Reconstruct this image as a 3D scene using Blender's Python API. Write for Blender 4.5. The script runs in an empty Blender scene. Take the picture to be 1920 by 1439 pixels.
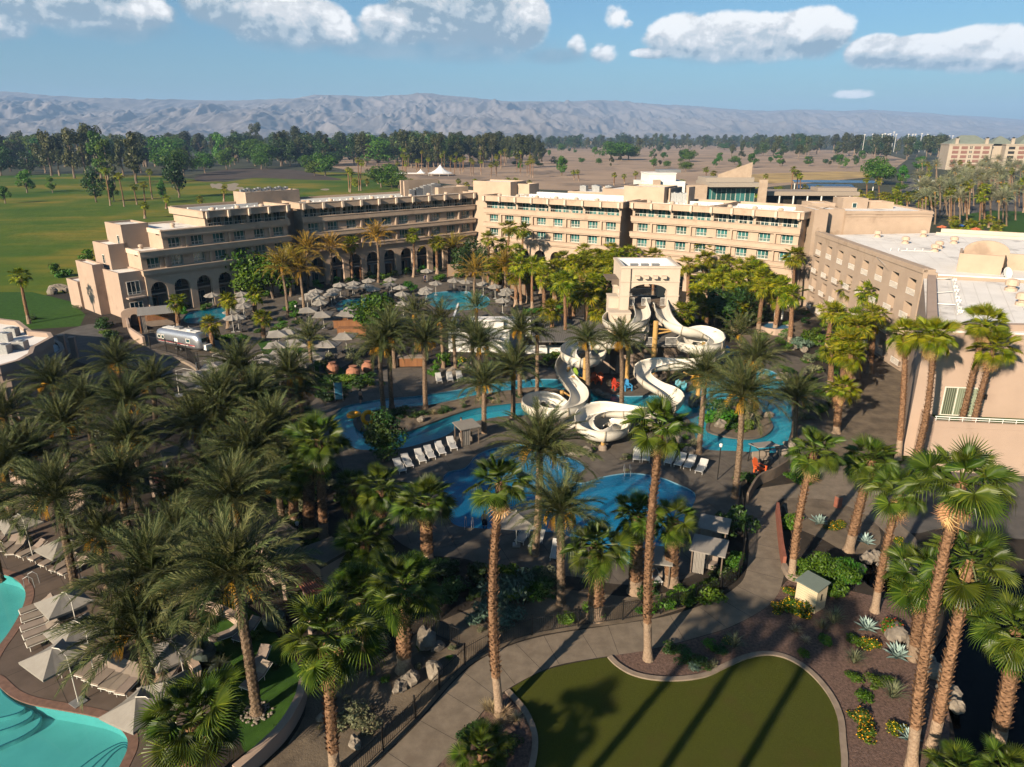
import bpy, math, random
import numpy as np
from math import radians as R, sin, cos, pi, sqrt, atan2, tan
from mathutils import Vector, Matrix
from mathutils.geometry import delaunay_2d_cdt
random.seed(7)
SC = bpy.context.scene
COL = SC.collection

# ------------------------------------------------------------------ camera
CAM_H = 30.0
PITCH = R(19.2)
FPX = 1331.0                       # focal length in pixels of the 1920 px wide photograph
cam_d = bpy.data.cameras.new('camera')
cam_d.sensor_width = 36.0
cam_d.lens = 36.0 * FPX / 1920.0
cam_d.clip_start = 0.5
cam_d.clip_end = 60000.0
cam = bpy.data.objects.new('camera', cam_d)
COL.objects.link(cam)
cam.location = (0, 0, CAM_H)
cam.rotation_euler = (pi / 2 - PITCH, 0, 0)
SC.camera = cam

# ------------------------------------------------------------------ sun, sky, exposure
SUN_EL = R(24.0)
SUN_AZ = atan2(-0.62, -0.78)       # where the sun stands: behind the camera, to the left
sun_d = bpy.data.lights.new('sun', 'SUN')
sun_d.energy = 5.0
sun_d.angle = R(0.6)
sun_d.color = (1.0, 0.83, 0.62)
sun = bpy.data.objects.new('sun', sun_d)
COL.objects.link(sun)
to_sun = Vector((sin(SUN_AZ) * cos(SUN_EL), cos(SUN_AZ) * cos(SUN_EL), sin(SUN_EL)))
sun.rotation_euler = (-to_sun).to_track_quat('-Z', 'Y').to_euler()
SKY_STRENGTH = 0.05
SC.view_settings.view_transform = 'Standard'
SC.view_settings.look = 'None'
SC.view_settings.gamma = 1.0
SC.view_settings.exposure = 1.2
SC.view_settings.use_curve_mapping = False
cy = SC.cycles
cy.use_denoising = True
cy.max_bounces = 5
cy.diffuse_bounces = 1
cy.glossy_bounces = 2
cy.transmission_bounces = 4
cy.transparent_max_bounces = 12
cy.volume_bounces = 0
cy.use_adaptive_sampling = True
cy.adaptive_threshold = 0.02
cy.sample_clamp_indirect = 4.0
cy.caustics_reflective = False
cy.caustics_refractive = False

def ray(u, v):
    x = (u - 960.0) / FPX
    y = (719.5 - v) / FPX
    return Vector((x, cos(PITCH) + y * sin(PITCH), -sin(PITCH) + y * cos(PITCH)))

def G(u, v, z=0.0):
    """point of the place at height z seen at photograph pixel (u, v)"""
    d = ray(u, v)
    t = (z - CAM_H) / d.z
    return Vector((d.x * t, d.y * t, z))

def on_line(u, v, base):
    """height and sideways shift of a thing standing on base whose top is seen at (u, v)"""
    d = ray(u, v)
    t = base.y / d.y
    return Vector((d.x * t, base.y, CAM_H + d.z * t))

def PXL(p):
    x, y, z = p[0], p[1], p[2] - CAM_H
    dep = y * cos(PITCH) - z * sin(PITCH)
    up = y * sin(PITCH) + z * cos(PITCH)
    return 960 + FPX * x / dep, 719.5 - FPX * up / dep

# ------------------------------------------------------------------ node helpers
class NT:
    def __init__(s, tree):
        s.t = tree
        s.n = tree.nodes
        s.l = tree.links
    def node(s, typ, **kw):
        n = s.n.new(typ)
        for k, v in kw.items():
            setattr(n, k, v)
        return n
    def put(s, sock, val):
        if val is None:
            return
        if isinstance(val, bpy.types.NodeSocket):
            s.l.new(val, sock)
        else:
            try:
                sock.default_value = val
            except Exception:
                sock.default_value = (*val, 1.0) if len(val) == 3 else val[:3]
    def math(s, op, a, b=None, c=None, clamp=False):
        n = s.node('ShaderNodeMath', operation=op, use_clamp=clamp)
        s.put(n.inputs[0], a); s.put(n.inputs[1], b); s.put(n.inputs[2], c)
        return n.outputs[0]
    def vmath(s, op, a, b=None, scale=None):
        n = s.node('ShaderNodeVectorMath', operation=op)
        s.put(n.inputs[0], a); s.put(n.inputs[1], b)
        if scale is not None:
            s.put(n.inputs[3], scale)
        return n.outputs[0]
    def noise(s, vec, scale, detail=4, rough=0.55, dist=0.0, out='Fac'):
        n = s.node('ShaderNodeTexNoise')
        s.put(n.inputs['Vector'], vec)
        n.inputs['Scale'].default_value = scale
        n.inputs['Detail'].default_value = detail
        n.inputs['Roughness'].default_value = rough
        n.inputs['Distortion'].default_value = dist
        return n.outputs[out]
    def ramp(s, fac, stops, interp='LINEAR'):
        n = s.node('ShaderNodeValToRGB')
        n.color_ramp.interpolation = interp
        e = n.color_ramp.elements
        while len(e) < len(stops):
            e.new(0.5)
        for i, (p, c) in enumerate(stops):
            e[i].position = p
            e[i].color = (*c, 1.0) if len(c) == 3 else c
        s.put(n.inputs[0], fac)
        return n.outputs[0]
    def mix(s, fac, a, b, mode='MIX'):
        n = s.node('ShaderNodeMix', data_type='RGBA', blend_type=mode)
        s.put(n.inputs[0], fac); s.put(n.inputs[6], a); s.put(n.inputs[7], b)
        return n.outputs[2]
    def smooth(s, val, a, b, lo=0.0, hi=1.0):
        n = s.node('ShaderNodeMapRange', interpolation_type='SMOOTHSTEP')
        s.put(n.inputs[0], val)
        for i, x in enumerate((a, b, lo, hi)):
            s.put(n.inputs[i + 1], x)
        return n.outputs[0]

# ------------------------------------------------------------------ world: daylight sky with cumulus clouds
world = bpy.data.worlds.new('World')
SC.world = world
world.use_nodes = True
W = NT(world.node_tree)
W.n.clear()
sky = W.node('ShaderNodeTexSky', sky_type='NISHITA')
sky.sun_disc = False
sky.sun_elevation = SUN_EL
sky.sun_rotation = SUN_AZ
sky.altitude = 100
sky.air_density = 1.0
sky.dust_density = 1.7
sky.ozone_density = 2.0
tc = W.node('ShaderNodeTexCoord')
dirv = tc.outputs['Generated']
sep = W.node('ShaderNodeSeparateXYZ')
W.l.new(dirv, sep.inputs[0])
az = W.math('ARCTAN2', sep.outputs[0], sep.outputs[1])
el = W.math('ARCSINE', sep.outputs[2])
comb = W.node('ShaderNodeCombineXYZ')
W.put(comb.inputs[0], az); W.put(comb.inputs[1], W.math('MULTIPLY', el, 1.25))
P = comb.outputs[0]
def ang(u, v):
    d = ray(u, v).normalized()
    return atan2(d.x, d.y), math.asin(d.z)
# cumulus lumps: centre, half width, height above and below, in photograph pixels
CLOUDS = [(140, 0, 105, 60, 40), (80, 10, 60, 40, 28), (225, 20, 85, 30, 30), (425, 0, 80, 70, 44), (495, 36, 80, 46, 38), (575, 42, 80, 38, 38),
          (625, 60, 50, 22, 24), (750, 44, 76, 34, 36), (830, 10, 100, 70, 66), (930, 10, 86, 70, 74), (980, 40, 50, 60, 50),
          (1132, 102, 24, 18, 14), (1082, 88, 17, 18, 16),
          (1275, 72, 62, 40, 32), (1350, 76, 85, 46, 34), (1430, 76, 90, 42, 34), (1515, 66, 72, 44, 38), (1225, 98, 40, 8, 12),
          (1640, 98, 50, 26, 26), (1740, 100, 100, 28, 26), (1840, 92, 100, 34, 34), (1950, 98, 80, 34, 28), (2050, 90, 90, 40, 30), (-120, 40, 120, 40, 30),
          (1155, 38, 20, 24, 14), (1176, 46, 12, 8, 8), (1600, 178, 36, 9, 6)]
BASES = [(215, 48, 110, 30, 28), (120, 34, 70, 20, 20), (560, 70, 130, 36, 28), (700, 88, 120, 26, 22), (880, 88, 170, 36, 34), (1040, 106, 76, 16, 17), (1380, 100, 150, 20, 22), (1530, 92, 50, 20, 20), (1800, 116, 190, 12, 14)]
def cloud_field(az, el, lumps):
    f = None
    for (u, v, w, ht, hb) in lumps:
        a0, e0 = ang(u, v)
        ra = w / FPX
        da = W.math('MULTIPLY', W.math('SUBTRACT', az, a0), 1.0 / ra)
        de = W.math('SUBTRACT', el, e0)
        k = W.math('MULTIPLY', W.math('MAXIMUM', de, 0.0), FPX / ht)
        k2 = W.math('MULTIPLY', W.math('MINIMUM', de, 0.0), FPX / hb)
        q = W.math('ADD', W.math('MULTIPLY', da, da), W.math('ADD', W.math('MULTIPLY', k, k), W.math('MULTIPLY', k2, k2)))
        g = W.math('SUBTRACT', 1.0, q)
        if w < 38: g = W.math('MULTIPLY', g, 0.32)
        f = g if f is None else W.math('SMOOTH_MAX', f, g, 0.25)
    return f
field = cloud_field(az, el, CLOUDS)
field_up = cloud_field(W.math('ADD', az, 0.006), W.math('ADD', el, 0.014), CLOUDS[:24])
bfield = cloud_field(az, el, BASES)
warp = W.noise(P, 9.0, 3, 0.5, out='Color')
Pw = W.vmath('ADD', P, W.vmath('SCALE', W.vmath('SUBTRACT', warp, (0.5, 0.5, 0.5)), scale=0.035))
n1 = W.noise(Pw, 16.0, 9, 0.58)
n1b = W.noise(W.vmath('ADD', Pw, (-0.010, 0.016, 0)), 16.0, 6, 0.55)
n3 = W.noise(Pw, 46.0, 6, 0.6)
n3b = W.noise(W.vmath('ADD', Pw, (-0.004, 0.006, 0)), 46.0, 5, 0.6)
dens = W.math('ADD', W.math('MULTIPLY', W.math('SUBTRACT', field, 0.08), 3.4), W.math('MULTIPLY', W.smooth(field, 0.12, 0.55, 1.0, 0.25), W.math('ADD', W.math('MULTIPLY', W.math('SUBTRACT', n1, 0.50), 2.6), W.math('MULTIPLY', W.math('SUBTRACT', n3, 0.5), 2.4))))
dens = W.math('MINIMUM', dens, W.math('ADD', W.math('MULTIPLY', field, 2.2), 1.0))
cmask = W.smooth(dens, -0.45, W.smooth(W.math('SUBTRACT', field, field_up), -0.5, 0.3, 1.5, 0.75))
relief = W.math('ADD', W.math('MULTIPLY', W.math('SUBTRACT', n1, n1b), 2.0), W.math('MULTIPLY', W.math('SUBTRACT', n3, n3b), 1.0))
hgt = W.smooth(W.math('ADD', W.math('SUBTRACT', field, field_up), W.math('MULTIPLY', W.math('SUBTRACT', n1, 0.5), 0.8)), -0.30, 0.75)      # flat shaded bases, lit tops
big = W.noise(P, 5.0, 2, 0.5)
lit = W.math('ADD', W.math('ADD', W.math('MULTIPLY', hgt, 0.74), relief), W.math('MULTIPLY', W.math('SUBTRACT', big, 0.50), 0.7))
lit = W.math('ADD', lit, W.smooth(az, -0.1, 0.25, 0.0, 0.16))
ccol = W.ramp(lit, [(0.02, (0.24, 0.33, 0.40)), (0.25, (0.46, 0.52, 0.56)), (0.55, (0.70, 0.70, 0.70)), (0.85, (0.97, 0.95, 0.92))], 'EASE')
skyc = W.mix(1.0, sky.outputs[0], (0.56, 0.87, 1.02), 'MULTIPLY')
basem = W.smooth(W.math('ADD', bfield, W.math('MULTIPLY', W.math('SUBTRACT', n1, 0.5), 1.2)), 0.0, 0.9)
basem = W.math('MULTIPLY', basem, W.smooth(az, -0.05, 0.3, 0.75, 0.45))
bcol = W.mix(W.smooth(n1, 0.35, 0.65), (0.16, 0.27, 0.35, 1), (0.30, 0.39, 0.45, 1))
cmask2 = W.math('SUBTRACT', W.math('ADD', cmask, basem), W.math('MULTIPLY', cmask, basem))
ccol = W.mix(W.math('DIVIDE', cmask, W.math('MAXIMUM', cmask2, 0.001)), bcol, ccol)
cmask = cmask2
bg1 = W.node('ShaderNodeBackground')
W.put(bg1.inputs[0], skyc); bg1.inputs[1].default_value = SKY_STRENGTH
bg2 = W.node('ShaderNodeBackground')
W.put(bg2.inputs[0], ccol); bg2.inputs[1].default_value = 0.52
mixs = W.node('ShaderNodeMixShader')
front = W.smooth(sep.outputs[1], 0.0, 0.3)
W.put(mixs.inputs[0], W.math('MULTIPLY', W.math('MULTIPLY', cmask, 0.96), front))
W.l.new(bg1.outputs[0], mixs.inputs[1]); W.l.new(bg2.outputs[0], mixs.inputs[2])
wout = W.node('ShaderNodeOutputWorld')
W.l.new(mixs.outputs[0], wout.inputs[0])

# ------------------------------------------------------------------ materials
MATS = {}
ALB = 0.76                         # the picture is exposed bright; base colours are a little deeper to suit
def new_mat(name):
    m = bpy.data.materials.new(name)
    m.use_nodes = True
    nt = NT(m.node_tree)
    return m, nt, nt.n['Principled BSDF']

def mat(name, col, rough=0.8, var=0.0, scale=3.0, col2=None, bump=0.0, bscale=40.0, metal=0.0, spec=0.3, orand=0.0,
        detail=4, lo=0.35, hi=0.65, space='Object', extra=None):
    """procedural surface: two tones mottled by noise, optional per object tint and bump"""
    if name in MATS:
        return MATS[name]
    col = tuple(x * ALB for x in col)
    if col2: col2 = tuple(x * ALB for x in col2)
    if extra: extra = (tuple(x * ALB for x in extra[0]), *extra[1:])
    m, nt, b = new_mat(name)
    b.inputs['Roughness'].default_value = rough
    b.inputs['Metallic'].default_value = metal
    b.inputs['Specular IOR Level'].default_value = spec
    tcn = nt.node('ShaderNodeTexCoord')
    if space == 'World':
        vec = nt.node('ShaderNodeNewGeometry').outputs['Position']
    else:
        vec = tcn.outputs['Object']
    c = (*col, 1.0)
    if col2 is not None or var > 0:
        if col2 is None:
            col2 = tuple(x * (1 - var) for x in col)
        f = nt.noise(vec, scale, detail, 0.6)
        c = nt.ramp(f, [(lo, col2), (hi, col)])
        if extra is not None:
            (ecol, esc, ea, eb) = extra
            f2 = nt.noise(vec, esc, 5, 0.65)
            c = nt.mix(nt.smooth(f2, ea, eb), c, (*ecol, 1.0))
    if orand > 0:
        oi = nt.node('ShaderNodeObjectInfo')
        h = nt.node('ShaderNodeHueSaturation')
        h.inputs['Hue'].default_value = 0.5
        nt.put(h.inputs['Value'], nt.math('ADD', nt.math('MULTIPLY', oi.outputs['Random'], 2 * orand), 1 - orand))
        nt.put(h.inputs['Hue'], nt.math('ADD', nt.math('MULTIPLY', nt.math('FRACT', nt.math('MULTIPLY', oi.outputs['Random'], 7.13)), 0.05 * orand / 0.3), 0.5 - 0.025 * orand / 0.3))
        nt.put(h.inputs['Color'], c)
        c = h.outputs[0]
    nt.put(b.inputs['Base Color'], c)
    if bump > 0:
        bn = nt.node('ShaderNodeBump')
        bn.inputs['Strength'].default_value = bump
        bn.inputs['Distance'].default_value = 0.05
        nt.put(bn.inputs['Height'], nt.noise(vec, bscale, 4, 0.65))
        nt.l.new(bn.outputs[0], b.inputs['Normal'])
    MATS[name] = m
    return m

def leaf_mat(name, col, tip=None, orand=0.25, trans=0.25, gloss=0.25, rough=0.5):
    """foliage: diffuse and translucent leaf with a little sheen; tone varies from plant to plant"""
    m, nt, b = new_mat(name)
    oi = nt.node('ShaderNodeObjectInfo')
    geo = nt.node('ShaderNodeNewGeometry')
    c = (*col, 1.0)
    rnd = geo.outputs['Random Per Island']
    tip = tip or tuple(min(1, x * k) for x, k in zip(col, (1.7, 1.45, 1.1)))
    c = nt.mix(nt.math('POWER', rnd, 1.6), col, tip)
    h = nt.node('ShaderNodeHueSaturation')
    nt.put(h.inputs['Value'], nt.math('ADD', nt.math('MULTIPLY', oi.outputs['Random'], 2 * orand), 1 - orand))
    nt.put(h.inputs['Hue'], nt.math('ADD', nt.math('MULTIPLY', nt.math('FRACT', nt.math('MULTIPLY', oi.outputs['Random'], 7.13)), 0.05), 0.475))
    nt.put(h.inputs['Color'], c)
    nt.put(b.inputs['Base Color'], h.outputs[0])
    b.inputs['Roughness'].default_value = rough
    b.inputs['Specular IOR Level'].default_value = gloss
    tr = nt.node('ShaderNodeBsdfTranslucent')
    nt.put(tr.inputs[0], h.outputs[0])
    mx = nt.node('ShaderNodeMixShader')
    mx.inputs[0].default_value = trans
    nt.l.new(b.outputs[0], mx.inputs[1]); nt.l.new(tr.outputs[0], mx.inputs[2])
    nt.l.new(mx.outputs[0], nt.n['Material Output'].inputs[0])
    MATS[name] = m
    return m

def water_mat(name, tint, ripple=0.25, scale=1.2, rough=0.03, body=None, bf=0.4, gl=0.9):
    """clear tinted water: the basin shows through, the rippled surface mirrors the sky"""
    m, nt, b = new_mat(name)
    nt.n.remove(b)
    geo = nt.node('ShaderNodeNewGeometry').outputs['Position']
    bn = nt.node('ShaderNodeBump')
    bn.inputs['Strength'].default_value = ripple
    bn.inputs['Distance'].default_value = 0.12
    n = nt.math('ADD', nt.noise(geo, scale, 3, 0.5, 0.6), nt.math('MULTIPLY', nt.noise(geo, scale * 4.5, 3, 0.5, 0.4), 0.35))
    nt.put(bn.inputs['Height'], n)
    t = nt.node('ShaderNodeBsdfTransparent'); nt.put(t.inputs[0], (*tint, 1.0))
    g = nt.node('ShaderNodeBsdfGlossy'); g.inputs['Roughness'].default_value = rough; nt.put(g.inputs[0], (gl, gl, gl, 1.0))
    nt.l.new(bn.outputs[0], g.inputs['Normal'])
    gn = nt.node('ShaderNodeNewGeometry')
    dp = nt.node('ShaderNodeVectorMath', operation='DOT_PRODUCT')
    nt.put(dp.inputs[0], gn.outputs['Incoming']); nt.put(dp.inputs[1], bn.outputs[0])
    fres = nt.math('ADD', nt.math('MULTIPLY', nt.math('POWER', nt.math('SUBTRACT', 1.0, nt.math('ABSOLUTE', dp.outputs['Value'], clamp=True)), 5.0), 0.96), 0.022, clamp=True)
    mx = nt.node('ShaderNodeMixShader')
    nt.put(mx.inputs[0], fres)
    src = t.outputs[0]
    if body:
        dfs = nt.node('ShaderNodeBsdfDiffuse'); nt.put(dfs.inputs[0], (*body, 1.0)); nt.l.new(bn.outputs[0], dfs.inputs[1])
        m2 = nt.node('ShaderNodeMixShader'); m2.inputs[0].default_value = bf
        nt.l.new(t.outputs[0], m2.inputs[1]); nt.l.new(dfs.outputs[0], m2.inputs[2]); src = m2.outputs[0]
    nt.l.new(src, mx.inputs[1]); nt.l.new(g.outputs[0], mx.inputs[2])
    nt.l.new(mx.outputs[0], nt.n['Material Output'].inputs[0])
    MATS[name] = m
    return m

# ------------------------------------------------------------------ mesh helpers
class MB:
    """collects shapes that become ONE mesh"""
    def __init__(s):
        s.v = []; s.f = []; s.m = []
    def add(s, vs, fs, mi=0, M=None):
        o = len(s.v)
        if M is not None:
            vs = [M @ Vector(p) for p in vs]
        s.v.extend(tuple(p) for p in vs)
        s.f.extend(tuple(i + o for i in f) for f in fs)
        s.m.extend([mi] * len(fs))
        return s
    def box(s, c, d, rz=0.0, mi=0, M=None, taper=1.0):
        cx, cyy, cz = c; a, b, h = d[0] / 2, d[1] / 2, d[2] / 2
        cr, sr = cos(rz), sin(rz)
        vs = []
        for z, k in ((-h, 1.0), (h, taper)):
            for x, y in ((-a, -b), (a, -b), (a, b), (-a, b)):
                x *= k; y *= k
                vs.append((cx + x * cr - y * sr, cyy + x * sr + y * cr, cz + z))
        return s.add(vs, [(0, 3, 2, 1), (4, 5, 6, 7), (0, 1, 5, 4), (1, 2, 6, 5), (2, 3, 7, 6), (3, 0, 4, 7)], mi, M)
    def slab(s, x0, x1, y0, y1, z0, z1, mi=0, M=None):
        return s.box(((x0 + x1) / 2, (y0 + y1) / 2, (z0 + z1) / 2), (x1 - x0, y1 - y0, z1 - z0), 0, mi, M)
    def prism(s, pts, z0, z1, mi=0, M=None, top=True, bottom=True):
        n = len(pts)
        if sum(pts[i][0] * pts[(i + 1) % n][1] - pts[(i + 1) % n][0] * pts[i][1] for i in range(n)) < 0:
            pts = pts[::-1]
        vs = [(p[0], p[1], z0) for p in pts] + [(p[0], p[1], z1) for p in pts]
        fs = [(i, (i + 1) % n, n + (i + 1) % n, n + i) for i in range(n)]
        if top: fs.append(tuple(range(n, 2 * n)))
        if bottom: fs.append(tuple(range(n - 1, -1, -1)))
        return s.add(vs, fs, mi, M)
    def tube(s, pts, rad, n=6, mi=0, M=None, caps=True):
        pts = [Vector(p) for p in pts]
        if not hasattr(rad, '__len__'):
            rad = [rad] * len(pts)
        vs, fs = [], []
        up = Vector((0, 0, 1))
        for i, p in enumerate(pts):
            t = (pts[min(i + 1, len(pts) - 1)] - pts[max(i - 1, 0)])
            t = t.normalized() if t.length > 1e-6 else Vector((0, 0, 1))
            a = t.cross(up if abs(t.z) < 0.95 else Vector((1, 0, 0))).normalized()
            b = t.cross(a)
            for k in range(n):
                w = 2 * pi * k / n
                vs.append(p + (a * cos(w) + b * sin(w)) * rad[i])
        for i in range(len(pts) - 1):
            for k in range(n):
                k2 = (k + 1) % n
                fs.append((i * n + k, i * n + k2, (i + 1) * n + k2, (i + 1) * n + k))
        if caps:
            fs.append(tuple(range(n))); fs.append(tuple((len(pts) - 1) * n + k for k in range(n - 1, -1, -1)))
        return s.add(vs, fs, mi, M)
    def lathe(s, prof, n=12, mi=0, M=None, c=(0, 0, 0)):
        vs, fs = [], []
        for (r, z) in prof:
            for k in range(n):
                w = 2 * pi * k / n
                vs.append((c[0] + r * cos(w), c[1] + r * sin(w), c[2] + z))
        for i in range(len(prof) - 1):
            for k in range(n):
                k2 = (k + 1) % n
                fs.append((i * n + k, i * n + k2, (i + 1) * n + k2, (i + 1) * n + k))
        fs.append(tuple(range(n - 1, -1, -1))); fs.append(tuple((len(prof) - 1) * n + k for k in range(n)))
        return s.add(vs, fs, mi, M)
    def blob(s, c, r, seed=0, n=10, m=6, jag=0.2, mi=0, M=None, flat=1.0):
        rr = random.Random(seed)
        vs, fs = [], []
        ph = [(rr.uniform(0, 6.28), rr.uniform(0, 6.28), rr.uniform(1, 3), rr.uniform(1, 3)) for _ in range(4)]
        for i in range(m + 1):
            th = pi * i / m
            for k in range(n):
                w = 2 * pi * k / n
                q = 1 + jag * sum(sin(a * w * round(c1) / max(1, a) * 1 + a + c2 * th) for a, b_, c1, c2 in ph) / 2.2 + rr.uniform(-jag, jag) * 0.3
                if i in (0, m): q = 1
                vs.append((c[0] + r[0] * q * sin(th) * cos(w), c[1] + r[1] * q * sin(th) * sin(w), c[2] + r[2] * q * cos(th) * flat))
        for i in range(m):
            for k in range(n):
                k2 = (k + 1) % n
                fs.append((i * n + k, (i + 1) * n + k, (i + 1) * n + k2, i * n + k2))
        return s.add(vs, fs, mi, M)
    def mesh(s, name, mats, smooth=False):
        me = bpy.data.meshes.new(name)
        me.from_pydata(s.v, [], s.f)
        for m in (mats if isinstance(mats, (list, tuple)) else [mats]):
            me.materials.append(m)
        if any(s.m):
            me.polygons.foreach_set('material_index', s.m)
        if smooth:
            me.polygons.foreach_set('use_smooth', [True] * len(s.f))
        me.update()
        return me
    def build(s, name, mats, parent=None, smooth=False, loc=None, rz=0.0):
        return put(name, s.mesh(name, mats, smooth), parent, loc, rz)

def put(name, me, parent=None, loc=None, rz=0.0):
    o = bpy.data.objects.new(name, me)
    COL.objects.link(o)
    if parent is not None:
        o.parent = parent
    if loc is not None:
        o.location = loc
    if rz:
        o.rotation_euler = (0, 0, rz)
    return o

def tag(o, label=None, cat=None, group=None, kind=None):
    if label: o['label'] = label
    if cat: o['category'] = cat
    if group: o['group'] = group
    if kind: o['kind'] = kind
    return o

def thing(name, label, cat, loc=(0, 0, 0), rz=0.0, group=None):
    o = bpy.data.objects.new(name, None)
    COL.objects.link(o)
    o.empty_display_size = 0.2
    o.location = loc
    o.rotation_euler = (0, 0, rz)
    return tag(o, label, cat, group)

KIDS = {}
def copy_tree(o, parent=None, kids=None):
    c = o.copy()
    COL.objects.link(c)
    if parent is not None:
        c.parent = parent
    for ch in list(o.children):
        copy_tree(ch, c)
    return c

def spline(pts, n=5, closed=True):
    """smooth curve through the points"""
    out = []
    m = len(pts)
    P_ = [Vector((p[0], p[1], p[2] if len(p) > 2 else 0)) for p in pts]
    rng = range(m) if closed else range(m - 1)
    for i in rng:
        p0 = P_[(i - 1) % m] if closed or i > 0 else P_[i]
        p1 = P_[i]; p2 = P_[(i + 1) % m]
        p3 = P_[(i + 2) % m] if closed or i + 2 < m else p2
        for k in range(n):
            t = k / n
            out.append(0.5 * ((2 * p1) + (-p0 + p2) * t + (2 * p0 - 5 * p1 + 4 * p2 - p3) * t * t + (-p0 + 3 * p1 - 3 * p2 + p3) * t ** 3))
    if not closed:
        out.append(P_[-1])
    return out

def gpts(px, z=0.0):
    return [G(u, v, z) for (u, v) in px]

def outline(px, n=4, z=0.0):
    return [(p.x, p.y) for p in spline(gpts(px, z), n)]

def inside(p, poly):
    x, y = p; c = False; j = len(poly) - 1
    for i in range(len(poly)):
        xi, yi = poly[i][0], poly[i][1]; xj, yj = poly[j][0], poly[j][1]
        if (yi > y) != (yj > y) and x < (xj - xi) * (y - yi) / (yj - yi) + xi:
            c = not c
        j = i
    return c

def sheet(name, outer, z, m, holes=(), kind='structure', label=None, cat=None, parent=None):
    """flat ground sheet with holes cut out of it"""
    vs, es = [], []
    for loop in [outer] + list(holes):
        o = len(vs)
        vs += [Vector((p[0], p[1])) for p in loop]
        es += [(o + i, o + (i + 1) % len(loop)) for i in range(len(loop))]
    V, E, Fc, _, _, _ = delaunay_2d_cdt(vs, es, [], 0, 1e-4)
    fs = []
    for f in Fc:
        c = sum((V[i] for i in f), Vector((0, 0))) / len(f)
        if inside(c, outer) and not any(inside(c, h) for h in holes):
            a = (V[f[1]] - V[f[0]]).cross(V[f[2]] - V[f[0]])
            fs.append(tuple(f) if a > 0 else tuple(reversed(f)))
    me = bpy.data.meshes.new(name)
    me.from_pydata([(p[0], p[1], z) for p in V], [], fs)
    me.materials.append(m)
    o = put(name, me, parent)
    return tag(o, label, cat, None, kind)

def ribbon(name, path, w0, z0, h, m, parent=None, kind=None, closed=False, width=None):
    """curb or low wall swept along a ground path"""
    b = MB()
    n = len(path)
    L, Rr = [], []
    for i in range(n):
        a = path[(i - 1) % n] if closed or i > 0 else path[i]
        c = path[(i + 1) % n] if closed or i < n - 1 else path[i]
        t = Vector((c[0] - a[0], c[1] - a[1])).normalized()
        nn = Vector((-t.y, t.x))
        p = Vector((path[i][0], path[i][1]))
        L.append(p + nn * w0 / 2); Rr.append(p - nn * w0 / 2)
    vs = []
    for i in range(n):
        vs += [(L[i].x, L[i].y, z0), (Rr[i].x, Rr[i].y, z0), (Rr[i].x, Rr[i].y, z0 + h), (L[i].x, L[i].y, z0 + h)]
    fs = []
    for i in range(n if closed else n - 1):
        j = (i + 1) % n
        for k in range(4):
            k2 = (k + 1) % 4
            fs.append((i * 4 + k, i * 4 + k2, j * 4 + k2, j * 4 + k))
    if not closed:
        fs += [(3, 2, 1, 0), ((n - 1) * 4, (n - 1) * 4 + 1, (n - 1) * 4 + 2, (n - 1) * 4 + 3)]
    b.add(vs, fs)
    o = b.build(name, m, parent)
    if kind: o['kind'] = kind
    return o

# ------------------------------------------------------------------ surface materials
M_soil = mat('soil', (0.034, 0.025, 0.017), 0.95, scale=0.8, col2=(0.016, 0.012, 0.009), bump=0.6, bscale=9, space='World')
M_sand = mat('sandy_soil', (0.17, 0.132, 0.093), 0.95, scale=0.7, col2=(0.09, 0.069, 0.05), bump=0.7, bscale=7, space='World')
M_conc = mat('path_concrete', (0.205, 0.165, 0.125), 0.85, scale=1.3, col2=(0.15, 0.12, 0.09), bump=0.15, bscale=30, space='World', extra=((0.15, 0.115, 0.085), 0.35, 0.55, 0.72))
M_deck = mat('deck_concrete', (0.130, 0.110, 0.090), 0.8, scale=0.9, col2=(0.085, 0.072, 0.059), bump=0.12, bscale=25, space='World', extra=((0.08, 0.065, 0.055), 0.5, 0.55, 0.7))
M_deck_warm = mat('deck_stone', (0.125, 0.092, 0.072), 0.75, scale=0.6, col2=(0.085, 0.062, 0.048), bump=0.1, bscale=25, space='World')
M_asph = mat('asphalt', (0.11, 0.10, 0.092), 0.9, scale=0.8, col2=(0.075, 0.07, 0.066), bump=0.2, bscale=60, space='World')
M_turf = mat('putting_turf', (0.074, 0.082, 0.011), 0.9, scale=22.0, col2=(0.048, 0.056, 0.008), bump=0.8, bscale=70, space='World', spec=0.1, extra=((0.070, 0.062, 0.014), 0.45, 0.50, 0.80))
M_lawn = mat('lawn_grass', (0.045, 0.105, 0.016), 0.9, scale=1.2, col2=(0.028, 0.07, 0.011), bump=0.7, bscale=30, space='World', spec=0.1)
M_curb = mat('curb_concrete', (0.27, 0.21, 0.16), 0.85, scale=1.5, col2=(0.20, 0.155, 0.118), bump=0.2, bscale=30, space='World')
M_gravel = mat('gravel', (0.185, 0.115, 0.090), 0.95, scale=6, col2=(0.075, 0.046, 0.036), bump=1.0, bscale=14, space='World', detail=8)
M_plaster = mat('pool_plaster', (0.76, 0.86, 0.84), 0.6, scale=0.7, col2=(0.66, 0.78, 0.77), space='World')
M_plaster_deep = mat('pool_plaster_blue', (0.60, 0.92, 0.95), 0.6, scale=1.2, col2=(0.46, 0.80, 0.86), space='World', extra=((0.55, 0.82, 0.86), 2.2, 0.56, 0.68))  # mottling puts caustic-like light variation into the floor colour
M_tile = mat('pool_tile', (0.16, 0.32, 0.42), 0.3, var=0.3, scale=8, space='World')
M_water = water_mat('river_water', (0.24, 0.72, 0.79), 0.55, 1.3, 0.06, body=(0.014, 0.19, 0.28), bf=0.40)
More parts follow.
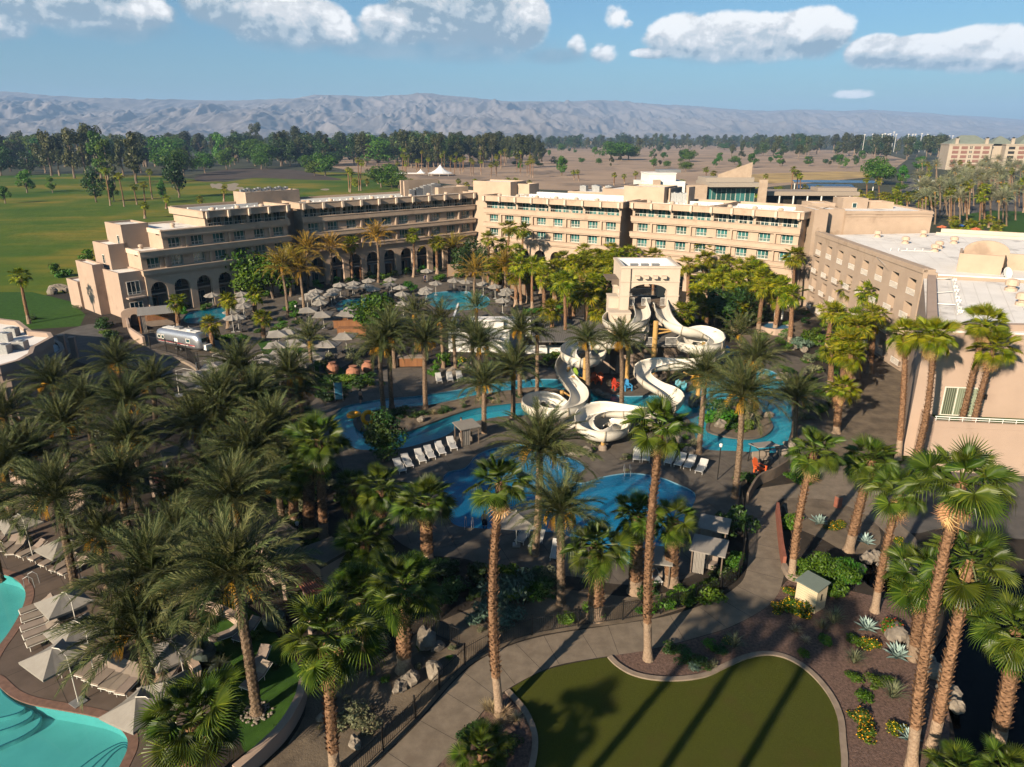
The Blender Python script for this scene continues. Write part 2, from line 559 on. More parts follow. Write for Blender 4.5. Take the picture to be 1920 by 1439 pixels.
M_water_deep = water_mat('pool_water_deep', (0.10, 0.50, 0.69), 0.60, 1.5, 0.06, body=(0.006, 0.12, 0.25), bf=0.40)
M_water_teal = water_mat('pool_water_teal', (0.30, 0.66, 0.67), 0.10, 0.5, body=(0.10, 0.40, 0.40), bf=0.08)
M_pond = water_mat('pond_water', (0.03, 0.035, 0.03), 0.10, 0.8, gl=0.35)

# golf course grass: mown stripes, yellowing patches
def fairway_mat():
    m, nt, b = new_mat('fairway_grass')
    pos = nt.node('ShaderNodeNewGeometry').outputs['Position']
    a = nt.noise(pos, 0.014, 4, 0.6)
    c = nt.ramp(a, [(0.34, (0.028, 0.068, 0.005)), (0.47, (0.060, 0.092, 0.008)), (0.60, (0.155, 0.125, 0.016))])
    f = nt.noise(nt.vmath('MULTIPLY', pos, (0.02, 0.25, 1.0)), 1.0, 3, 0.5)
    c = nt.mix(nt.math('MULTIPLY', nt.smooth(f, 0.45, 0.6), 0.35), c, (0.028, 0.075, 0.009, 1))
    nt.put(b.inputs['Base Color'], c)
    b.inputs['Roughness'].default_value = 0.95
    b.inputs['Specular IOR Level'].default_value = 0.1
    bn = nt.node('ShaderNodeBump'); bn.inputs['Strength'].default_value = 0.5; bn.inputs['Distance'].default_value = 0.6
    nt.put(bn.inputs['Height'], nt.noise(pos, 0.25, 5, 0.6)); nt.l.new(bn.outputs[0], b.inputs['Normal'])
    return m
M_fair = fairway_mat()
M_rough = mat('rough_grass', (0.10, 0.105, 0.028), 0.95, scale=0.05, col2=(0.055, 0.075, 0.016), bump=0.6, bscale=0.6, space='World', extra=((0.20, 0.16, 0.08), 0.03, 0.52, 0.64))
M_desert = mat('desert_ground', (0.40, 0.28, 0.19), 0.95, scale=0.02, col2=(0.28, 0.195, 0.135), bump=0.7, bscale=0.25, space='World', detail=8, extra=((0.20, 0.145, 0.105), 0.012, 0.52, 0.62))
M_straw = mat('straw_ground', (0.50, 0.34, 0.13), 0.95, scale=0.04, col2=(0.27, 0.185, 0.075), bump=0.6, bscale=0.4, space='World')
M_valley = mat('valley_ground', (0.060, 0.060, 0.030), 0.95, scale=0.006, col2=(0.030, 0.036, 0.014), space='World', extra=((0.20, 0.16, 0.12), 0.004, 0.63, 0.72), detail=9)
M_mulch = mat('dark_mound_soil', (0.075, 0.05, 0.036), 0.95, scale=0.06, col2=(0.045, 0.032, 0.024), bump=0.8, bscale=0.5, space='World')

# ------------------------------------------------------------------ pools (outlines traced on the ground)
river_px = [(622, 788), (640, 765), (677, 755), (720, 748), (777, 743), (833, 735), (880, 727), (933, 718), (987, 712), (1043, 711), (1075, 717),
            (1110, 731), (1163, 742), (1213, 742), (1260, 741), (1293, 735), (1325, 715), (1370, 699), (1425, 691), (1457, 701), (1472, 722),
            (1482, 750), (1485, 793), (1479, 822), (1467, 846), (1427, 849), (1380, 846), (1322, 842), (1302, 818), (1290, 785), (1250, 770), (1197, 763),
            (1163, 762), (1118, 757), (1093, 770), (1030, 776), (983, 779), (943, 781), (897, 789), (860, 801), (837, 817), (793, 831), (753, 841),
            (700, 844), (668, 842), (640, 829), (620, 806)]
island1_px = [(665, 790), (680, 778), (703, 771), (747, 766), (807, 761), (853, 752), (893, 743), (960, 733), (1000, 728), (1043, 731), (1072, 742),
              (1060, 753), (993, 754), (953, 756), (893, 764), (847, 778), (793, 798), (750, 811), (700, 809), (675, 806)]
island2_px = [(1326, 806), (1340, 778), (1362, 757), (1385, 750), (1410, 758), (1433, 780), (1446, 797), (1441, 810), (1423, 820), (1397, 823), (1355, 818)]
pool_px = [(832, 892), (872, 877), (893, 854), (930, 839), (985, 833), (1040, 849), (1085, 865), (1096, 880), (1076, 893), (1074, 902), (1095, 905),
           (1130, 894), (1180, 887), (1230, 893), (1267, 906), (1303, 925), (1296, 955), (1276, 995), (1258, 1043), (1246, 1062), (1200, 1066),
           (1150, 1046), (1105, 1022), (1045, 1000), (980, 996), (899, 991), (852, 984), (838, 955)]
teal1_px = [(-90, 1040), (0, 1070), (30, 1079), (50, 1096), (56, 1117), (45, 1150), (25, 1185), (0, 1220), (-20, 1262), (0, 1275), (28, 1300), (65, 1315), (130, 1327),
            (190, 1339), (225, 1354), (246, 1376), (249, 1400), (238, 1428), (215, 1465), (150, 1520), (-30, 1560), (-200, 1500), (-330, 1300), (-250, 1120)]
upper1_px = [(796, 562), (800, 553), (820, 548), (860, 546), (895, 550), (915, 558), (918, 568), (905, 578), (860, 582), (815, 576)]
upper2_px = [(628, 574), (640, 564), (665, 560), (695, 560), (720, 566), (735, 578), (728, 592), (690, 600), (655, 592), (635, 584)]
upper3_px = [(343, 598), (352, 588), (375, 582), (410, 577), (428, 578), (430, 588), (414, 600), (385, 606), (352, 606)]
pond_px = [(1770, 1190), (1830, 1120), (1900, 1080), (2050, 1060), (2200, 1150), (2200, 1500), (1990, 1560), (1800, 1540), (1785, 1440), (1790, 1380), (1768, 1300), (1745, 1240)]
small_pond_px = [(1606, 1060), (1618, 1044), (1650, 1046), (1690, 1060), (1715, 1085), (1712, 1110), (1670, 1112), (1625, 1096)]
POOLS = {k: outline(v) for k, v in dict(river=river_px, main=pool_px, teal=teal1_px, u1=upper1_px, u2=upper2_px, u3=upper3_px, pond=pond_px, pond2=small_pond_px).items()}
ISL1, ISL2 = outline(island1_px), outline(island2_px)
HOLES = list(POOLS.values())

def basin(name, outer, depth, floor_m, water, islands=(), label='', level=-0.12, wall_m=None):
    b = sheet(name + '_floor', outer, -depth, floor_m, islands, label='smooth floor under the ' + label, cat='pool floor')
    w = MB()
    for loop in [outer] + list(islands):
        n = len(loop)
        if sum(loop[i][0] * loop[(i + 1) % n][1] - loop[(i + 1) % n][0] * loop[i][1] for i in range(n)) < 0:
            loop = loop[::-1]
        vs = [(p[0], p[1], -depth - 0.05) for p in loop] + [(p[0], p[1], 0.0) for p in loop]
        w.add(vs, [(i, n + i, n + (i + 1) % n, (i + 1) % n) for i in range(n)])
    w.build(name + '_side', wall_m or M_tile).update_tag()
    bpy.data.objects[name + '_side']['kind'] = 'structure'
    s = sheet(name + '_water', outer, level, water, islands, label=label, cat='water')
    return s

basin('lazy_river', POOLS['river'], 0.95, M_plaster_deep, M_water, (ISL1, ISL2), 'turquoise water of the winding lazy river')
basin('lower_pool', POOLS['main'], 1.3, M_plaster_deep, M_water_deep, (), 'deep blue water of the lower swimming pool')
basin('teal_pool', POOLS['teal'], 1.05, M_plaster, M_water_teal, (), 'pale teal pool water in the lower left corner', wall_m=M_plaster)
basin('round_pool', POOLS['u1'], 1.1, M_plaster_deep, M_water, (), 'bright turquoise upper pool with umbrellas around it')
basin('curved_pool', POOLS['u2'], 1.1, M_plaster_deep, M_water, (), 'turquoise pool beside the bushy tree')
basin('small_pool', POOLS['u3'], 1.1, M_plaster_deep, M_water, (), 'small blue pool behind the silver trailer')
basin('dark_pond', POOLS['pond'], 0.8, M_soil, M_pond, (), 'black garden pond water at the lower right', level=-0.25, wall_m=M_soil)
basin('rock_pond', POOLS['pond2'], 0.6, M_soil, M_pond, (), 'small dark rock pond under the leaning palm', level=-0.2, wall_m=M_soil)
tl = [(p[0], p[1]) for p in POOLS['teal']]
ribbon('pool_coping', tl, 0.5, -0.06, 0.085, mat('brick_coping', (0.20, 0.115, 0.085), 0.8, scale=3, col2=(0.14, 0.08, 0.06), space='World'), closed=True, kind='structure')
# pale entry steps in the teal pool
def steps(px, n, d0, dz):
    for k in range(n):
        ring = spline([G(u, v) for u, v in px[k]], 5); ribbon('step_edge', [(p.x, p.y) for p in ring], 0.07, -1.03 + dz * (k + 1), 0.03, M_tile, closed=True, kind='structure')
        b = MB(); b.prism([(p.x, p.y) for p in ring], -1.06, -1.02 + dz * (k + 1))
        o = b.build('pool_step', M_plaster); tag(o, kind='structure')
steps([[(110, 1455), (150, 1415), (195, 1385), (228, 1372), (243, 1385), (243, 1405), (228, 1435), (190, 1470), (140, 1480)],
       [(140, 1460), (170, 1425), (205, 1395), (230, 1383), (241, 1396), (236, 1415), (215, 1445), (180, 1470)],
       [(168, 1460), (190, 1432), (213, 1406), (232, 1395), (239, 1405), (231, 1423), (205, 1455)]], 3, 0, 0.27)
steps([[(-20, 1262), (10, 1290), (38, 1310), (70, 1322), (60, 1345), (10, 1372), (-60, 1390), (-120, 1330)],
       [(-20, 1268), (10, 1295), (35, 1313), (58, 1322), (45, 1338), (0, 1356), (-60, 1368), (-110, 1320)],
       [(-20, 1274), (8, 1299), (30, 1315), (45, 1322), (30, 1332), (-10, 1342), (-60, 1350), (-100, 1312)]], 3, 0, 0.27)

# ------------------------------------------------------------------ ground sheets
big = [(-16000, -300), (16000, -300), (16000, 16000), (-16000, 16000)]
# outer valley floor with the resort cut out of it
resort_px_poly = [(-70, -12), (80, -12), (120, 60), (115, 150), (60, 175), (-5, 190), (-60, 160), (-110, 130), (-90, 60)]
sheet('valley_ground', big, -0.012, M_valley, [resort_px_poly], label='wide desert valley floor with scattered scrub', cat='ground')
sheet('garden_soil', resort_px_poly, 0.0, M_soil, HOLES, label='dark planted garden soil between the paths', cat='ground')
for nm, loop in (('river_island', ISL1), ('loop_island', ISL2)):
    sheet(nm, loop, 0.0, M_sand, label='sandy planted island in the lazy river', cat='ground')
    o = ribbon(nm + '_curb', loop, 0.35, -0.05, 0.13, M_deck, closed=True, kind='structure')
# golf fairway on the left, mound, desert behind
fair_px = [(-400, 640), (-350, 420), (-200, 345), (0, 330), (130, 326), (300, 330), (420, 342), (560, 322), (700, 325), (760, 338), (820, 352), (760, 400), (400, 440), (250, 470), (190, 540), (120, 600), (0, 700), (-200, 750)]
fair = [(p.x, p.y) for p in gpts(fair_px)]
sheet('fairway', fair, -0.006, M_fair, [resort_px_poly], label='mown golf fairway behind the stepped hotel wing', cat='grass')
side_px = [(-250, 800), (-250, 560), (-60, 548), (60, 548), (130, 565), (160, 590), (150, 612), (60, 618), (-20, 640), (-100, 720)]
sheet('side_lawn', [(p.x, p.y) for p in gpts(side_px)], 0.004, M_lawn, label='shaded lawn below the hotel end wall', cat='grass')
desert_px = [(560, 300), (760, 290), (1000, 280), (1300, 272), (1640, 285), (1700, 300), (1660, 330), (1500, 345), (1300, 365), (900, 352), (700, 330)]
sheet('bare_ground', [(p.x, p.y) for p in gpts(desert_px)], -0.006, M_desert, [fair], label='bare brown ground of the unfinished golf course', cat='ground')
straw_px = [(1330, 335), (1430, 326), (1560, 322), (1640, 322), (1660, 330), (1560, 338), (1430, 345), (1340, 345)]
sheet('straw_ground', [(p.x, p.y) for p in gpts(straw_px)], 0.0, M_straw, label='straw coloured slope behind the solar roofs', cat='ground')
lot_px = [(1690, 335), (1722, 335), (1735, 370), (1800, 372), (1920, 368), (2050, 380), (2050, 420), (1700, 400), (1690, 370)]
sheet('car_park', [(p.x, p.y) for p in gpts(lot_px)], 0.0, M_asph, label='asphalt car park between the far palms', cat='car park')
sheet('right_lawn', [(p.x, p.y) for p in gpts([(1790, 405), (1860, 395), (2000, 400), (2000, 440), (1880, 440)])], 0.004, M_lawn, label='small green lawn at the far right', cat='grass')

def hole_sheet(name, px, z, m, label, cat, n=4):
    return sheet(name, outline(px, n), z, m, HOLES, label=label, cat=cat)
hole_sheet('pool_deck', [(585, 850), (560, 790), (600, 740), (650, 705), (740, 690), (830, 690), (930, 685), (1000, 690), (1060, 690), (1130, 695), (1300, 690), (1370, 660), (1440, 655), (1520, 680), (1560, 720),
            (1560, 800), (1530, 850), (1490, 880), (1400, 895), (1385, 940), (1360, 1010), (1320, 1065), (1250, 1095), (1150, 1095), (1060, 1080), (960, 1090), (880, 1050), (800, 1040), (740, 1010), (690, 940), (640, 880)],
           0.004, M_deck, 'grey concrete deck around the slide pools', 'pool deck')
hole_sheet('upper_deck', [(325, 600), (390, 560), (470, 545), (580, 535), (700, 520), (800, 505), (900, 510), (985, 535), (1010, 560), (1000, 590), (880, 600), (760, 605), (700, 640), (640, 690), (560, 690), (500, 660), (440, 650), (400, 625), (350, 615)],
           0.004, M_deck, 'grey paved terrace around the upper pools', 'pool deck')
hole_sheet('sun_deck', [(-150, 1000), (-60, 930), (60, 900), (160, 930), (260, 985), (300, 1060), (355, 1130), (380, 1200), (420, 1290), (390, 1350), (330, 1380), (290, 1460), (240, 1600), (-100, 1700), (-450, 1500), (-400, 1150)],
           0.004, M_deck_warm, 'brown stone sun deck beside the teal pool', 'pool deck')
PATH_L = [(640, 1500), (708, 1432), (788, 1352), (847, 1283), (892, 1243), (951, 1213), (1020, 1193), (1112, 1178), (1225, 1161), (1281, 1147), (1337, 1127), (1375, 1105), (1397, 1080), (1404, 1031), (1400, 975), (1397, 945), (1404, 926), (1423, 917), (1455, 911), (1500, 903), (1540, 880), (1640, 868)]
PATH_R = [(1640, 905), (1660, 950), (1690, 985), (1720, 1015), (1700, 1040), (1660, 1000), (1620, 965), (1560, 940), (1487, 934), (1459, 940), (1456, 967), (1464, 1031), (1470, 1065), (1468, 1087), (1457, 1117), (1431, 1143), (1382, 1170), (1337, 1187), (1225, 1217), (1140, 1231), (1062, 1244), (1017, 1258), (951, 1293), (913, 1325), (861, 1392), (800, 1460), (740, 1530)]
pathL = spline(gpts(PATH_L), 4, False); pathR = spline(gpts(PATH_R), 4, False)
path_poly = [(p.x, p.y) for p in pathL] + [(p.x, p.y) for p in pathR]
sheet('walkway', path_poly, 0.010, M_conc, label='curving concrete garden walkway along the turf', cat='path')
# saw-cut joints of the decks
def deck_joints(px, ang_, step, z):
    poly = outline(px, 4); b = MB()
    xs = [p[0] for p in poly]; ys = [p[1] for p in poly]; cx, cy_ = sum(xs) / len(xs), sum(ys) / len(ys)
    rad = max(max(xs) - min(xs), max(ys) - min(ys)) * 0.75
    for a in (ang_, ang_ + pi / 2):
        d = Vector((cos(a), sin(a))); n = Vector((-d.y, d.x))
        for k in range(int(-rad / step), int(rad / step) + 1):
            o = Vector((cx, cy_)) + n * (k * step); run = None; m = int(2 * rad / 0.5)
            for i in range(m + 1):
                q = o + d * (-rad + i * 0.5)
                ok = i < m and inside((q.x, q.y), poly) and not any(inside((q.x, q.y), h) for h in HOLES) and not inside((q.x, q.y), path_poly)
                if ok and run is None: run = q
                if not ok and run is not None:
                    if (q - run).length > 1:
                        e = q - d * 0.5; t = n * 0.018
                        b.add([(*(run + t), z), (*(run - t), z), (*(e - t), z), (*(e + t), z)], [(0, 1, 2, 3)])
                    run = None
    tag(b.build('deck_joint', M_joint), kind='structure')
M_joint = mat('joint_dark', (0.05, 0.04, 0.034), 0.95)  # plain dark tone of the joint lines
deck_joints([(585, 850), (560, 790), (600, 740), (650, 705), (740, 690), (830, 690), (930, 685), (1000, 690), (1300, 690), (1440, 655), (1520, 680), (1560, 720), (1530, 850), (1400, 895), (1360, 1010), (1320, 1065), (1250, 1095), (1060, 1080), (880, 1050), (740, 1010), (690, 940), (640, 880)], 0.35, 3.2, 0.009)
deck_joints([(-150, 1000), (-60, 930), (60, 900), (160, 930), (260, 985), (300, 1060), (355, 1130), (380, 1200), (420, 1290), (390, 1350), (330, 1380), (290, 1460), (240, 1600), (-100, 1700), (-450, 1500)], 0.75, 2.6, 0.009)
deck_joints([(325, 600), (390, 560), (470, 545), (580, 535), (700, 520), (800, 505), (900, 510), (985, 535), (1010, 560), (1000, 590), (880, 600), (760, 605), (700, 640), (640, 690), (560, 690), (500, 660), (440, 650)], 0.7, 4.0, 0.009)
# expansion joints cut across the walkway
jl = MB()
La = [Vector((p.x, p.y)) for p in pathL][2:62]
Ra = [Vector((p.x, p.y)) for p in pathR][::-1]
acc = 0
for i in range(1, len(La)):
    acc += (La[i] - La[i - 1]).length
    if acc > 1.75:
        acc = 0
        q = min(Ra, key=lambda r: (r - La[i]).length)
        if (q - La[i]).length < 5.5:
            d = (q - La[i]); t = Vector((-d.y, d.x)).normalized() * 0.014
            a, b_ = La[i] + d * 0.01, La[i] + d * 0.99
            jl.add([(*(a + t), 0.014), (*(a - t), 0.014), (*(b_ - t), 0.014), (*(b_ + t), 0.014)], [(0, 1, 2, 3)])
tag(jl.build('walkway_joint', M_joint), kind='structure')
TURF = [(951, 1299), (980, 1278), (1017, 1260), (1062, 1247), (1110, 1238), (1143, 1234), (1158, 1248), (1185, 1264), (1222, 1273), (1270, 1275), (1320, 1268), (1360, 1250), (1400, 1233), (1440, 1227), (1480, 1236),
        (1520, 1262), (1555, 1302), (1575, 1345), (1580, 1390), (1582, 1439), (1570, 1520), (1400, 1620), (1100, 1560), (985, 1480), (1000, 1420), (1001, 1378), (985, 1338), (965, 1313)]
turf = outline(TURF, 4)
sheet('putting_green', turf, 0.02, M_turf, label='olive artificial turf putting green', cat='lawn')
EDGE = [(1143, 1233), (1158, 1248), (1185, 1264), (1222, 1273), (1270, 1275), (1320, 1268), (1360, 1250), (1400, 1233), (1440, 1227), (1480, 1236), (1520, 1262), (1555, 1302), (1575, 1345), (1580, 1390), (1583, 1445), (1570, 1525)]
ribbon('turf_curb', [(p.x, p.y) for p in spline(gpts(EDGE), 4, False)], 0.32, -0.02, 0.14, M_curb, kind='structure')
EDGE2 = [(951, 1297), (966, 1313), (986, 1338), (1002, 1378), (1001, 1420), (986, 1480)]
ribbon('turf_curb', [(p.x, p.y) for p in spline(gpts(EDGE2), 5, False)], 0.32, -0.02, 0.14, M_curb, kind='structure')
hole_sheet('gravel_bed', [(1143, 1231), (1225, 1218), (1337, 1188), (1382, 1171), (1431, 1144), (1457, 1118), (1475, 1090), (1540, 1080), (1600, 1110), (1680, 1130), (1720, 1180), (1760, 1260), (1780, 1340), (1780, 1440), (1800, 1520), (1600, 1560), (1584, 1445), (1580, 1390), (1575, 1345), (1555, 1302), (1520, 1262), (1480, 1236), (1440, 1227), (1400, 1233), (1360, 1250), (1320, 1268), (1270, 1275), (1222, 1273), (1185, 1264)],
           0.006, M_gravel, 'reddish gravel planting bed around the turf', 'gravel', 2)
hole_sheet('gravel_bed', [(822, 1439), (861, 1395), (913, 1327), (950, 1300), (985, 1338), (1001, 1378), (1000, 1420), (985, 1480), (850, 1540)], 0.006, M_gravel, 'reddish gravel bed at the tip of the turf', 'gravel', 2)
hole_sheet('sand_bed', [(430, 1530), (490, 1445), (540, 1395), (572, 1340), (578, 1300), (620, 1280), (700, 1250), (780, 1190), (860, 1150), (980, 1110), (1060, 1105), (1180, 1120), (1300, 1105), (1330, 1120), (1225, 1159), (1112, 1176), (1020, 1190), (951, 1210), (890, 1241), (845, 1281), (786, 1350), (706, 1430), (640, 1498)],
           0.006, M_sand, 'bare sandy bank along the iron fence', 'ground', 2)
hole_sheet('sand_bed', [(1470, 935), (1540, 930), (1600, 955), (1640, 975), (1650, 1020), (1600, 1040), (1540, 1010), (1490, 985)], 0.006, M_sand, 'pale planted sand bed with an agave', 'ground', 3)
hole_sheet('plaza', [(1490, 905), (1540, 875), (1640, 850), (1760, 850), (1950, 900), (2000, 1000), (1900, 1010), (1780, 990), (1700, 1000), (1640, 950), (1560, 928), (1500, 920)], 0.008, M_asph, 'grey service walk below the right wing', 'path', 3)
hole_sheet('court_walk', [(1560, 760), (1590, 700), (1620, 650), (1650, 600), (1690, 600), (1712, 700), (1700, 860), (1620, 880), (1540, 870)], 0.008, M_sand, 'tan service walk between palms and right wing', 'path', 3)
hole_sheet('court_walk', [(1380, 640), (1440, 600), (1500, 570), (1560, 560), (1600, 575), (1560, 610), (1500, 640), (1430, 670)], 0.012, M_sand, 'sandy court between the palms and the hotel', 'path', 3)
hole_sheet('driveway', [(90, 640), (150, 612), (190, 610), (210, 640), (260, 665), (330, 690), (385, 720), (370, 745), (290, 700), (220, 690), (150, 680)], 0.008, M_asph, 'curved asphalt drive beside the trailer', 'drive', 3)
hole_sheet('trailer_yard', [(250, 625), (330, 620), (410, 640), (400, 690), (330, 700), (250, 670)], 0.010, M_deck, 'paved yard under the silver trailer', 'yard', 3)
hole_sheet('lawn_patch', [(466, 642), (500, 640), (560, 650), (640, 690), (660, 730), (600, 730), (520, 705), (500, 680)], 0.012, M_lawn, 'small green lawn among the white umbrellas', 'lawn', 3)
hole_sheet('lawn_patch', [(350, 1140), (400, 1120), (480, 1150), (560, 1250), (570, 1330), (520, 1400), (470, 1430), (430, 1330), (390, 1240)], 0.012, M_lawn, 'shaded lawn behind the curved planter wall', 'lawn', 3)
hole_sheet('terrace_walk', [(440, 650), (480, 640), (500, 690), (495, 720), (440, 735), (400, 720), (440, 690)], 0.014, M_deck, 'paved walk past the small lawn', 'path', 3)

# ------------------------------------------------------------------ mountains
def perlin(x, y, seed):
    rs = np.random.RandomState(seed)
    perm = rs.permutation(512)
    perm = np.concatenate([perm, perm, perm])
    ang_ = rs.rand(512) * 2 * np.pi
    gx, gy = np.cos(ang_), np.sin(ang_)
    xi = np.floor(x).astype(int); yi = np.floor(y).astype(int)
    xf = x - xi; yf = y - yi
    u_ = xf ** 3 * (xf * (xf * 6 - 15) + 10); v_ = yf ** 3 * (yf * (yf * 6 - 15) + 10)
    def g(ix, iy, fx, fy):
        h = perm[(perm[ix & 511] + iy) & 511]
        return gx[h] * fx + gy[h] * fy
    a = g(xi, yi, xf, yf); b = g(xi + 1, yi, xf - 1, yf); c = g(xi, yi + 1, xf, yf - 1); d = g(xi + 1, yi + 1, xf - 1, yf - 1)
    return (a * (1 - u_) + b * u_) * (1 - v_) + (c * (1 - u_) + d * u_) * v_
def ridged(x, y, seed, octv=6):
    out = np.zeros_like(x); amp = 1.0; w = np.ones_like(x); fr = 1.0; tot = 0
    for o in range(octv):
        n = 1 - np.abs(perlin(x * fr, y * fr, seed + o)) * 1.8
        n = np.clip(n, 0, 1) ** 2
        out += n * amp * w; tot += amp
        w = np.clip(n * 1.6, 0, 1); amp *= 0.5; fr *= 2.07
    return out / tot
M_rock = mat('mountain_rock', (0.22, 0.195, 0.19), 0.95, scale=0.004, col2=(0.14, 0.125, 0.122), space='World', detail=10, bump=0.0)
def mountains():
    prof = [(-400, 178), (0, 170), (60, 172), (100, 178), (200, 184), (300, 188), (440, 189), (480, 187), (560, 184), (600, 176), (700, 181), (800, 176), (850, 180), (950, 190), (1050, 191), (1120, 188), (1180, 192), (1300, 199),
            (1360, 204), (1440, 208), (1500, 205), (1560, 208), (1620, 206), (1700, 211), (1800, 217), (1920, 225), (2300, 232)]
    us = np.array([p[0] for p in prof], float); vs_ = np.array([p[1] for p in prof], float)
    nu, nd = 880, 230
    uu = np.linspace(-260, 2180, nu)
    top = np.interp(uu, us, vs_)
    sm = np.exp(-((np.arange(-6, 7)) / 3.0) ** 2); sm /= sm.sum()
    top = np.convolve(np.pad(top, 6, mode='edge'), sm, 'valid')
    tanx = (uu - 960) / FPX
    dcrest = np.interp(uu, [-300, 900, 1300, 2200], [8200, 9200, 11500, 14500])
    dfoot = np.interp(uu, [-300, 900, 1300, 2200], [4300, 4700, 6500, 9000])
    elev = np.tan(PITCH * 0 - (PITCH - np.arctan((719.5 - top) / FPX)))       # slope to the crest
    tt = np.linspace(0, 1.12, nd)
    Y = dfoot[None, :] + (dcrest - dfoot)[None, :] * tt[:, None]
    X = tanx[None, :] * Y / cos(PITCH) * 1.0
    # x from pixel: u depends on depth along the tilted axis; far away depth ~ y cos(p)
    X = tanx[None, :] * (Y * cos(PITCH))
    hc = dcrest * elev + CAM_H                                            # crest height
    s = np.clip(tt, 0, 1)[:, None]
    env = 0.03 + 0.30 * np.clip(s / 0.45, 0, 1) ** 1.3 + 0.67 * np.clip((s - 0.30) / 0.70, 0, 1) ** 1.25
    env = np.where(tt[:, None] > 1, 1 - (tt[:, None] - 1) * 4, env)
    wx = X + 260 * perlin(X / 900, Y / 900, 61); wy = Y + 260 * perlin(X / 900, Y / 900, 71)
    r1 = ridged(wx / 2100.0, wy / 2600.0, 3, 6)
    r2 = ridged(wx / 330.0, wy / 1150.0, 21, 5)
    r3 = ridged(wx / 115.0, wy / 430.0, 41, 3)
    k = 4 * s * (1 - s) * 0.9 + 0.08
    H_ = hc[None, :] * env + hc[None, :] * ((r1 - 0.45) * 0.34 * k + (r2 - 0.42) * 0.22 * (k + 0.03) + (r3 - 0.4) * 0.075 * (k + 0.02))
    H_ = np.maximum(H_, -3)
    H_[0, :] = -5
    V = np.stack([X, Y, H_], -1).reshape(-1, 3)
    idx = np.arange(nu * nd).reshape(nd, nu)
    Fq = np.stack([idx[:-1, :-1], idx[:-1, 1:], idx[1:, 1:], idx[1:, :-1]], -1).reshape(-1, 4)
    me = bpy.data.meshes.new('mountains')
    me.vertices.add(len(V)); me.vertices.foreach_set('co', V.ravel())
    me.loops.add(Fq.size); me.loops.foreach_set('vertex_index', Fq.ravel())
    me.polygons.add(len(Fq)); me.polygons.foreach_set('loop_start', np.arange(0, Fq.size, 4)); me.polygons.foreach_set('loop_total', np.full(len(Fq), 4))
    me.update(calc_edges=True)
    me.materials.append(M_rock)
    o = put('mountains', me)
    tag(o, 'bare eroded desert mountain range along the horizon', 'mountains', None, 'structure')
mountains()

# ------------------------------------------------------------------ haze: one closed box of thin air round the camera and everything built
def haze():
    b = MB(); b.slab(-15900, 15900, -290, 15900, -2.4, 660.0)
    m = bpy.data.materials.new('thin_air'); m.use_nodes = True
    nt = NT(m.node_tree); nt.n.remove(nt.n['Principled BSDF'])
    vol = nt.node('ShaderNodeVolumePrincipled')
    vol.inputs['Color'].default_value = (0.37, 0.60, 1.0, 1)
    vol.inputs['Density'].default_value = 0.00008
    vol.inputs['Anisotropy'].default_value = 0.0
    nt.l.new(vol.outputs[0], nt.n['Material Output'].inputs['Volume'])
    o = b.build('haze', m)
    tag(o, 'thin pale haze over the whole valley', 'haze', None, 'stuff')
haze()

# ================================================================== HOTEL
M_stucco = mat('stucco', (0.47, 0.352, 0.265), 0.9, scale=0.5, col2=(0.41, 0.305, 0.228), bump=0.15, bscale=12, detail=6, extra=((0.31, 0.225, 0.165), 0.16, 0.56, 0.72))
M_stucco2 = mat('stucco_tan', (0.42, 0.32, 0.245), 0.9, scale=0.4, col2=(0.365, 0.275, 0.21), bump=0.15, bscale=12, detail=6, extra=((0.26, 0.185, 0.13), 0.2, 0.56, 0.72))
M_stucco_pink = mat('stucco_pink', (0.41, 0.305, 0.24), 0.9, scale=0.3, col2=(0.365, 0.27, 0.212), bump=0.12, bscale=12, detail=6, extra=((0.32, 0.235, 0.185), 0.25, 0.56, 0.72))
M_roof = mat('white_roof', (0.84, 0.80, 0.76), 0.8, scale=0.35, col2=(0.74, 0.70, 0.66), detail=8, extra=((0.46, 0.43, 0.41), 0.22, 0.55, 0.70))
M_cap = mat('parapet_cap', (0.62, 0.50, 0.40), 0.85, var=0.12, scale=0.8)
M_white = mat('white_paint', (0.78, 0.76, 0.72), 0.5, var=0.06, scale=2)
M_frame = mat('window_frame_paint', (0.66, 0.62, 0.55), 0.5)
M_dark = mat('dark_interior', (0.020, 0.017, 0.014), 0.9)
M_metal = mat('galvanised_metal', (0.42, 0.42, 0.42), 0.45, var=0.2, scale=3, metal=0.6)
M_black = mat('black_iron', (0.014, 0.013, 0.012), 0.55)
M_vent = mat('vent_paint', (0.56, 0.42, 0.32), 0.7, var=0.15, scale=4)

def glass_mat(name, col, rough=0.06, streak=None):
    m, nt, b = new_mat(name)
    tcn = nt.node('ShaderNodeTexCoord')
    oi = nt.node('ShaderNodeObjectInfo')
    c = nt.ramp(oi.outputs['Random'], [(0.15, tuple(x * 0.35 for x in col)), (0.5, col), (0.9, tuple(x * 1.5 for x in col))])
    if streak:
        sp = nt.node('ShaderNodeSeparateXYZ'); nt.l.new(tcn.outputs['Object'], sp.inputs[0])
        w = nt.math('SINE', nt.math('MULTIPLY', sp.outputs[0], 34.0))
        c = nt.mix(nt.math('MULTIPLY', nt.smooth(w, -0.4, 0.9), 0.45), c, (*streak, 1))
    nt.put(b.inputs['Base Color'], c)
    b.inputs['Roughness'].default_value = rough
    b.inputs['Specular IOR Level'].default_value = 0.7
    MATS[name] = m
    return m
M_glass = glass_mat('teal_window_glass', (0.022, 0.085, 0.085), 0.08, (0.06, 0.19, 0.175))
M_glass_dark = glass_mat('dark_window_glass', (0.012, 0.035, 0.04), 0.05, (0.02, 0.07, 0.08))
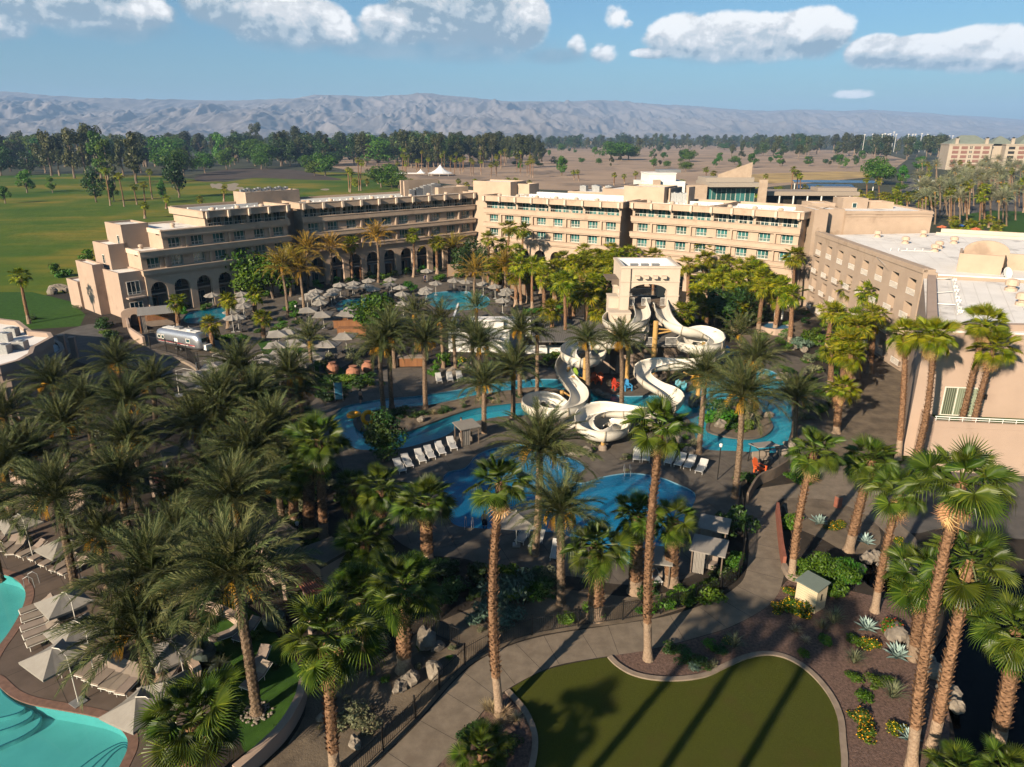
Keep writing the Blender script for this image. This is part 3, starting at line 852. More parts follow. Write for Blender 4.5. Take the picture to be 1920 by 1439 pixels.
M_glass_green = glass_mat('curtained_glass', (0.13, 0.15, 0.105), 0.15, (0.30, 0.33, 0.24))

# ---- window: frame with three panes; meshes are shared by every window of the same size
WIN = {}
def window_meshes(w, h, n):
    key = (round(w, 2), round(h, 2), n)
    if key not in WIN:
        b = MB()
        t = 0.085
        b.slab(0, w, -0.05, 0.05, 0, t); b.slab(0, w, -0.05, 0.05, h - t, h)
        for i in range(n + 1):
            x = i * (w - t) / n
            b.slab(x, x + t, -0.047, 0.047, t, h - t)
        fr = b.mesh('window_frame', M_frame)
        p = MB()
        pw = (w - t) / n - t
        p.slab(0, pw, -0.01, 0.01, 0, h - 2 * t)
        WIN[key] = (fr, {}, p, t, (w - t) / n)
    return WIN[key]
def add_window(parent, x, y, z, w, h, n=3, glass=None, rot=0.0):
    fr, panes, p, t, step = window_meshes(w, h, n)
    o = put('window', fr, parent, (x, y, z), rot)
    g = glass or M_glass
    if g.name not in panes:
        panes[g.name] = p.mesh('pane', g)
    for i in range(n):
        put('pane', panes[g.name], o, (t + i * step, 0, t))
    return o

def rail_mesh(L, h=0.9, sp=0.22, m=None, rad=0.018):
    b = MB()
    b.slab(0, L, -0.03, 0.03, h - 0.05, h)
    b.slab(0, L, -0.02, 0.02, 0.06, 0.10)
    k = max(2, int(L / sp))
    for i in range(k + 1):
        x = i * (L - 0.03) / k
        b.slab(x, x + 0.025, -0.012, 0.012, 0.1, h - 0.05)
    return b.mesh('railing', m or M_frame)

def vent_mesh():
    b = MB()
    b.lathe([(0.55, 0), (0.55, 0.28), (0.36, 0.28), (0.36, 0.5), (0.60, 0.55), (0.62, 0.95), (0.45, 1.12), (0.05, 1.2)], 12)
    return b.mesh('roof_vent', M_vent)
ME_VENT = vent_mesh()
def pipe_mesh():
    b = MB(); b.tube([(0, 0, 0), (0, 0, 0.9)], 0.09, 6); b.lathe([(0.25, 0), (0.12, 0.2)], 8)
    return b.mesh('roof_pipe', M_white)
ME_PIPE = pipe_mesh()
def acunit_mesh():
    b = MB(); b.box((0, 0, 0.75), (1.6, 1.1, 1.5)); b.lathe([(0.42, 1.5), (0.42, 1.62), (0.36, 1.62)], 10)
    for i in range(5): b.slab(-0.7, 0.7, -0.58, -0.55, 0.25 + i * 0.24, 0.35 + i * 0.24)
    return b.mesh('air_conditioner', M_metal)
ME_AC = acunit_mesh()

def seg_local(p0, p1):
    d = Vector((p1[0] - p0[0], p1[1] - p0[1]))
    return d.length, atan2(d.y, d.x)

Z2, Z3, Z4, Z5 = 8.0, 11.2, 14.4, 17.2
def hotel_wing(label, p0, p1, nb, depth=14.0, starts=(0, 0, 0, 0), glass5=None, glass=None, arc_glass=None, cover=()):
    """five storeys: two storeys of arches, two window storeys with balcony bands, a set back top storey under a bracketed parapet"""
    L, ang_ = seg_local(p0, p1)
    root = thing('hotel_wing', label, 'hotel', (p0[0], p0[1], 0), ang_, 'wings of the cream hotel')
    bay = L / nb
    s2, s3, s4, s5 = [s * bay for s in starts]
    n2, n3, n4, n5 = starts
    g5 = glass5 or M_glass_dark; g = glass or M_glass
    w = MB()
    # core behind
    w.slab(s2, L, 2.9, depth, 0, Z2 - 0.25); w.slab(s3, L, 2.4, depth, Z2 - 0.25, Z3 - 0.3)
    w.slab(s4, L, 2.4, depth, Z3 - 0.3, Z4 - 0.5); w.slab(s5, L, 1.9, depth, Z4 - 0.5, Z5 - 0.9)
    ww, wh = min(2.35, bay * 0.54), 2.1
    for (s, n, zf, zt) in ((s3, n3, Z2, Z3), (s4, n4, Z3, Z4)):
        w.slab(s, L, 0.0, 2.4, zf - 1.0, zf + 0.08)
        w.slab(s, L, 0.0, 2.4, zf + 0.08 + wh, zt - 0.98)
        for k in range(n, nb):
            x0 = k * bay; xa = x0 + (bay - ww) / 2
            w.slab(x0 + 0.002, xa, 0.003, 2.4, zf + 0.08, zf + 0.08 + wh)
            w.slab(xa + ww, x0 + bay - 0.002, 0.003, 2.4, zf + 0.08, zf + 0.08 + wh)
            if (k - n) % 2 == 0: w.slab(x0 + bay - 0.2, x0 + bay + 0.2, -0.45, 0.003, zf + 0.02, zt - 1.0)
    w.slab(s5, L, 0.0, 2.0, Z4 - 1.0, Z4 - 0.85)
    body = w.build('wall', M_stucco, root)
    ww_, hh_ = ww, wh
    for (s, n, zf) in ((s3, n3, Z2), (s4, n4, Z3)):
        rmesh = rail_mesh(ww - 0.1, 0.75)
        for k in range(n, nb):
            xa = k * bay + (bay - ww) / 2
            add_window(root, xa, 0.5, zf + 0.1, ww, wh - 0.04, 3, g)
            put('railing', rmesh, root, (xa + 0.05, 0.1, zf + 0.02))
    # balcony bands
    for (s, zt, hh, out) in ((s2 if n2 == n3 else s2, Z2, 0.75, 1.0), (s3, Z3, 0.95, 0.9), (s4, Z4, 1.1, 0.65)):
        b = MB()
        b.slab(s - 0.35, L + 0.35, -out, 0.0, zt - hh, zt - 0.16)
        b.slab(s - 0.43, L + 0.43, -out - 0.08, -0.004, zt - 0.16, zt)
        b.slab(s - 0.25, L + 0.25, -out + 0.18, -0.002, zt - hh - 0.28, zt - hh)
        b.build('balcony_band', M_stucco, root)
    # top storey windows, posts and railing
    x = s5
    k = n5
    zf = Z4 - 0.85
    while k < nb:
        x0 = k * bay
        add_window(root, x0 + 0.35, 1.84, zf + 0.05, bay * 0.40, 2.25, 2, g5)
        add_window(root, x0 + bay * 0.55, 1.84, zf + 0.05, bay * 0.36, 2.25, 2, g5)
        if (k - n5) % 2 == 0:
            pb = MB(); pb.slab(x0 - 0.25, x0 + 0.25, -0.1, 1.9, zf + 0.005, Z5 - 1.22)
            pb.build('post', M_stucco, root)
        k += 1
    pb = MB(); pb.slab(L - 0.3, L + 0.2, -0.1, 1.9, zf, Z5 - 1.22); pb.build('post', M_stucco, root)
    rm = rail_mesh(bay * 2 - 0.6, 1.25, 0.5)
    for k in range(n5, nb - 1, 2):
        put('railing', rm, root, (k * bay + 0.3, -0.12, Z4 - 0.7))
    # roof, parapet, brackets
    b = MB(); b.slab(s5 - 0.5, L + 0.5, -0.5, depth, Z5 - 1.2, Z5 - 0.85); b.slab(s5 - 0.3, L + 0.3, 0.2, depth - 0.3, Z5 - 0.85, Z5 - 0.62)
    b.build('roof', M_roof, root)
    b = MB()
    b.slab(s5 - 0.75, L + 0.75, -0.75, -0.25, Z5 - 1.25, Z5 - 0.12); b.slab(s5 - 0.75, s5 - 0.3, -0.25, depth, Z5 - 1.25, Z5 - 0.12)
    b.slab(L + 0.3, L + 0.75, -0.25, depth, Z5 - 1.25, Z5 - 0.12); b.slab(s5 - 0.3, L + 0.3, depth - 0.3, depth + 0.1, Z5 - 1.2, Z5 + 0.1)
    b.slab(s5 - 0.83, L + 0.83, -0.83, -0.2, Z5 - 0.12, Z5); b.slab(s5 - 0.83, s5 - 0.25, -0.2, depth, Z5 - 0.12, Z5); b.slab(L + 0.25, L + 0.83, -0.2, depth, Z5 - 0.12, Z5)
    b.build('parapet', M_stucco, root)
    cb = MB(); cb.slab(-0.24, 0.24, -0.42, 0, 0, 1.06); cb.add([(-0.24, -0.42, 0), (0.24, -0.42, 0), (0.24, 0, 0), (-0.24, 0, 0), (-0.16, -0.05, -0.35), (0.16, -0.05, -0.35)], [(0, 1, 5, 4), (1, 2, 5), (3, 0, 4), (2, 3, 4, 5)])
    cbm = cb.mesh('bracket', M_cap)
    for k in range(n5, nb + 1):
        put('bracket', cbm, root, (k * bay if k < nb else L - 0.1, -0.76, Z5 - 1.18))
    for k in range(int((L - s5) / 5)):
        put('roof_vent', ME_VENT, root, (s5 + 2.5 + k * 5.0, 1.9, Z5 - 0.62)).scale = (0.8, 0.8, 0.8)
        if k % 2: put('roof_pipe', ME_PIPE, root, (s5 + 4 + k * 5.0, 5.5, Z5 - 0.62))
    b = MB()
    for k in range(int((L - s5) / 1.6)):
        b.box((s5 + 1 + k * 1.6, 4.0, Z5 - 0.5), (0.3, 0.3, 0.25)); b.box((s5 + 1.5 + k * 1.6, 7.5, Z5 - 0.5), (0.25, 0.4, 0.22))
    b.slab(s5 + 1, L - 1, 3.9, 4.1, Z5 - 0.4, Z5 - 0.32); b.slab(s5 + 1, L - 1, 8.5, 9.0, Z5 - 0.6, Z5 - 0.05)
    b.build('roof_duct', M_white, root)
    # terraces of the stepped end
    for (sa, sb, zz) in ((s2, s3, Z2), (s3, s4, Z3), (s4, s5, Z4)):
        if sb > sa:
            b = MB(); b.slab(sa, sb, 0.0, depth - 0.5, zz - 0.45, zz - 0.2); b.build('terrace_roof', M_roof, root)
            b = MB(); b.slab(sa - 0.12, sa + 0.3, 0.0, depth - 0.4, zz - 0.7, zz + 0.1); b.slab(sa, sb, depth - 0.5, depth, zz - 0.7, zz + 0.1)
            b.slab(sa + 0.3, sb, 0.002, 0.3, zz - 0.7, zz + 0.06)
            b.build('parapet', M_cap, root)
            put('roof_vent', ME_VENT, root, ((sa + sb) / 2, 4.5, zz - 0.2)).scale = (0.7, 0.7, 0.7)
    # arcade
    ab = MB()
    zt = Z2 - 1.02
    pw = bay * 0.15; r = (bay - 2 * pw) / 2; hc = 4.2; rh = min(r * 1.05, zt - hc - 0.45)
    n = 10
    cx = bay / 2
    for yy0, yy1 in ((-0.5, 0.35),):
        ab.slab(0.002, pw, yy0, yy1, 0, hc); ab.slab(bay - pw, bay - 0.002, yy0, yy1, 0, hc)
        pts = [(cx - r * cos(pi * i / n), hc + rh * sin(pi * i / n)) for i in range(n + 1)]
        vs, fs = [], []
        for (px_, pz) in pts:
            vs += [(px_, yy0, pz), (px_, yy1, pz), (px_, yy0, zt), (px_, yy1, zt)]
        for i in range(n):
            o = i * 4; q = o + 4
            fs += [(o, q, q + 2, o + 2), (o + 1, o + 3, q + 3, q + 1), (o, o + 1, q + 1, q)]
        ab.add(vs, fs)
        ab.slab(0.002, pw, yy0, yy1, hc, zt); ab.slab(bay - pw, bay - 0.002, yy0, yy1, hc, zt)
    am = ab.mesh('arch', M_stucco)
    rm2 = rail_mesh(2 * r - 0.1, 0.95, 0.2, M_black)
    bs = MB(); bs.slab(0.0, L - s2, 0.36, 2.9, 3.35, 3.6); bs.build('balcony_floor', M_stucco2, root, loc=(s2, 0, 0))
    for k in range(n2, nb):
        put('arch', am, root, (k * bay, 0, 0))
        put('railing', rm2, root, (k * bay + pw + 0.05, 0.5, 3.6))
        add_window(root, k * bay + pw + 0.1, 2.8, 0.1, 2 * r - 0.2, 2.3, 3, M_glass_dark)
        add_window(root, k * bay + pw + 0.1, 2.8, 3.7, 2 * r - 0.2, 2.3, 3, M_glass_dark)
    return root, L, bay

def box_part(root, name, x0, x1, y0, y1, z0, z1, m, roof=True, cap=0.35):
    """stucco block with a parapet and a pale roof inside it"""
    b = MB(); b.slab(x0, x1, y0, y1, z0, z1 - 0.45)
    t = 0.3
    b.slab(x0, x1, y0, y0 + t, z1 - 0.45, z1); b.slab(x0, x1, y1 - t, y1, z1 - 0.45, z1)
    b.slab(x0, x0 + t, y0 + t, y1 - t, z1 - 0.45, z1); b.slab(x1 - t, x1, y0 + t, y1 - t, z1 - 0.45, z1)
    o = b.build(name, m, root)
    if roof:
        r = MB(); r.slab(x0 + t, x1 - t, y0 + t, y1 - t, z1 - 0.45, z1 - 0.3); r.build('roof', M_roof, root)
    return o

# --- left wing with its stepped end
dA = Vector((0.66, 0.752)).normalized()
PA0 = Vector((-67.0, 120.0)); PA1 = PA0 + dA * 33.2
wA, LA, bA = hotel_wing('stepped left hotel wing with its terraces falling towards the golf course', PA0, PA1, 8, 13.0, (1, 1, 2, 4))
# end block and stair blocks of the stepped end (depth direction is the wing's own y)
box_part(wA, 'end_block', 0.0, bA - 0.02, -0.15, 8.0, 0, Z2 + 0.02, M_stucco_pink)
box_part(wA, 'stair_block', -1.6, 0.3, 6.5, 14.2, 0, Z2 + 0.9, M_stucco_pink)
box_part(wA, 'stair_block', -2.0, 0.3, 14.22, 19.8, 0, 5.0, M_stucco_pink)
box_part(wA, 'stair_block', bA - 2.9, bA + 0.4, 5.6, 12.6, Z2 - 0.2, Z3 + 0.95, M_stucco_pink)
box_part(wA, 'stair_block', 2 * bA - 4.4, 2 * bA + 0.3, 5.6, 12.7, Z3 - 0.2, Z4 + 0.95, M_stucco_pink)
for (x, z) in ((0.6, 4.1), (0.6, 0.5)):
    add_window(wA, 1.0, -0.2, z, 2.2, 2.3, 3, M_glass_dark)
b = MB(); b.slab(0.6, 3.6, -1.3, -0.16, 3.5, 3.75); b.build('balcony_floor', M_stucco_pink, wA)
put('railing', rail_mesh(2.9, 0.95, 0.2), wA, (0.65, -1.25, 3.75))
for (x, y, z) in ((bA - 2.95, 8.0, Z2 + 0.6), (2 * bA - 4.45, 7.0, Z3 + 0.6)):
    add_window(wA, x, y + 0.9, z, 0.9, 1.6, 1, M_glass_dark, rot=-pi / 2)
b = MB(); b.slab(4.05 * bA, 4.05 * bA + 0.2, 1.9, 12.8, Z4 - 0.3, Z5 - 0.95); b.build('end_wall', M_stucco_pink, wA)
# core and plant room between the first two wings
box_part(wA, 'stair_core', LA + 0.4, LA + 9.5, 5.0, 13.5, 0, 17.0, M_stucco2)
box_part(wA, 'plant_room', LA - 3.5, LA + 9.0, 8.6, 13.4, 16.6, 19.3, M_stucco2)
for i in range(14):
    MB().box((LA - 3 + i * 0.8, 11.0, 19.4 + (i % 3) * 0.15), (0.5, 0.7, 0.6)).build('roof_unit', M_metal, wA)

# --- second wing
PB0 = Vector((-42.9, 148.6)); PB1 = Vector((-9.6, 177.2))
wB, LB, bB = hotel_wing('long second hotel wing above the row of arches and palms', PB0, PB1, 10, 13.0)
box_part(wB, 'stair_core', LB + 0.5, LB + 8, 3.0, 12, 0, 16.8, M_stucco2)
b = MB(); b.slab(LB - 16, LB - 14.8, 5.0, 5.4, Z5 - 0.7, 20.2); b.slab(LB - 14.8, LB - 4, 8.4, 8.8, Z5 - 0.7, 20.2); b.build('plant_screen', M_stucco, wB)
for i, (dx, s) in enumerate(((-13.2, 1.0), (-11.2, 1.2), (-9.0, 1.5), (-6.6, 1.7), (-4.0, 1.0))):
    o = put('air_conditioner', ME_AC, wB, (LB + dx, 6.6, Z5 - 0.62)); o.scale = (s, s, s)
box_part(wB, 'roof_block', LB - 7, LB + 2, 4.2, 9, Z5 - 0.8, Z5 + 1.2, M_stucco)

# --- third wing, sunlit
PC0 = Vector((-6.0, 169.2)); PC1 = Vector((22.6, 151.0))
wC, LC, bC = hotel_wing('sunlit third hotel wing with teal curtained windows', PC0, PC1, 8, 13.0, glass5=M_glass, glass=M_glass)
box_part(wC, 'plant_room', -7.5, 3.2, 5.5, 12.5, 0, 19.9, M_stucco)
box_part(wC, 'plant_room', 3.2, 6.5, 8.5, 13, Z5 - 0.8, 19.4, M_stucco)
box_part(wC, 'rear_wing', 8.5, 30, 24, 44, 0, 17.0, M_stucco)
box_part(wC, 'rear_penthouse', 20, 34, 20, 36, 0, 18.3, M_stucco2)
for i in range(6):
    o = put('air_conditioner', ME_AC, wC, (10 + i * 1.9, 30 + (i % 2) * 3, 16.7)); o.scale = (1.1, 1.2, 0.9)
b = MB(); b.slab(4, 33, 11.5, 12.6, Z5 - 0.6, Z5 + 0.25); b.build('roof_duct', M_white, wC)

# --- fourth wing, two straight parts
PD0 = Vector((25.4, 151.2)); PDm = Vector((39.2, 141.6)); PD1 = Vector((52.0, 130.3))
wD, LD, bD = hotel_wing('fourth hotel wing behind the slide tower, left half', PD0, PDm, 4, 13.0, glass5=M_glass, glass=M_glass)
box_part(wD, 'plant_room', -5.8, 3.6, 6.5, 13.5, 0, 19.9, M_stucco)
b = MB(); b.slab(4.0, 4.3, 8, 11, Z5 - 0.7, 19.6); b.slab(8.2, 8.6, 7.5, 11, Z5 - 0.7, 20.0); b.build('plant_screen', M_stucco, wD)
for i in range(3):
    o = put('air_conditioner', ME_AC, wD, (5.0 + i * 1.3, 9.0, Z5 - 0.62)); o.scale = (0.8, 1, 1.4)
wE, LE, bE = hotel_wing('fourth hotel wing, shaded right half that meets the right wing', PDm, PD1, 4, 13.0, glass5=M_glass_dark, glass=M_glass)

# --- right wing: long courtyard wall with deep balconies, then an angled end towards the camera
def recessed_wall(root, L, floors, zs, nb, depth_r, ww, wh, m, x0=0.0, zbase=0.5, skip=()):
    """wall of piers and bands (outer face on y = 0) with a window at the back of every opening"""
    w = MB()
    bay = L / nb
    zprev = 0.0
    for f in range(floors):
        z = zs[f]
        w.slab(x0, x0 + L, 0, depth_r, zprev, z)
        for k in range(nb + 1):
            xa = x0 + (k - 0.5) * bay + ww / 2 if k > 0 else x0
            xb = x0 + (k + 0.5) * bay - ww / 2 if k < nb else x0 + L
            w.slab(xa, xb, 0.002, depth_r - 0.003, z, z + wh)
        zprev = z + wh
    w.slab(x0, x0 + L, 0, depth_r, zprev, zs[-1] + wh + 1.6)
    return w

PF0 = Vector((54.0, 128.0)); PF1 = Vector((52.4, 90.0)); PF2 = Vector((38.8, 64.3))
ZF = 14.0
LF, aF = seg_local(PF0, PF1)
wF = thing('hotel_wing', 'low right hotel wing with a white flat roof and deep courtyard balconies', 'hotel', (PF0.x, PF0.y, 0), aF, 'wings of the cream hotel')
zsF = [0.7, 3.9, 7.1, 10.25]
w = recessed_wall(wF, LF, 4, zsF, 8, 1.5, 2.1, 2.15, M_stucco2)
w.slab(0, LF, 1.502, 1.8, 0, ZF - 0.4)
w.build('wall', M_stucco2, wF)
rmF = rail_mesh(2.2, 0.85, 0.16, M_white)
slabF = MB(); slabF.slab(0, 2.4, -0.45, -0.004, -0.14, 0.0); slabFm = slabF.mesh('balcony_floor', M_stucco2)
for f in range(4):
    for k in range(8):
        xc = (k + 0.5) * LF / 8
        add_window(wF, xc - 1.0, 1.4, zsF[f] + 0.05, 2.0, 2.05, 2, M_glass_green)
        put('railing', rmF, wF, (xc - 1.1, -0.02 if f == 3 else -0.40, zsF[f] - 0.02))
        if f < 3 or k == 0: put('balcony_floor', slabFm, wF, (xc - 1.2, 0, zsF[f]))
# body of the right wing as one footprint in local coordinates
def toF(p):
    v = Vector((p[0] - PF0.x, p[1] - PF0.y)); c, s = cos(-aF), sin(-aF)
    return (v.x * c - v.y * s, v.x * s + v.y * c)
footF = [toF(PF0 + Vector((1.8, 0))), toF(PF1 + Vector((1.9, 0))), toF((66, 86)), toF((110, 80)), toF((110, 128)), toF((78, 131))]
b = MB(); b.prism(footF, 0, ZF - 0.75); b.build('body', M_stucco2, wF)
b = MB(); b.prism(footF, ZF - 0.746, ZF - 0.6); b.build('roof', M_roof, wF)
b = MB(); b.slab(0, LF, -0.06, 0.5, ZF - 0.35, ZF + 0.12); b.slab(0, LF, -0.14, -0.06, ZF - 0.5, ZF - 0.1); b.build('parapet', M_stucco2, wF)
b = MB(); b.slab(0.3, LF - 0.6, 1.0, 1.7, ZF - 0.6, ZF - 0.1); b.build('roof_edge', M_white, wF)
# straight roof edges along the far side
b = MB()
def edge_bar(b, pa, pb, w_, z0, z1):
    pa, pb = Vector(pa), Vector(pb); d = (pb - pa); n = Vector((-d.y, d.x)).normalized() * w_ / 2
    b.prism([pa + n, pa - n, pb - n, pb + n], z0, z1)
edge_bar(b, toF((78, 131)), toF((110, 112)), 0.6, ZF - 0.6, ZF + 0.2); edge_bar(b, toF((76, 129)), toF((108, 110)), 0.5, ZF - 0.6, ZF - 0.2)
b.build('roof_edge', M_cap, wF)
for (u, v) in ((1645, 445), (1697, 457), (1731, 444), (1788, 457), (1752, 472), (1760, 466)):
    p = G(u, v, ZF - 0.6); q = toF(p); put('roof_vent', ME_VENT, wF, (q[0], q[1], ZF - 0.6))
b = MB()
for i in range(5):
    p, q = toF(G(1670 + i * 15, 470, ZF - 0.55)), toF(G(1672 + i * 15, 470, ZF - 0.55)); b.tube([(*p, ZF - 0.6), (*p, ZF - 0.2)], 0.06, 5)
edge_bar(b, toF(G(1690, 471, ZF - 0.5)), toF(G(1750, 472, ZF - 0.5)), 0.12, ZF - 0.5, ZF - 0.42)
b.build('roof_pipe', M_white, wF)

# angled end of the right wing
L2, a2 = seg_local(PF1, PF2)
wG = thing('hotel_wing', 'pink end of the right wing with a first floor terrace facing the garden', 'hotel', (PF1.x, PF1.y, 0), a2, 'wings of the cream hotel')
def toG(p):
    v = Vector((p[0] - PF1.x, p[1] - PF1.y)); c, s = cos(-a2), sin(-a2)
    return (v.x * c - v.y * s, v.x * s + v.y * c)
ZG = 13.5
PR = Vector((62.0, 61.2)); PRR = Vector((100, 60.0))
footG = [toG(PF1 + Vector((0.1, -0.1))), toG(PF2), toG(PR), toG(PRR), toG((100, 79.9)), toG((65.9, 85.9))]
b = MB(); b.prism(footG, 0, ZG - 0.75); b.build('body', M_stucco_pink, wG)
b = MB(); b.prism(footG, ZG - 0.746, ZG - 0.62); b.build('roof', M_roof, wG)
b = MB(); edge_bar(b, toG(PF1 + Vector((0.6, -0.9))), toG(PF2 + Vector((0.55, 0.3))), 0.9, ZG - 0.75, ZG); edge_bar(b, toG(PF2 + Vector((0.5, 0.35))), toG(PR + Vector((38, 0.2))), 0.7, ZG - 0.75, ZG - 0.01); b.build('parapet', M_stucco_pink, wG)
# projecting lower storey with the terrace and its railing
dirR = (PR - PF2).normalized(); nrm = Vector((dirR.y, -dirR.x))
q0 = PF2 + dirR * 0.9; q1 = PF2 + dirR * 30
b = MB(); b.prism([toG(q0), toG(q0 + nrm * 3.2), toG(q1 + nrm * 3.2), toG(q1)], 0, 4.5); b.build('terrace_base', M_stucco_pink, wG)
b = MB(); edge_bar(b, toG(q0 + nrm * 3.0), toG(q1 + nrm * 3.0), 0.3, 4.5, 5.05); edge_bar(b, toG(q0 + dirR * .15 + nrm * 2.84), toG(q0 + dirR * .15), 0.3, 4.5, 5.05); b.build('parapet', M_stucco_pink, wG)
b = MB(); edge_bar(b, toG(q0 + nrm * 3.0), toG(q1 + nrm * 3.0), 0.07, 5.42, 5.5); edge_bar(b, toG(q0 + nrm * 3.0), toG(q1 + nrm * 3.0), 0.05, 5.22, 5.27)
for i in range(25):
    p = toG(q0 + dirR * (0.1 + i * 1.15) + nrm * 3.0); b.tube([(*p, 5.0), (*p, 5.46)], 0.03, 5)
b.build('railing', M_white, wG)
b = MB(); b.prism([toG(q0 + dirR * .4 + nrm * 0.05), toG(q0 + dirR * .4 + nrm * 2.8), toG(q1 + nrm * 2.8), toG(q1 + nrm * 0.05)], 4.504, 4.53); b.build('terrace_turf', M_lawn, wG)
angR = atan2(dirR.y, dirR.x) - a2
p = toG(PF2 + dirR * 2.6 + nrm * 0.06)
o = add_window(wG, p[0], p[1], 4.55, 3.4, 2.9, 3, M_glass_green, rot=angR)
p = toG(PF2 + dirR * 6.3 + nrm * 0.1); b = MB(); b.box((p[0], p[1], 6.6), (0.25, 0.2, 0.5), angR); b.build('wall_lamp', M_black, wG)
for (u, v) in ((1895, 545), (1916, 572)):
    q = toG(G(u, v, ZG - .6)); put('roof_vent', ME_VENT, wG, (q[0], q[1], ZG - 0.62)).scale = (1.2, 1.2, 1.2)
b = MB()
for (ua, va, ub, vb) in ((1786, 510, 1800, 590), (1781, 516, 1795, 592), (1748, 525, 1784, 524), (1752, 572, 1792, 574), (1746, 552, 1788, 549)):
    edge_bar(b, toG(G(ua, va, ZG - .6)), toG(G(ub, vb, ZG - .6)), 0.10, ZG - .5, ZG - .4)
for i in range(12):
    q = toG(G(1787 + i * 1.2, 514 + i * 6.6, ZG - .6)); b.box((q[0], q[1], ZG - .45), (0.5, 0.12, 0.3), i)
b.build('roof_pipe', M_white, wG)
b = MB()
for k in range(9):
    u0 = 1600 + k * 34; p, q = toF(G(u0, 446, ZF - .6)), toF(G(u0 + 60, 497, ZF - .6)); edge_bar(b, p, q, 0.05, ZF - .6, ZF - .585)
M_seam = mat('roof_seam_tape', (0.62, 0.585, 0.55), 0.8)
o = b.build('roof_seam', M_seam, wF); o['kind'] = 'stuff'
b = MB()
for k in range(7):
    p, q = toG(G(1752 + k * 24, 530, ZG - .62)), toG(G(1768 + k * 27, 604, ZG - .62)); edge_bar(b, p, q, 0.05, ZG - .62, ZG - .605)
o = b.build('roof_seam', M_seam, wG); o['kind'] = 'stuff'
# arched plant screen on the roof
c0 = toG(G(1791, 517, ZG - .62)); c1 = toG(G(1874, 524, ZG - .62))
d_ = Vector(c1) - Vector(c0); ang_s = atan2(d_.y, d_.x); Ls = d_.length
scr = thing('plant_screen', 'tan arched plant screen standing on the right wing roof', 'roof screen', (0, 0, 0))
def world_of(q):
    c, s = cos(a2), sin(a2); return (PF1.x + q[0] * c - q[1] * s, PF1.y + q[0] * s + q[1] * c)
w0 = world_of(c0); scr.location = (w0[0], w0[1], ZG - 0.62); scr.rotation_euler = (0, 0, a2 + ang_s)
b = MB(); b.slab(0, Ls, 0, 0.3, 0.35, 2.9); b.slab(0, 0.3, 0.3, 5.2, 0.35, 2.9); b.build('wall', M_stucco, scr)
b = MB(); b.slab(Ls * 0.05, Ls * 1.9, 5.2, 5.5, 0.35, 2.6)
b.prism([(-2.6, 0), (2.6, 0)] + [(2.6 * cos(pi * i / 12), 1.5 * sin(pi * i / 12)) for i in range(1, 12)], 5.2, 5.5, 0, Matrix(((1, 0, 0, Ls * 0.62), (0, 0, 1, 0), (0, 1, 0, 2.6), (0, 0, 0, 1))))
b.build('arched_wall', M_stucco, scr)
b = MB()
for i in range(6): b.slab(0.3 + i * Ls / 6, 0.45 + i * Ls / 6, 0.05, 0.2, -0.01, 0.35)
b.slab(Ls + 0.3, Ls + 0.4, 0.4, 5.0, 0, 2.4); b.build('screen_leg', M_black, scr)
dish = thing('satellite_dish', 'small grey satellite dish beside the rooftop plant screen', 'satellite dish', (0, 0, 0))
wd = G(1882, 527, ZG - .6); dish.location = (wd.x, wd.y, ZG - .62)
b = MB(); b.tube([(0, 0, 0), (0, 0, 0.9)], 0.06, 6); b.build('mast', M_metal, dish)
b = MB(); b.lathe([(0.05, 0), (0.45, 0.08), (0.75, 0.25), (0.72, 0.28), (0.40, 0.13), (0.05, 0.05)], 14); o = b.build('reflector', M_white, dish, loc=(0, -0.1, 1.0)); o.rotation_euler = (R(70), 0, R(20))

# tall block behind the right wing
PE0 = Vector((53.2, 131.0)); LEb = 23.2
wH = thing('hotel_block', 'tall windowless tan hotel block behind the low right wing', 'hotel', (PE0.x, PE0.y, 0), R(0.5), None)
box_part(wH, 'stair_tower', 1.0, 3.5, -0.9, 8, 0, 17.6, M_stucco2)
box_part(wH, 'stair_tower', 3.52, 7.4, 1.2, 8, 0, 17.5, M_stucco2)
box_part(wH, 'wall', 7.42, LEb, 0.6, 14, 0, 17.2, M_stucco)
b = MB(); b.slab(7.3, LEb + 0.12, 0.45, 0.596, 16.7, 17.0); b.slab(7.3, LEb + 0.12, 0.5, 0.596, 16.2, 16.35); b.build('cornice', M_stucco2, wH)
box_part(wH, 'penthouse', 4.5, 9.0, 9.0, 14, 0, 17.9, M_stucco)
box_part(wH, 'penthouse', 10.2, 15, 8.5, 13, 16, 18.8, M_stucco2)
box_part(wH, 'penthouse', 15.5, 20, 8.5, 13, 16, 18.1, M_stucco)
add_window(wH, 12.0, 8.45, 17.0, 0.9, 1.0, 1, M_glass_dark)

# ================================================================== other buildings
def facade_windows(root, L, zrows, n, w, h, y=-0.03, glass=None, x0=0.0):
    for z in zrows:
        for k in range(n):
            add_window(root, x0 + (k + 0.5) * L / n - w / 2, y, z, w, h, 2, glass or M_glass_dark)

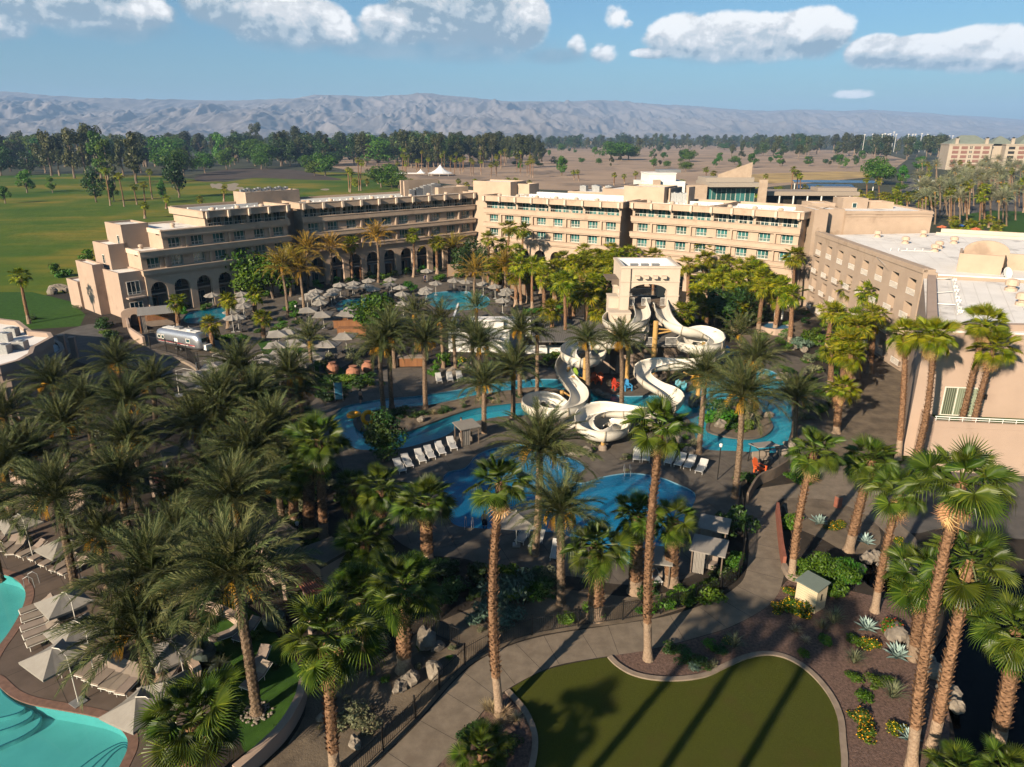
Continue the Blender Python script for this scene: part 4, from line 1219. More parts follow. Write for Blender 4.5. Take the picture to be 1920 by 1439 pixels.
# white flat roofed house with a wing wall and a glass hall behind the hotel
wh = thing('white_building', 'stark white flat roofed block behind the hotel roofs', 'building', (46.0, 262.0, 0), R(4))
b = MB(); b.slab(0, 16, 0, 12, 0, 14.8); b.slab(2.5, 12.5, 0.3, 11, 14.8, 17.4); b.build('wall', M_white, wh)
b = MB(); b.slab(2.3, 12.7, 0.1, 11.2, 17.4, 17.7); b.build('roof', M_roof, wh)
b = MB(); b.slab(7.0, 15, 3, 9, 17.7, 18.6); b.build('roof_equipment', M_metal, wh)
b = MB(); b.slab(4.2, 6.6, -1.4, -0.01, 0, 15.4); b.build('pier', M_stucco, wh)
for k in range(3): add_window(wh, 8.0 + k * 2.4, -0.05, 9.5, 1.6, 2.0, 2, M_glass_dark)
gh = thing('glass_hall', 'low modern hall with dark glass front and pointed stone fin', 'building', (62.5, 262.0, 0), R(2))
M_fin = mat('stone_fin', (0.47, 0.36, 0.27), 0.9, scale=0.6, col2=(0.40, 0.30, 0.22), bump=0.3, bscale=4)
b = MB(); b.slab(0, 7.5, 0.8, 10, 0, 13.5); b.build('wall', M_fin, gh)
b = MB(); b.slab(7.5, 26, -2, 16, 13.0, 14.4); b.slab(7.5, 25, 3.0, 14, 14.4, 16.0); b.build('roof', mat('hall_roof', (0.36, 0.31, 0.26), 0.8, var=0.2), gh)
b = MB(); b.slab(7.6, 25.5, 2.5, 15, 0, 13.0); b.build('hall_core', M_dark, gh)
for k in range(5): add_window(gh, 8.0 + k * 3.5, 2.3, 7.4, 3.4, 5.0, 2, M_glass)
b = MB(); b.prism([(0, 0), (12.0, 0), (12.0, 5.2), (0.0, 1.0)], -0.5, 0.5, 0, Matrix(((1, 0, 0, 12.0), (0, 0, 1, 4.0), (0, 1, 0, 16.0), (0, 0, 0, 1)))); b.slab(25.2, 28.0, -2.4, -1.2, 0, 15.5); b.build('stone_fin', M_fin, gh)
lb = thing('long_canopy', 'long low flat canopy building beside the glass hall', 'building', (92.0, 268.0, 0), R(-3))
b = MB(); b.slab(0, 34, -1, 12, 9.6, 11.0); b.slab(20, 34, 2, 10, 11.0, 12.2); b.build('roof', mat('canopy_roof', (0.33, 0.27, 0.22), 0.8, var=0.2), lb)
b = MB(); b.slab(1, 33, 2, 11, 0, 9.6); b.build('wall', M_dark, lb)
for k in range(7):
    b = MB(); b.slab(0.5 + k * 5, 0.9 + k * 5, -0.8, -0.4, 0, 9.6); b.build('column', M_white, lb)
# solar roofs over the car park
M_solar = mat('solar_panel', (0.05, 0.085, 0.14), 0.22, var=0.25, scale=0.6, spec=0.8)
for i, (u, v, L, wd, tilt, lab) in enumerate(((1514, 351, 11, 8, 9, 'small tilted solar roof nearest the tall palms'), (1555, 350, 23, 9, 9, 'long tilted solar roof in front of the straw slope'), (1560, 340, 46, 9, 5, 'farthest wide solar roof at the edge of the straw slope'))):
    p = G(u, v, 5.0)
    t = thing('solar_canopy', lab, 'solar roof', (p.x - L / 2, p.y, 0), R(-10), 'solar roofs over the car park')
    pm = MB()
    pm.slab(0, L / 6 - 0.12, 0, wd, 0, 0.12)
    pmm = pm.mesh('solar_panel', M_solar)
    for k in range(6):
        o = put('solar_panel', pmm, t, (k * L / 6, -wd / 2, 4.6)); o.rotation_euler = (R(tilt), 0, 0)
    for k in range(3):
        b = MB(); b.slab(1 + k * (L - 2.4) / 2, 1.4 + k * (L - 2.4) / 2, 0, 0.4, 0, 4.9); b.build('post', M_white, t)
# large hotel on the far right
M_brick = mat('red_brick_panel', (0.25, 0.125, 0.10), 0.9, var=0.2, scale=2)
M_cream = mat('cream_wall', (0.43, 0.36, 0.285), 0.9, var=0.1, scale=0.2)
M_green_roof = mat('green_tile_roof', (0.20, 0.225, 0.185), 0.7, var=0.15, scale=0.3)
fh = thing('far_hotel', 'large cream hotel with red panels and green roofs among far palms', 'hotel', (412.0, 705.0, 0), R(-14))
pan = MB(); pan.slab(0, 5.2, -0.25, 0, 0, 2.6); panm = pan.mesh('wall_panel', M_brick)
dk = MB(); dk.slab(0, 5.2, -0.02, 0.02, 0, 2.4); dkm = dk.mesh('balcony_opening', M_dark)
b = MB(); b.slab(0, 36, 0, 26, 0, 22.5); b.slab(36, 46, 6, 26, 0, 21.5); b.slab(46, 140, -4, 26, 0, 22.5); b.slab(-0.5, 36.5, -0.6, 26.5, 22.5, 23.3); b.slab(45.5, 140.5, -4.6, 26.5, 22.5, 23.3); b.build('wall', M_cream, fh)
for f in range(5):
    for x in (3.2, 10.6, 21.5, 28.8):
        put('wall_panel', panm, fh, (x, -0.01, 2.6 + f * 4.0))
    for k in range(11):
        nm, mm = (('wall_panel', panm) if k in (1, 2, 6) else ('balcony_opening', dkm))
        put(nm, mm, fh, (48.5 + k * 8.2, -4.03, 2.6 + f * 4.0))
    for (x, z) in ((17.6, 1.2), (18.9, 1.2), (17.6, 0), (18.9, 0)):
        put('small_window', WIN.setdefault('sq', MB().slab(0, 0.9, -0.06, 0.0, 0, 0.9).mesh('small_window', M_dark)), fh, (x, -0.01, 3.0 + f * 4.0 + z))
for (x0, x1, y0, y1, zt) in ((0, 36, 0, 26, 31.0), (36, 56, 4, 26, 30.2), (56, 140, -4, 26, 35.0)):
    b = MB(); mx = min((x1 - x0), (y1 - y0)) / 2 * 0.92
    b.add([(x0, y0, 23.3), (x1, y0, 23.3), (x1, y1, 23.3), (x0, y1, 23.3), (x0 + mx, (y0 + y1) / 2, zt), (x1 - mx, (y0 + y1) / 2, zt)], [(0, 1, 5, 4), (1, 2, 5), (2, 3, 4, 5), (3, 0, 4), (3, 2, 1, 0)])
    b.build('roof', M_green_roof, fh)
chm = MB(); chm.box((0, 0, 2.2), (2.6, 2.2, 4.4)); chm.box((0, 0, 4.6), (3.2, 2.8, 0.5)); chm.box((0, 0, 5.4), (1.6, 1.4, 1.2), mi=1); chm = chm.mesh('chimney', [M_cream, M_black])
for x, y in ((6, 1.2), (31, 1.2), (52, 0), (78, -2), (110, -2)): put('chimney', chm, fh, (x, y, 23.3))
pod = thing('entrance_pavilion', 'low entrance pavilion with green roof before the far hotel', 'pavilion', (470, 640, 0), R(-14))
b = MB(); b.slab(0, 60, 0, 16, 0, 7); b.build('wall', M_cream, pod); b = MB(); b.add([(-2, -2, 7), (62, -2, 7), (62, 18, 7), (-2, 18, 7), (10, 8, 13), (50, 8, 13)], [(0, 1, 5, 4), (1, 2, 5), (2, 3, 4, 5), (3, 0, 4), (3, 2, 1, 0)]); b.build('roof', M_green_roof, pod)
for k in range(6):
    b = MB(); b.slab(2 + k * 10, 8 + k * 10, -0.1, 0.05, 0.3, 4.5); b.build('door_opening', M_dark, pod)

# club house at the left edge with stepped parapets
ch = thing('club_house', 'low cream pavilion with white stepped roofs at the left edge', 'building', (0, 0, 0))
polyA = [(p.x, p.y) for p in gpts([(-120, 585), (-40, 592), (0, 603), (33, 607), (57, 626), (92, 629), (97, 637), (62, 656), (58, 668), (35, 681), (0, 691), (-120, 706)], 6.5)]
polyB = [(p.x, p.y) for p in gpts([(55, 632), (90, 634), (112, 644), (117, 655), (98, 668), (78, 673), (75, 690), (52, 703), (20, 713), (-120, 733), (-120, 690), (0, 670)], 5.0)]
M_stone_grey = mat('stucco_taupe', (0.36, 0.27, 0.215), 0.9, scale=0.5, col2=(0.30, 0.225, 0.18), bump=0.15, bscale=10)
b = MB(); b.prism(polyA, 0, 6.1); b.build('upper_block', M_stone_grey, ch)
b = MB(); b.prism(polyB, 0, 4.6); b.build('lower_block', M_stone_grey, ch)
b = MB(); b.prism(polyA, 6.104, 6.25); b.build('roof', M_roof, ch)
b = MB(); b.prism(polyB, 4.604, 4.75); b.build('roof', M_roof, ch)
for poly, z, h in ((polyA, 5.9, 0.95), (polyB, 4.3, 0.75)):
    o = ribbon('parapet', poly, 0.5, z, h, M_stone_grey, ch, closed=True)
def wall_feature(px, z0, h, w, name, m, parent, face=None):
    p = G(px[0], px[1], z0); b = MB(); b.box((p.x, p.y, z0 + h / 2), (w, 0.5, h), face or 0.0); b.build(name, m, parent)
for (u, v, w, h) in ((58, 733, 1.9, 3.6), (30, 738, 1.2, 2.6), (84, 716, 1.0, 2.8), (5, 742, 1.4, 2.6)):
    wall_feature((u, v), 0.05, h, w, 'door_opening', M_dark, ch, R(20))

for (u, v) in ((10, 640), (24, 630), (40, 655), (8, 662)):
    p = G(u, v, 6.25); o = put('air_conditioner', ME_AC, ch, (p.x, p.y, 6.25)); o.scale = (0.9, 0.9, 0.7)
aw = thing('archway_wall', 'tall piers beside the club house entrance', 'wall', (0, 0, 0))
for (u, v) in ((122, 668), (142, 672)):
    p = G(u, v); b = MB(); b.box((p.x, p.y, 1.5), (0.7, 0.7, 3.0), R(15)); b.box((p.x, p.y, 3.08), (0.85, 0.85, 0.16), R(15)); b.build('pier', M_stone_grey, aw)

# houses far away between the tree belts
rr = random.Random(5)
M_house = mat('house_wall', (0.50, 0.40, 0.33), 0.9, var=0.2, scale=0.4, orand=0.25)
M_hroof = mat('house_roof', (0.34, 0.20, 0.15), 0.9, var=0.2, scale=0.4, orand=0.3)
hb = MB(); hb.slab(-7, 7, -5, 5, 0, 4.0); hbm = hb.mesh('wall', M_house)
hr = MB(); hr.add([(-8, -6, 4), (8, -6, 4), (8, 6, 4), (-8, 6, 4), (-3, 0, 6.4), (3, 0, 6.4)], [(0, 1, 5, 4), (1, 2, 5), (2, 3, 4, 5), (3, 0, 4), (3, 2, 1, 0)]); hrm = hr.mesh('roof', M_hroof)
hw = MB(); hw.slab(-1.3, 1.3, -5.06, -4.98, 1.0, 2.8); hwm = hw.mesh('window', M_glass_dark)
HOUSES = []
for (u, v, s) in ([(rr.uniform(748, 815), rr.uniform(273, 284), rr.uniform(0.9, 1.4)) for _ in range(9)] + [(rr.uniform(1095, 1150), rr.uniform(268, 271), rr.uniform(1.0, 2.0)) for _ in range(4)] +
                  [(rr.uniform(270, 300), rr.uniform(280, 292), 1.2) for _ in range(3)] + [(rr.uniform(40, 100), rr.uniform(268, 285), 1.3) for _ in range(6)] + [(rr.uniform(460, 482), rr.uniform(275, 290), 1.1) for _ in range(3)] +
                  [(rr.uniform(340, 440), rr.uniform(268, 276), 1.3) for _ in range(5)] + [(rr.uniform(1645, 1760), rr.uniform(265, 268), rr.uniform(1.6, 2.8)) for _ in range(6)]):
    p = G(u, v)
    t = thing('house', '', 'house', (p.x, p.y, 0), rr.uniform(-0.6, 0.6), 'far houses between the tree belts')
    put('wall', hbm, t); put('roof', hrm, t)
    for k in (-4, 0, 4): put('window', hwm, t, (k, 0, 0))
    t.scale = (s, s, s); HOUSES.append(t)
# white tent pavilion
tp = G(826, 330)
tt = thing('tent_pavilion', 'white peaked tent pavilion on the golf course', 'tent', (tp.x, tp.y, 0)); tt.scale = (0.8, 0.8, 0.62)
M_tent = mat('tent_fabric', (0.74, 0.75, 0.76), 0.7)
b = MB()
pr = [(13, 3.2), (9, 4.6), (5.5, 7.0), (2.6, 10.0), (0.6, 13.0), (0.1, 14.0)]
b.lathe(pr, 10); b.build('canopy', M_tent, tt)
b = MB(); b.lathe([(5, 3.1), (3, 4.5), (1.2, 6.4), (0.2, 8.0)], 8, c=(-20, 3, 0)); b.slab(-62, -16, -2, 3, 2.8, 3.6); b.build('canopy', M_tent, tt)
for k in range(8):
    b = MB(); b.tube([(12 * cos(k * pi / 4), 12 * sin(k * pi / 4), 0), (12 * cos(k * pi / 4), 12 * sin(k * pi / 4), 3.4)], 0.15, 5); b.build('post', M_white, tt)
# far white masts behind the right belt
mm_ = MB(); mm_.tube([(0, 0, 0), (0, 0, 30)], 0.45, 5); mm_.box((0, 0, 30), (4.5, 0.8, 1.0))
mmm = mm_.mesh('light_mast', M_white)
MASTS = []
for i, (u, v) in enumerate(((1621, 262), (1636, 261), (1654, 261), (1659, 260), (1665, 261), (1669, 260), (1676, 257), (1680, 261), (1703, 261), (1711, 261), (1716, 261), (1728, 260), (1739, 261), (1750, 264), (1774, 264), (1779, 264), (1786, 264))):
    yd = 1500.0; d = ray(u, v - 4.0); s = yd / d.y
    o = put('light_mast', mmm, None, (d.x * s, yd, 0)); hz = CAM_H + d.z * s + 5
    o.scale = (0.8, 0.8, max(0.35, hz / 30)); MASTS.append(o); tag(o, '', 'mast', 'white masts on the far horizon')

# ================================================================== VEGETATION
L_date = leaf_mat('date_leaf', (0.024, 0.038, 0.012), (0.115, 0.118, 0.046), 0.30, 0.15, 0.08)
L_gold = leaf_mat('golden_date_leaf', (0.10, 0.085, 0.013), (0.34, 0.215, 0.022), 0.25, 0.2, 0.3)
L_fan = leaf_mat('fan_leaf', (0.018, 0.040, 0.004), (0.105, 0.138, 0.015), 0.30, 0.2, 0.2, 0.42)
L_fan_lit = leaf_mat('sunlit_fan_leaf', (0.052, 0.082, 0.004), (0.235, 0.215, 0.009), 0.30, 0.2, 0.12, 0.45)  # sunlit look put into the leaf colour; fan_leaf is the darker foreground copy
L_farp = leaf_mat('grey_date_leaf', (0.13, 0.145, 0.085), (0.24, 0.23, 0.13), 0.25, 0.2, 0.3)
L_dry = leaf_mat('dry_leaf', (0.30, 0.17, 0.075), (0.40, 0.27, 0.14), 0.3, 0.1, 0.1, 0.8)
L_euc = leaf_mat('eucalyptus_leaf', (0.026, 0.036, 0.012), (0.070, 0.074, 0.024), 0.35, 0.12, 0.2)
L_green = leaf_mat('bright_leaf', (0.025, 0.080, 0.006), (0.066, 0.145, 0.012), 0.28, 0.2, 0.2)
L_mesq = leaf_mat('mesquite_leaf', (0.025, 0.066, 0.005), (0.082, 0.14, 0.012), 0.25, 0.2, 0.2)
L_dark = leaf_mat('dark_leaf', (0.014, 0.034, 0.007), (0.034, 0.068, 0.012), 0.3, 0.15, 0.25)
L_olive = leaf_mat('olive_leaf', (0.085, 0.10, 0.055), (0.17, 0.165, 0.09), 0.25, 0.15, 0.2)
L_grey = leaf_mat('acacia_leaf', (0.055, 0.095, 0.065), (0.115, 0.165, 0.115), 0.2, 0.15, 0.2)
L_agave = leaf_mat('agave_leaf', (0.16, 0.23, 0.21), (0.25, 0.33, 0.30), 0.15, 0.05, 0.3)
L_yel = leaf_mat('yellow_flower', (0.55, 0.30, 0.01), (0.75, 0.48, 0.03), 0.2, 0.2, 0.2)
L_red = leaf_mat('red_flower', (0.42, 0.05, 0.02), (0.6, 0.12, 0.04), 0.2, 0.2, 0.2)
L_straw = leaf_mat('straw_grass', (0.26, 0.20, 0.11), (0.38, 0.30, 0.17), 0.25, 0.15, 0.15)
M_fruit = mat('date_stalk', (0.60, 0.31, 0.012), 0.7, var=0.3, scale=6)
def trunk_mat(name, c1, c2, orand=0.2):
    m, nt, b = new_mat(name)
    tcn = nt.node('ShaderNodeTexCoord'); obj = tcn.outputs['Object']
    f = nt.noise(nt.vmath('MULTIPLY', obj, (3.0, 3.0, 5.0)), 1.6, 6, 0.7)
    oi = nt.node('ShaderNodeObjectInfo')
    c = nt.ramp(f, [(0.36, c2), (0.62, c1)])
    h = nt.node('ShaderNodeHueSaturation'); nt.put(h.inputs['Value'], nt.math('ADD', nt.math('MULTIPLY', oi.outputs['Random'], 2 * orand), 1 - orand)); nt.put(h.inputs['Color'], c)
    nt.put(b.inputs['Base Color'], h.outputs[0]); b.inputs['Roughness'].default_value = 0.9; b.inputs['Specular IOR Level'].default_value = 0.15
    bn = nt.node('ShaderNodeBump'); bn.inputs['Strength'].default_value = 0.8; bn.inputs['Distance'].default_value = 0.06
    nt.put(bn.inputs['Height'], nt.noise(nt.vmath('MULTIPLY', obj, (6, 6, 9)), 1.5, 4, 0.7)); nt.l.new(bn.outputs[0], b.inputs['Normal'])
    MATS[name] = m
    return m
M_tdate = trunk_mat('date_trunk', (0.19, 0.135, 0.092), (0.075, 0.05, 0.032))
M_tfan = trunk_mat('fan_trunk', (0.20, 0.115, 0.066), (0.07, 0.037, 0.02))
M_tsmooth = trunk_mat('smooth_trunk', (0.24, 0.175, 0.123), (0.165, 0.114, 0.078))
M_bark = trunk_mat('bark', (0.20, 0.15, 0.11), (0.10, 0.072, 0.05))

def date_frond(droop, nl=44, seed=0, L=1.0, wid=0.0125, leaf=0.165, mats=None, up=0.0):
    """feather leaf one unit long: arching midrib with two rows of leaflets"""
    rr = random.Random(seed)
    b = MB()
    n = 9
    pts = [Vector((0, 0, 0))]
    for i in range(n):
        s = (i + 0.5) / n
        a = up - droop * (0.15 * s + 0.85 * s ** 1.7)
        pts.append(pts[-1] + Vector((cos(a), 0, sin(a))) * (L / n))
    def at(s):
        x = s * n; i = min(n - 1, int(x)); f = x - i
        return pts[i].lerp(pts[i + 1], f), (pts[i + 1] - pts[i]).normalized()
    b.tube(pts, [0.011 * (1 - 0.8 * i / n) for i in range(n + 1)], 3, caps=False)
    for i in range(nl):
        s = 0.10 + 0.90 * (i + 0.5) / nl
        p, t = at(s)
        up_ = Vector((0, 1, 0)).cross(t) * -1
        if up_.z < 0 and abs(t.z) < 0.9: up_ = -up_
        for sd in (-1, 1):
            fa = R(62 - 40 * s + rr.uniform(-8, 8))
            va = R(rr.uniform(8, 42))
            side = Vector((0, sd, 0))
            d = t * cos(fa) + (side * cos(va) + up_ * sin(va)) * sin(fa)
            ll = leaf * (0.45 + 0.75 * sin(pi * min(1, (s * 0.86 + 0.16))) ** 0.8) * rr.uniform(0.85, 1.1)
            w = t * (wid * 0.5)
            m1 = p + d * ll * 0.5
            tip = p + d * ll + Vector((0, 0, -ll * rr.uniform(0.12, 0.4)))
            b.add([p - w * 0.7, p + w * 0.7, m1 + w, m1 - w, tip], [(0, 1, 2, 3), (3, 2, 4)])
    return b

def fan_frond(droop, nseg=26, seed=0, petiole=1.0, rad=1.0, spread=R(250), tipdrop=0.5):
    """fan leaf: stalk and a pleated blade split into pointed segments"""
    rr = random.Random(seed)
    b = MB()
    pts = [Vector((petiole * k / 4, 0, -0.10 * petiole * (k / 4) ** 2 * droop)) for k in range(5)]
    b.tube(pts, [0.032, 0.026, 0.022, 0.018, 0.012], 3, caps=False)
    c = pts[-1]
    tilt = -0.28 * droop
    for i in range(nseg):
        a0 = -spread / 2 + spread * i / nseg; a1 = -spread / 2 + spread * (i + 1) / nseg
        am = (a0 + a1) / 2
        rl = rad * (0.80 + 0.24 * cos(am * 0.6)) * rr.uniform(0.9, 1.06)
        def P3(a, r, z):
            x = cos(a) * r; y = sin(a) * r
            fold = 0.26 * abs(y)                        # blade folds along the midline
            return c + Vector((x * cos(tilt), y * 0.94, x * sin(tilt) + fold + z))
        pl = 0.035 * rad
        r1 = rl * 0.44
        hw = (a1 - a0) * 0.5
        v = [P3(am, 0.03, 0), P3(a0 + hw * 0.06, r1, -pl), P3(am, r1, pl), P3(a1 - hw * 0.06, r1, -pl),
             P3(am - hw * 0.30, rl * 0.76, -tipdrop * 0.12 * rad), P3(am + hw * 0.30, rl * 0.76, -tipdrop * 0.12 * rad),
             P3(am, rl * (1.0 - 0.10 * tipdrop), -tipdrop * rad * rr.uniform(0.25, 0.62))]
        b.add(v, [(0, 1, 2), (0, 2, 3), (1, 4, 2), (2, 4, 5), (2, 5, 3), (4, 6, 5)])
    return b

FROND = {}
def fronds(kind, m, low=False):
    key = (kind, m.name, low)
    if key not in FROND:
        out = []
        if kind == 'D':
            for i, (dr, up) in enumerate(((0.40, 0.02), (0.70, 0.06), (1.0, 0.12), (1.3, 0.2), (0.85, 0.1), (0.6, 0.05))):
                b = date_frond(dr, 17 if low else 46, i, up=up, wid=0.034 if low else 0.0150, leaf=0.19 if low else 0.170)
                out.append(b if low else b.mesh('frond', m))
        else:
            for i, (dr, td) in enumerate(((0.2, 0.25), (0.6, 0.55), (1.0, 0.9), (1.4, 1.25), (0.8, 0.7), (0.5, 0.4))):
                b = fan_frond(dr, 12 if low else 30, i, 0.95, 1.0, tipdrop=td)
                out.append(b if low else b.mesh('frond', m))
        FROND[key] = out
    return FROND[key]

def crown_layout(kind, n, rr, full=1.0):
    """(azimuth, elevation, variant, scale) of every leaf in a crown"""
    out = []
    for i in range(n):
        f = (i + 0.5) / n
        a = i * 2.39996 + rr.uniform(-0.25, 0.25)
        if kind == 'D':
            e = R(86 - 98 * f ** 0.95 + rr.uniform(-8, 8))
            vi = 0 if f < 0.18 else (5 if f < 0.3 else (1 if f < 0.55 else (2 if f < 0.8 else 3)))
            if rr.random() < 0.2: vi = 4
            s = 0.80 + 0.25 * min(1, f * 2.2)
        else:
            e = R(82 - 130 * f ** 0.9 * full + rr.uniform(-17, 17))
            vi = 0 if f < 0.2 else (5 if f < 0.4 else (1 if f < 0.6 else (2 if f < 0.85 else 3)))
            if rr.random() < 0.2: vi = 4
            s = (0.72 + 0.34 * min(1, f * 2.0)) * rr.uniform(0.80, 1.12)
        out.append((a, e, vi, s * rr.uniform(0.88, 1.1)))
    return out
def leaf_matrix(a, e, s, base=Vector((0, 0, 0)), r0=0.12, roll=0.0):
    return Matrix.Translation(base + Vector((cos(a) * r0 * cos(e), sin(a) * r0 * cos(e), 0.1 * sin(e)))) @ Matrix.Rotation(a, 4, 'Z') @ Matrix.Rotation(-e, 4, 'Y') @ Matrix.Rotation(roll, 4, 'X') @ Matrix.Scale(s, 4)

CROWNS = {}
def crown_mesh(kind, m, var):
    key = (kind, m.name, var)
    if key not in CROWNS:
        rr = random.Random(100 + var)
        b = MB()
        fl = fronds(kind, m, True)
        for (a, e, vi, s) in crown_layout(kind, 32 if kind == 'D' else 30, rr):
            src = fl[vi]
            b.add(src.v, src.f, 0, leaf_matrix(a, e, s, roll=rr.uniform(-0.4, 0.4)))
        if kind == 'F':
            for k in range(10):
                src = fl[3]
                b.add(src.v, src.f, 1, leaf_matrix(k * 0.63 + rr.uniform(-.2, .2), R(rr.uniform(-84, -68)), 0.62, Vector((0, 0, -0.15))))
        else:
            for k in range(5):
                a = k * 1.257 + rr.uniform(-.3, .3)
                for j in range(7):
                    d = Vector((cos(a + rr.uniform(-.4, .4)), sin(a + rr.uniform(-.4, .4)), 0)) * 0.07
                    p0 = Vector((0, 0, 0)); p1 = d * 1.4 + Vector((0, 0, -0.03)); p2 = d * 2.2 + Vector((0, 0, -0.26 + rr.uniform(-.05, .05)))
                    w = Vector((-d.y, d.x, 0)) * 0.18
                    b.add([p0 - w, p0 + w, p1 + w, p1 - w, p2], [(0, 1, 2, 3), (3, 2, 4)], 1)
        CROWNS[key] = b.mesh('crown', [m, L_dry if kind == 'F' else M_fruit])
    return CROWNS[key]

def fruit_mesh():
    b = MB(); rr = random.Random(3)
    for i in range(34):
        a = rr.uniform(-0.5, 0.5)
        p0 = Vector((0, 0, 0)); p1 = Vector((0.45, 0.12 * a, 0.06)); p2 = Vector((0.72 + rr.uniform(-.08, .08), 0.42 * a, -0.18 + rr.uniform(-.1, .1))); p3 = p2 + Vector((rr.uniform(-.02, .10), 0.18 * a, -rr.uniform(0.35, 0.75)))
        b.tube([p0, p1, p2, p3], [0.014, 0.013, 0.011, 0.007], 3, caps=False)
    return b.mesh('fruit_stalk', M_fruit)
ME_FRUIT = fruit_mesh()
DRYF = [fan_frond(1.4, 16, 90 + i, 0.7, 0.85, tipdrop=1.6).mesh('dead_frond', L_dry) for i in range(2)]

def trunk_mesh(kind, h, top, r0, r1, seed, near):
    """palm trunk from the origin to the point top; old leaf bases roughen it"""
    rr = random.Random(seed)
    b = MB()
    ns = 9 if near else 6
    step = 0.20 if near else 0.7
    n = max(3, int(h / step))
    bend = Vector((rr.uniform(-1, 1), rr.uniform(-1, 1), 0)) * (0.012 if h < 9 else 0.028) * h
    vs, fs, mi = [], [], []
    smooth_to = 0.16 if kind == 'F' else 0.0
    for i in range(n + 1):
        s = i / n
        c = Vector((top[0] * s, top[1] * s, h * s)) + bend * sin(pi * s)
        r = r0 + (r1 - r0) * s
        if s < 0.05: r *= 1.0 + 0.35 * (1 - s / 0.05)
        for k in range(ns):
            w = 2 * pi * (k + 0.5 * (i % 2)) / ns
            q = 1.0 if s < smooth_to else (1 + (0.11 if (k + i) % 2 else -0.06) + rr.uniform(-.05, .05)) if near else 1 + rr.uniform(-.06, .06)
            vs.append(c + Vector((cos(w) * r * q, sin(w) * r * q, 0)))
    for i in range(n):
        for k in range(ns):
            k2 = (k + 1) % ns
            if i % 2 == 0: fs += [(i * ns + k, i * ns + k2, (i + 1) * ns + k), (i * ns + k2, (i + 1) * ns + k2, (i + 1) * ns + k)]
            else: fs += [(i * ns + k, i * ns + k2, (i + 1) * ns + k2), (i * ns + k, (i + 1) * ns + k2, (i + 1) * ns + k)]
            mm = 1 if (i / n) < smooth_to else 0
            mi += [mm, mm]
    o = len(b.v)
    b.v += [tuple(v) for v in vs]; b.f += fs; b.m += mi
    if near:
        for i in range(int(h / 0.15)):
            s = i * 0.15 / h
            if s < smooth_to + 0.02: continue
            c = Vector((top[0] * s, top[1] * s, h * s)) + bend * sin(pi * s)
            r = (r0 + (r1 - r0) * s) * 0.98
            k0 = 6 if kind == 'F' else 7
            for k in range(k0):
                w = 2 * pi * (k + 0.5 * (i % 2)) / k0 + rr.uniform(-.2, .2)
                if rr.random() < 0.15: continue
                d = Vector((cos(w), sin(w), 0)); t = Vector((-sin(w), cos(w), 0))
                ln = rr.uniform(0.10, 0.22) if kind == 'F' else rr.uniform(0.05, 0.10)
                p = c + d * r
                b.add([p - t * 0.09, p + t * 0.09, p + d * ln * 0.75 + t * 0.035 + Vector((0, 0, ln * 0.9)), p + d * ln * 0.75 - t * 0.035 + Vector((0, 0, ln * 0.9))], [(0, 1, 2, 3)], 0)
    return b

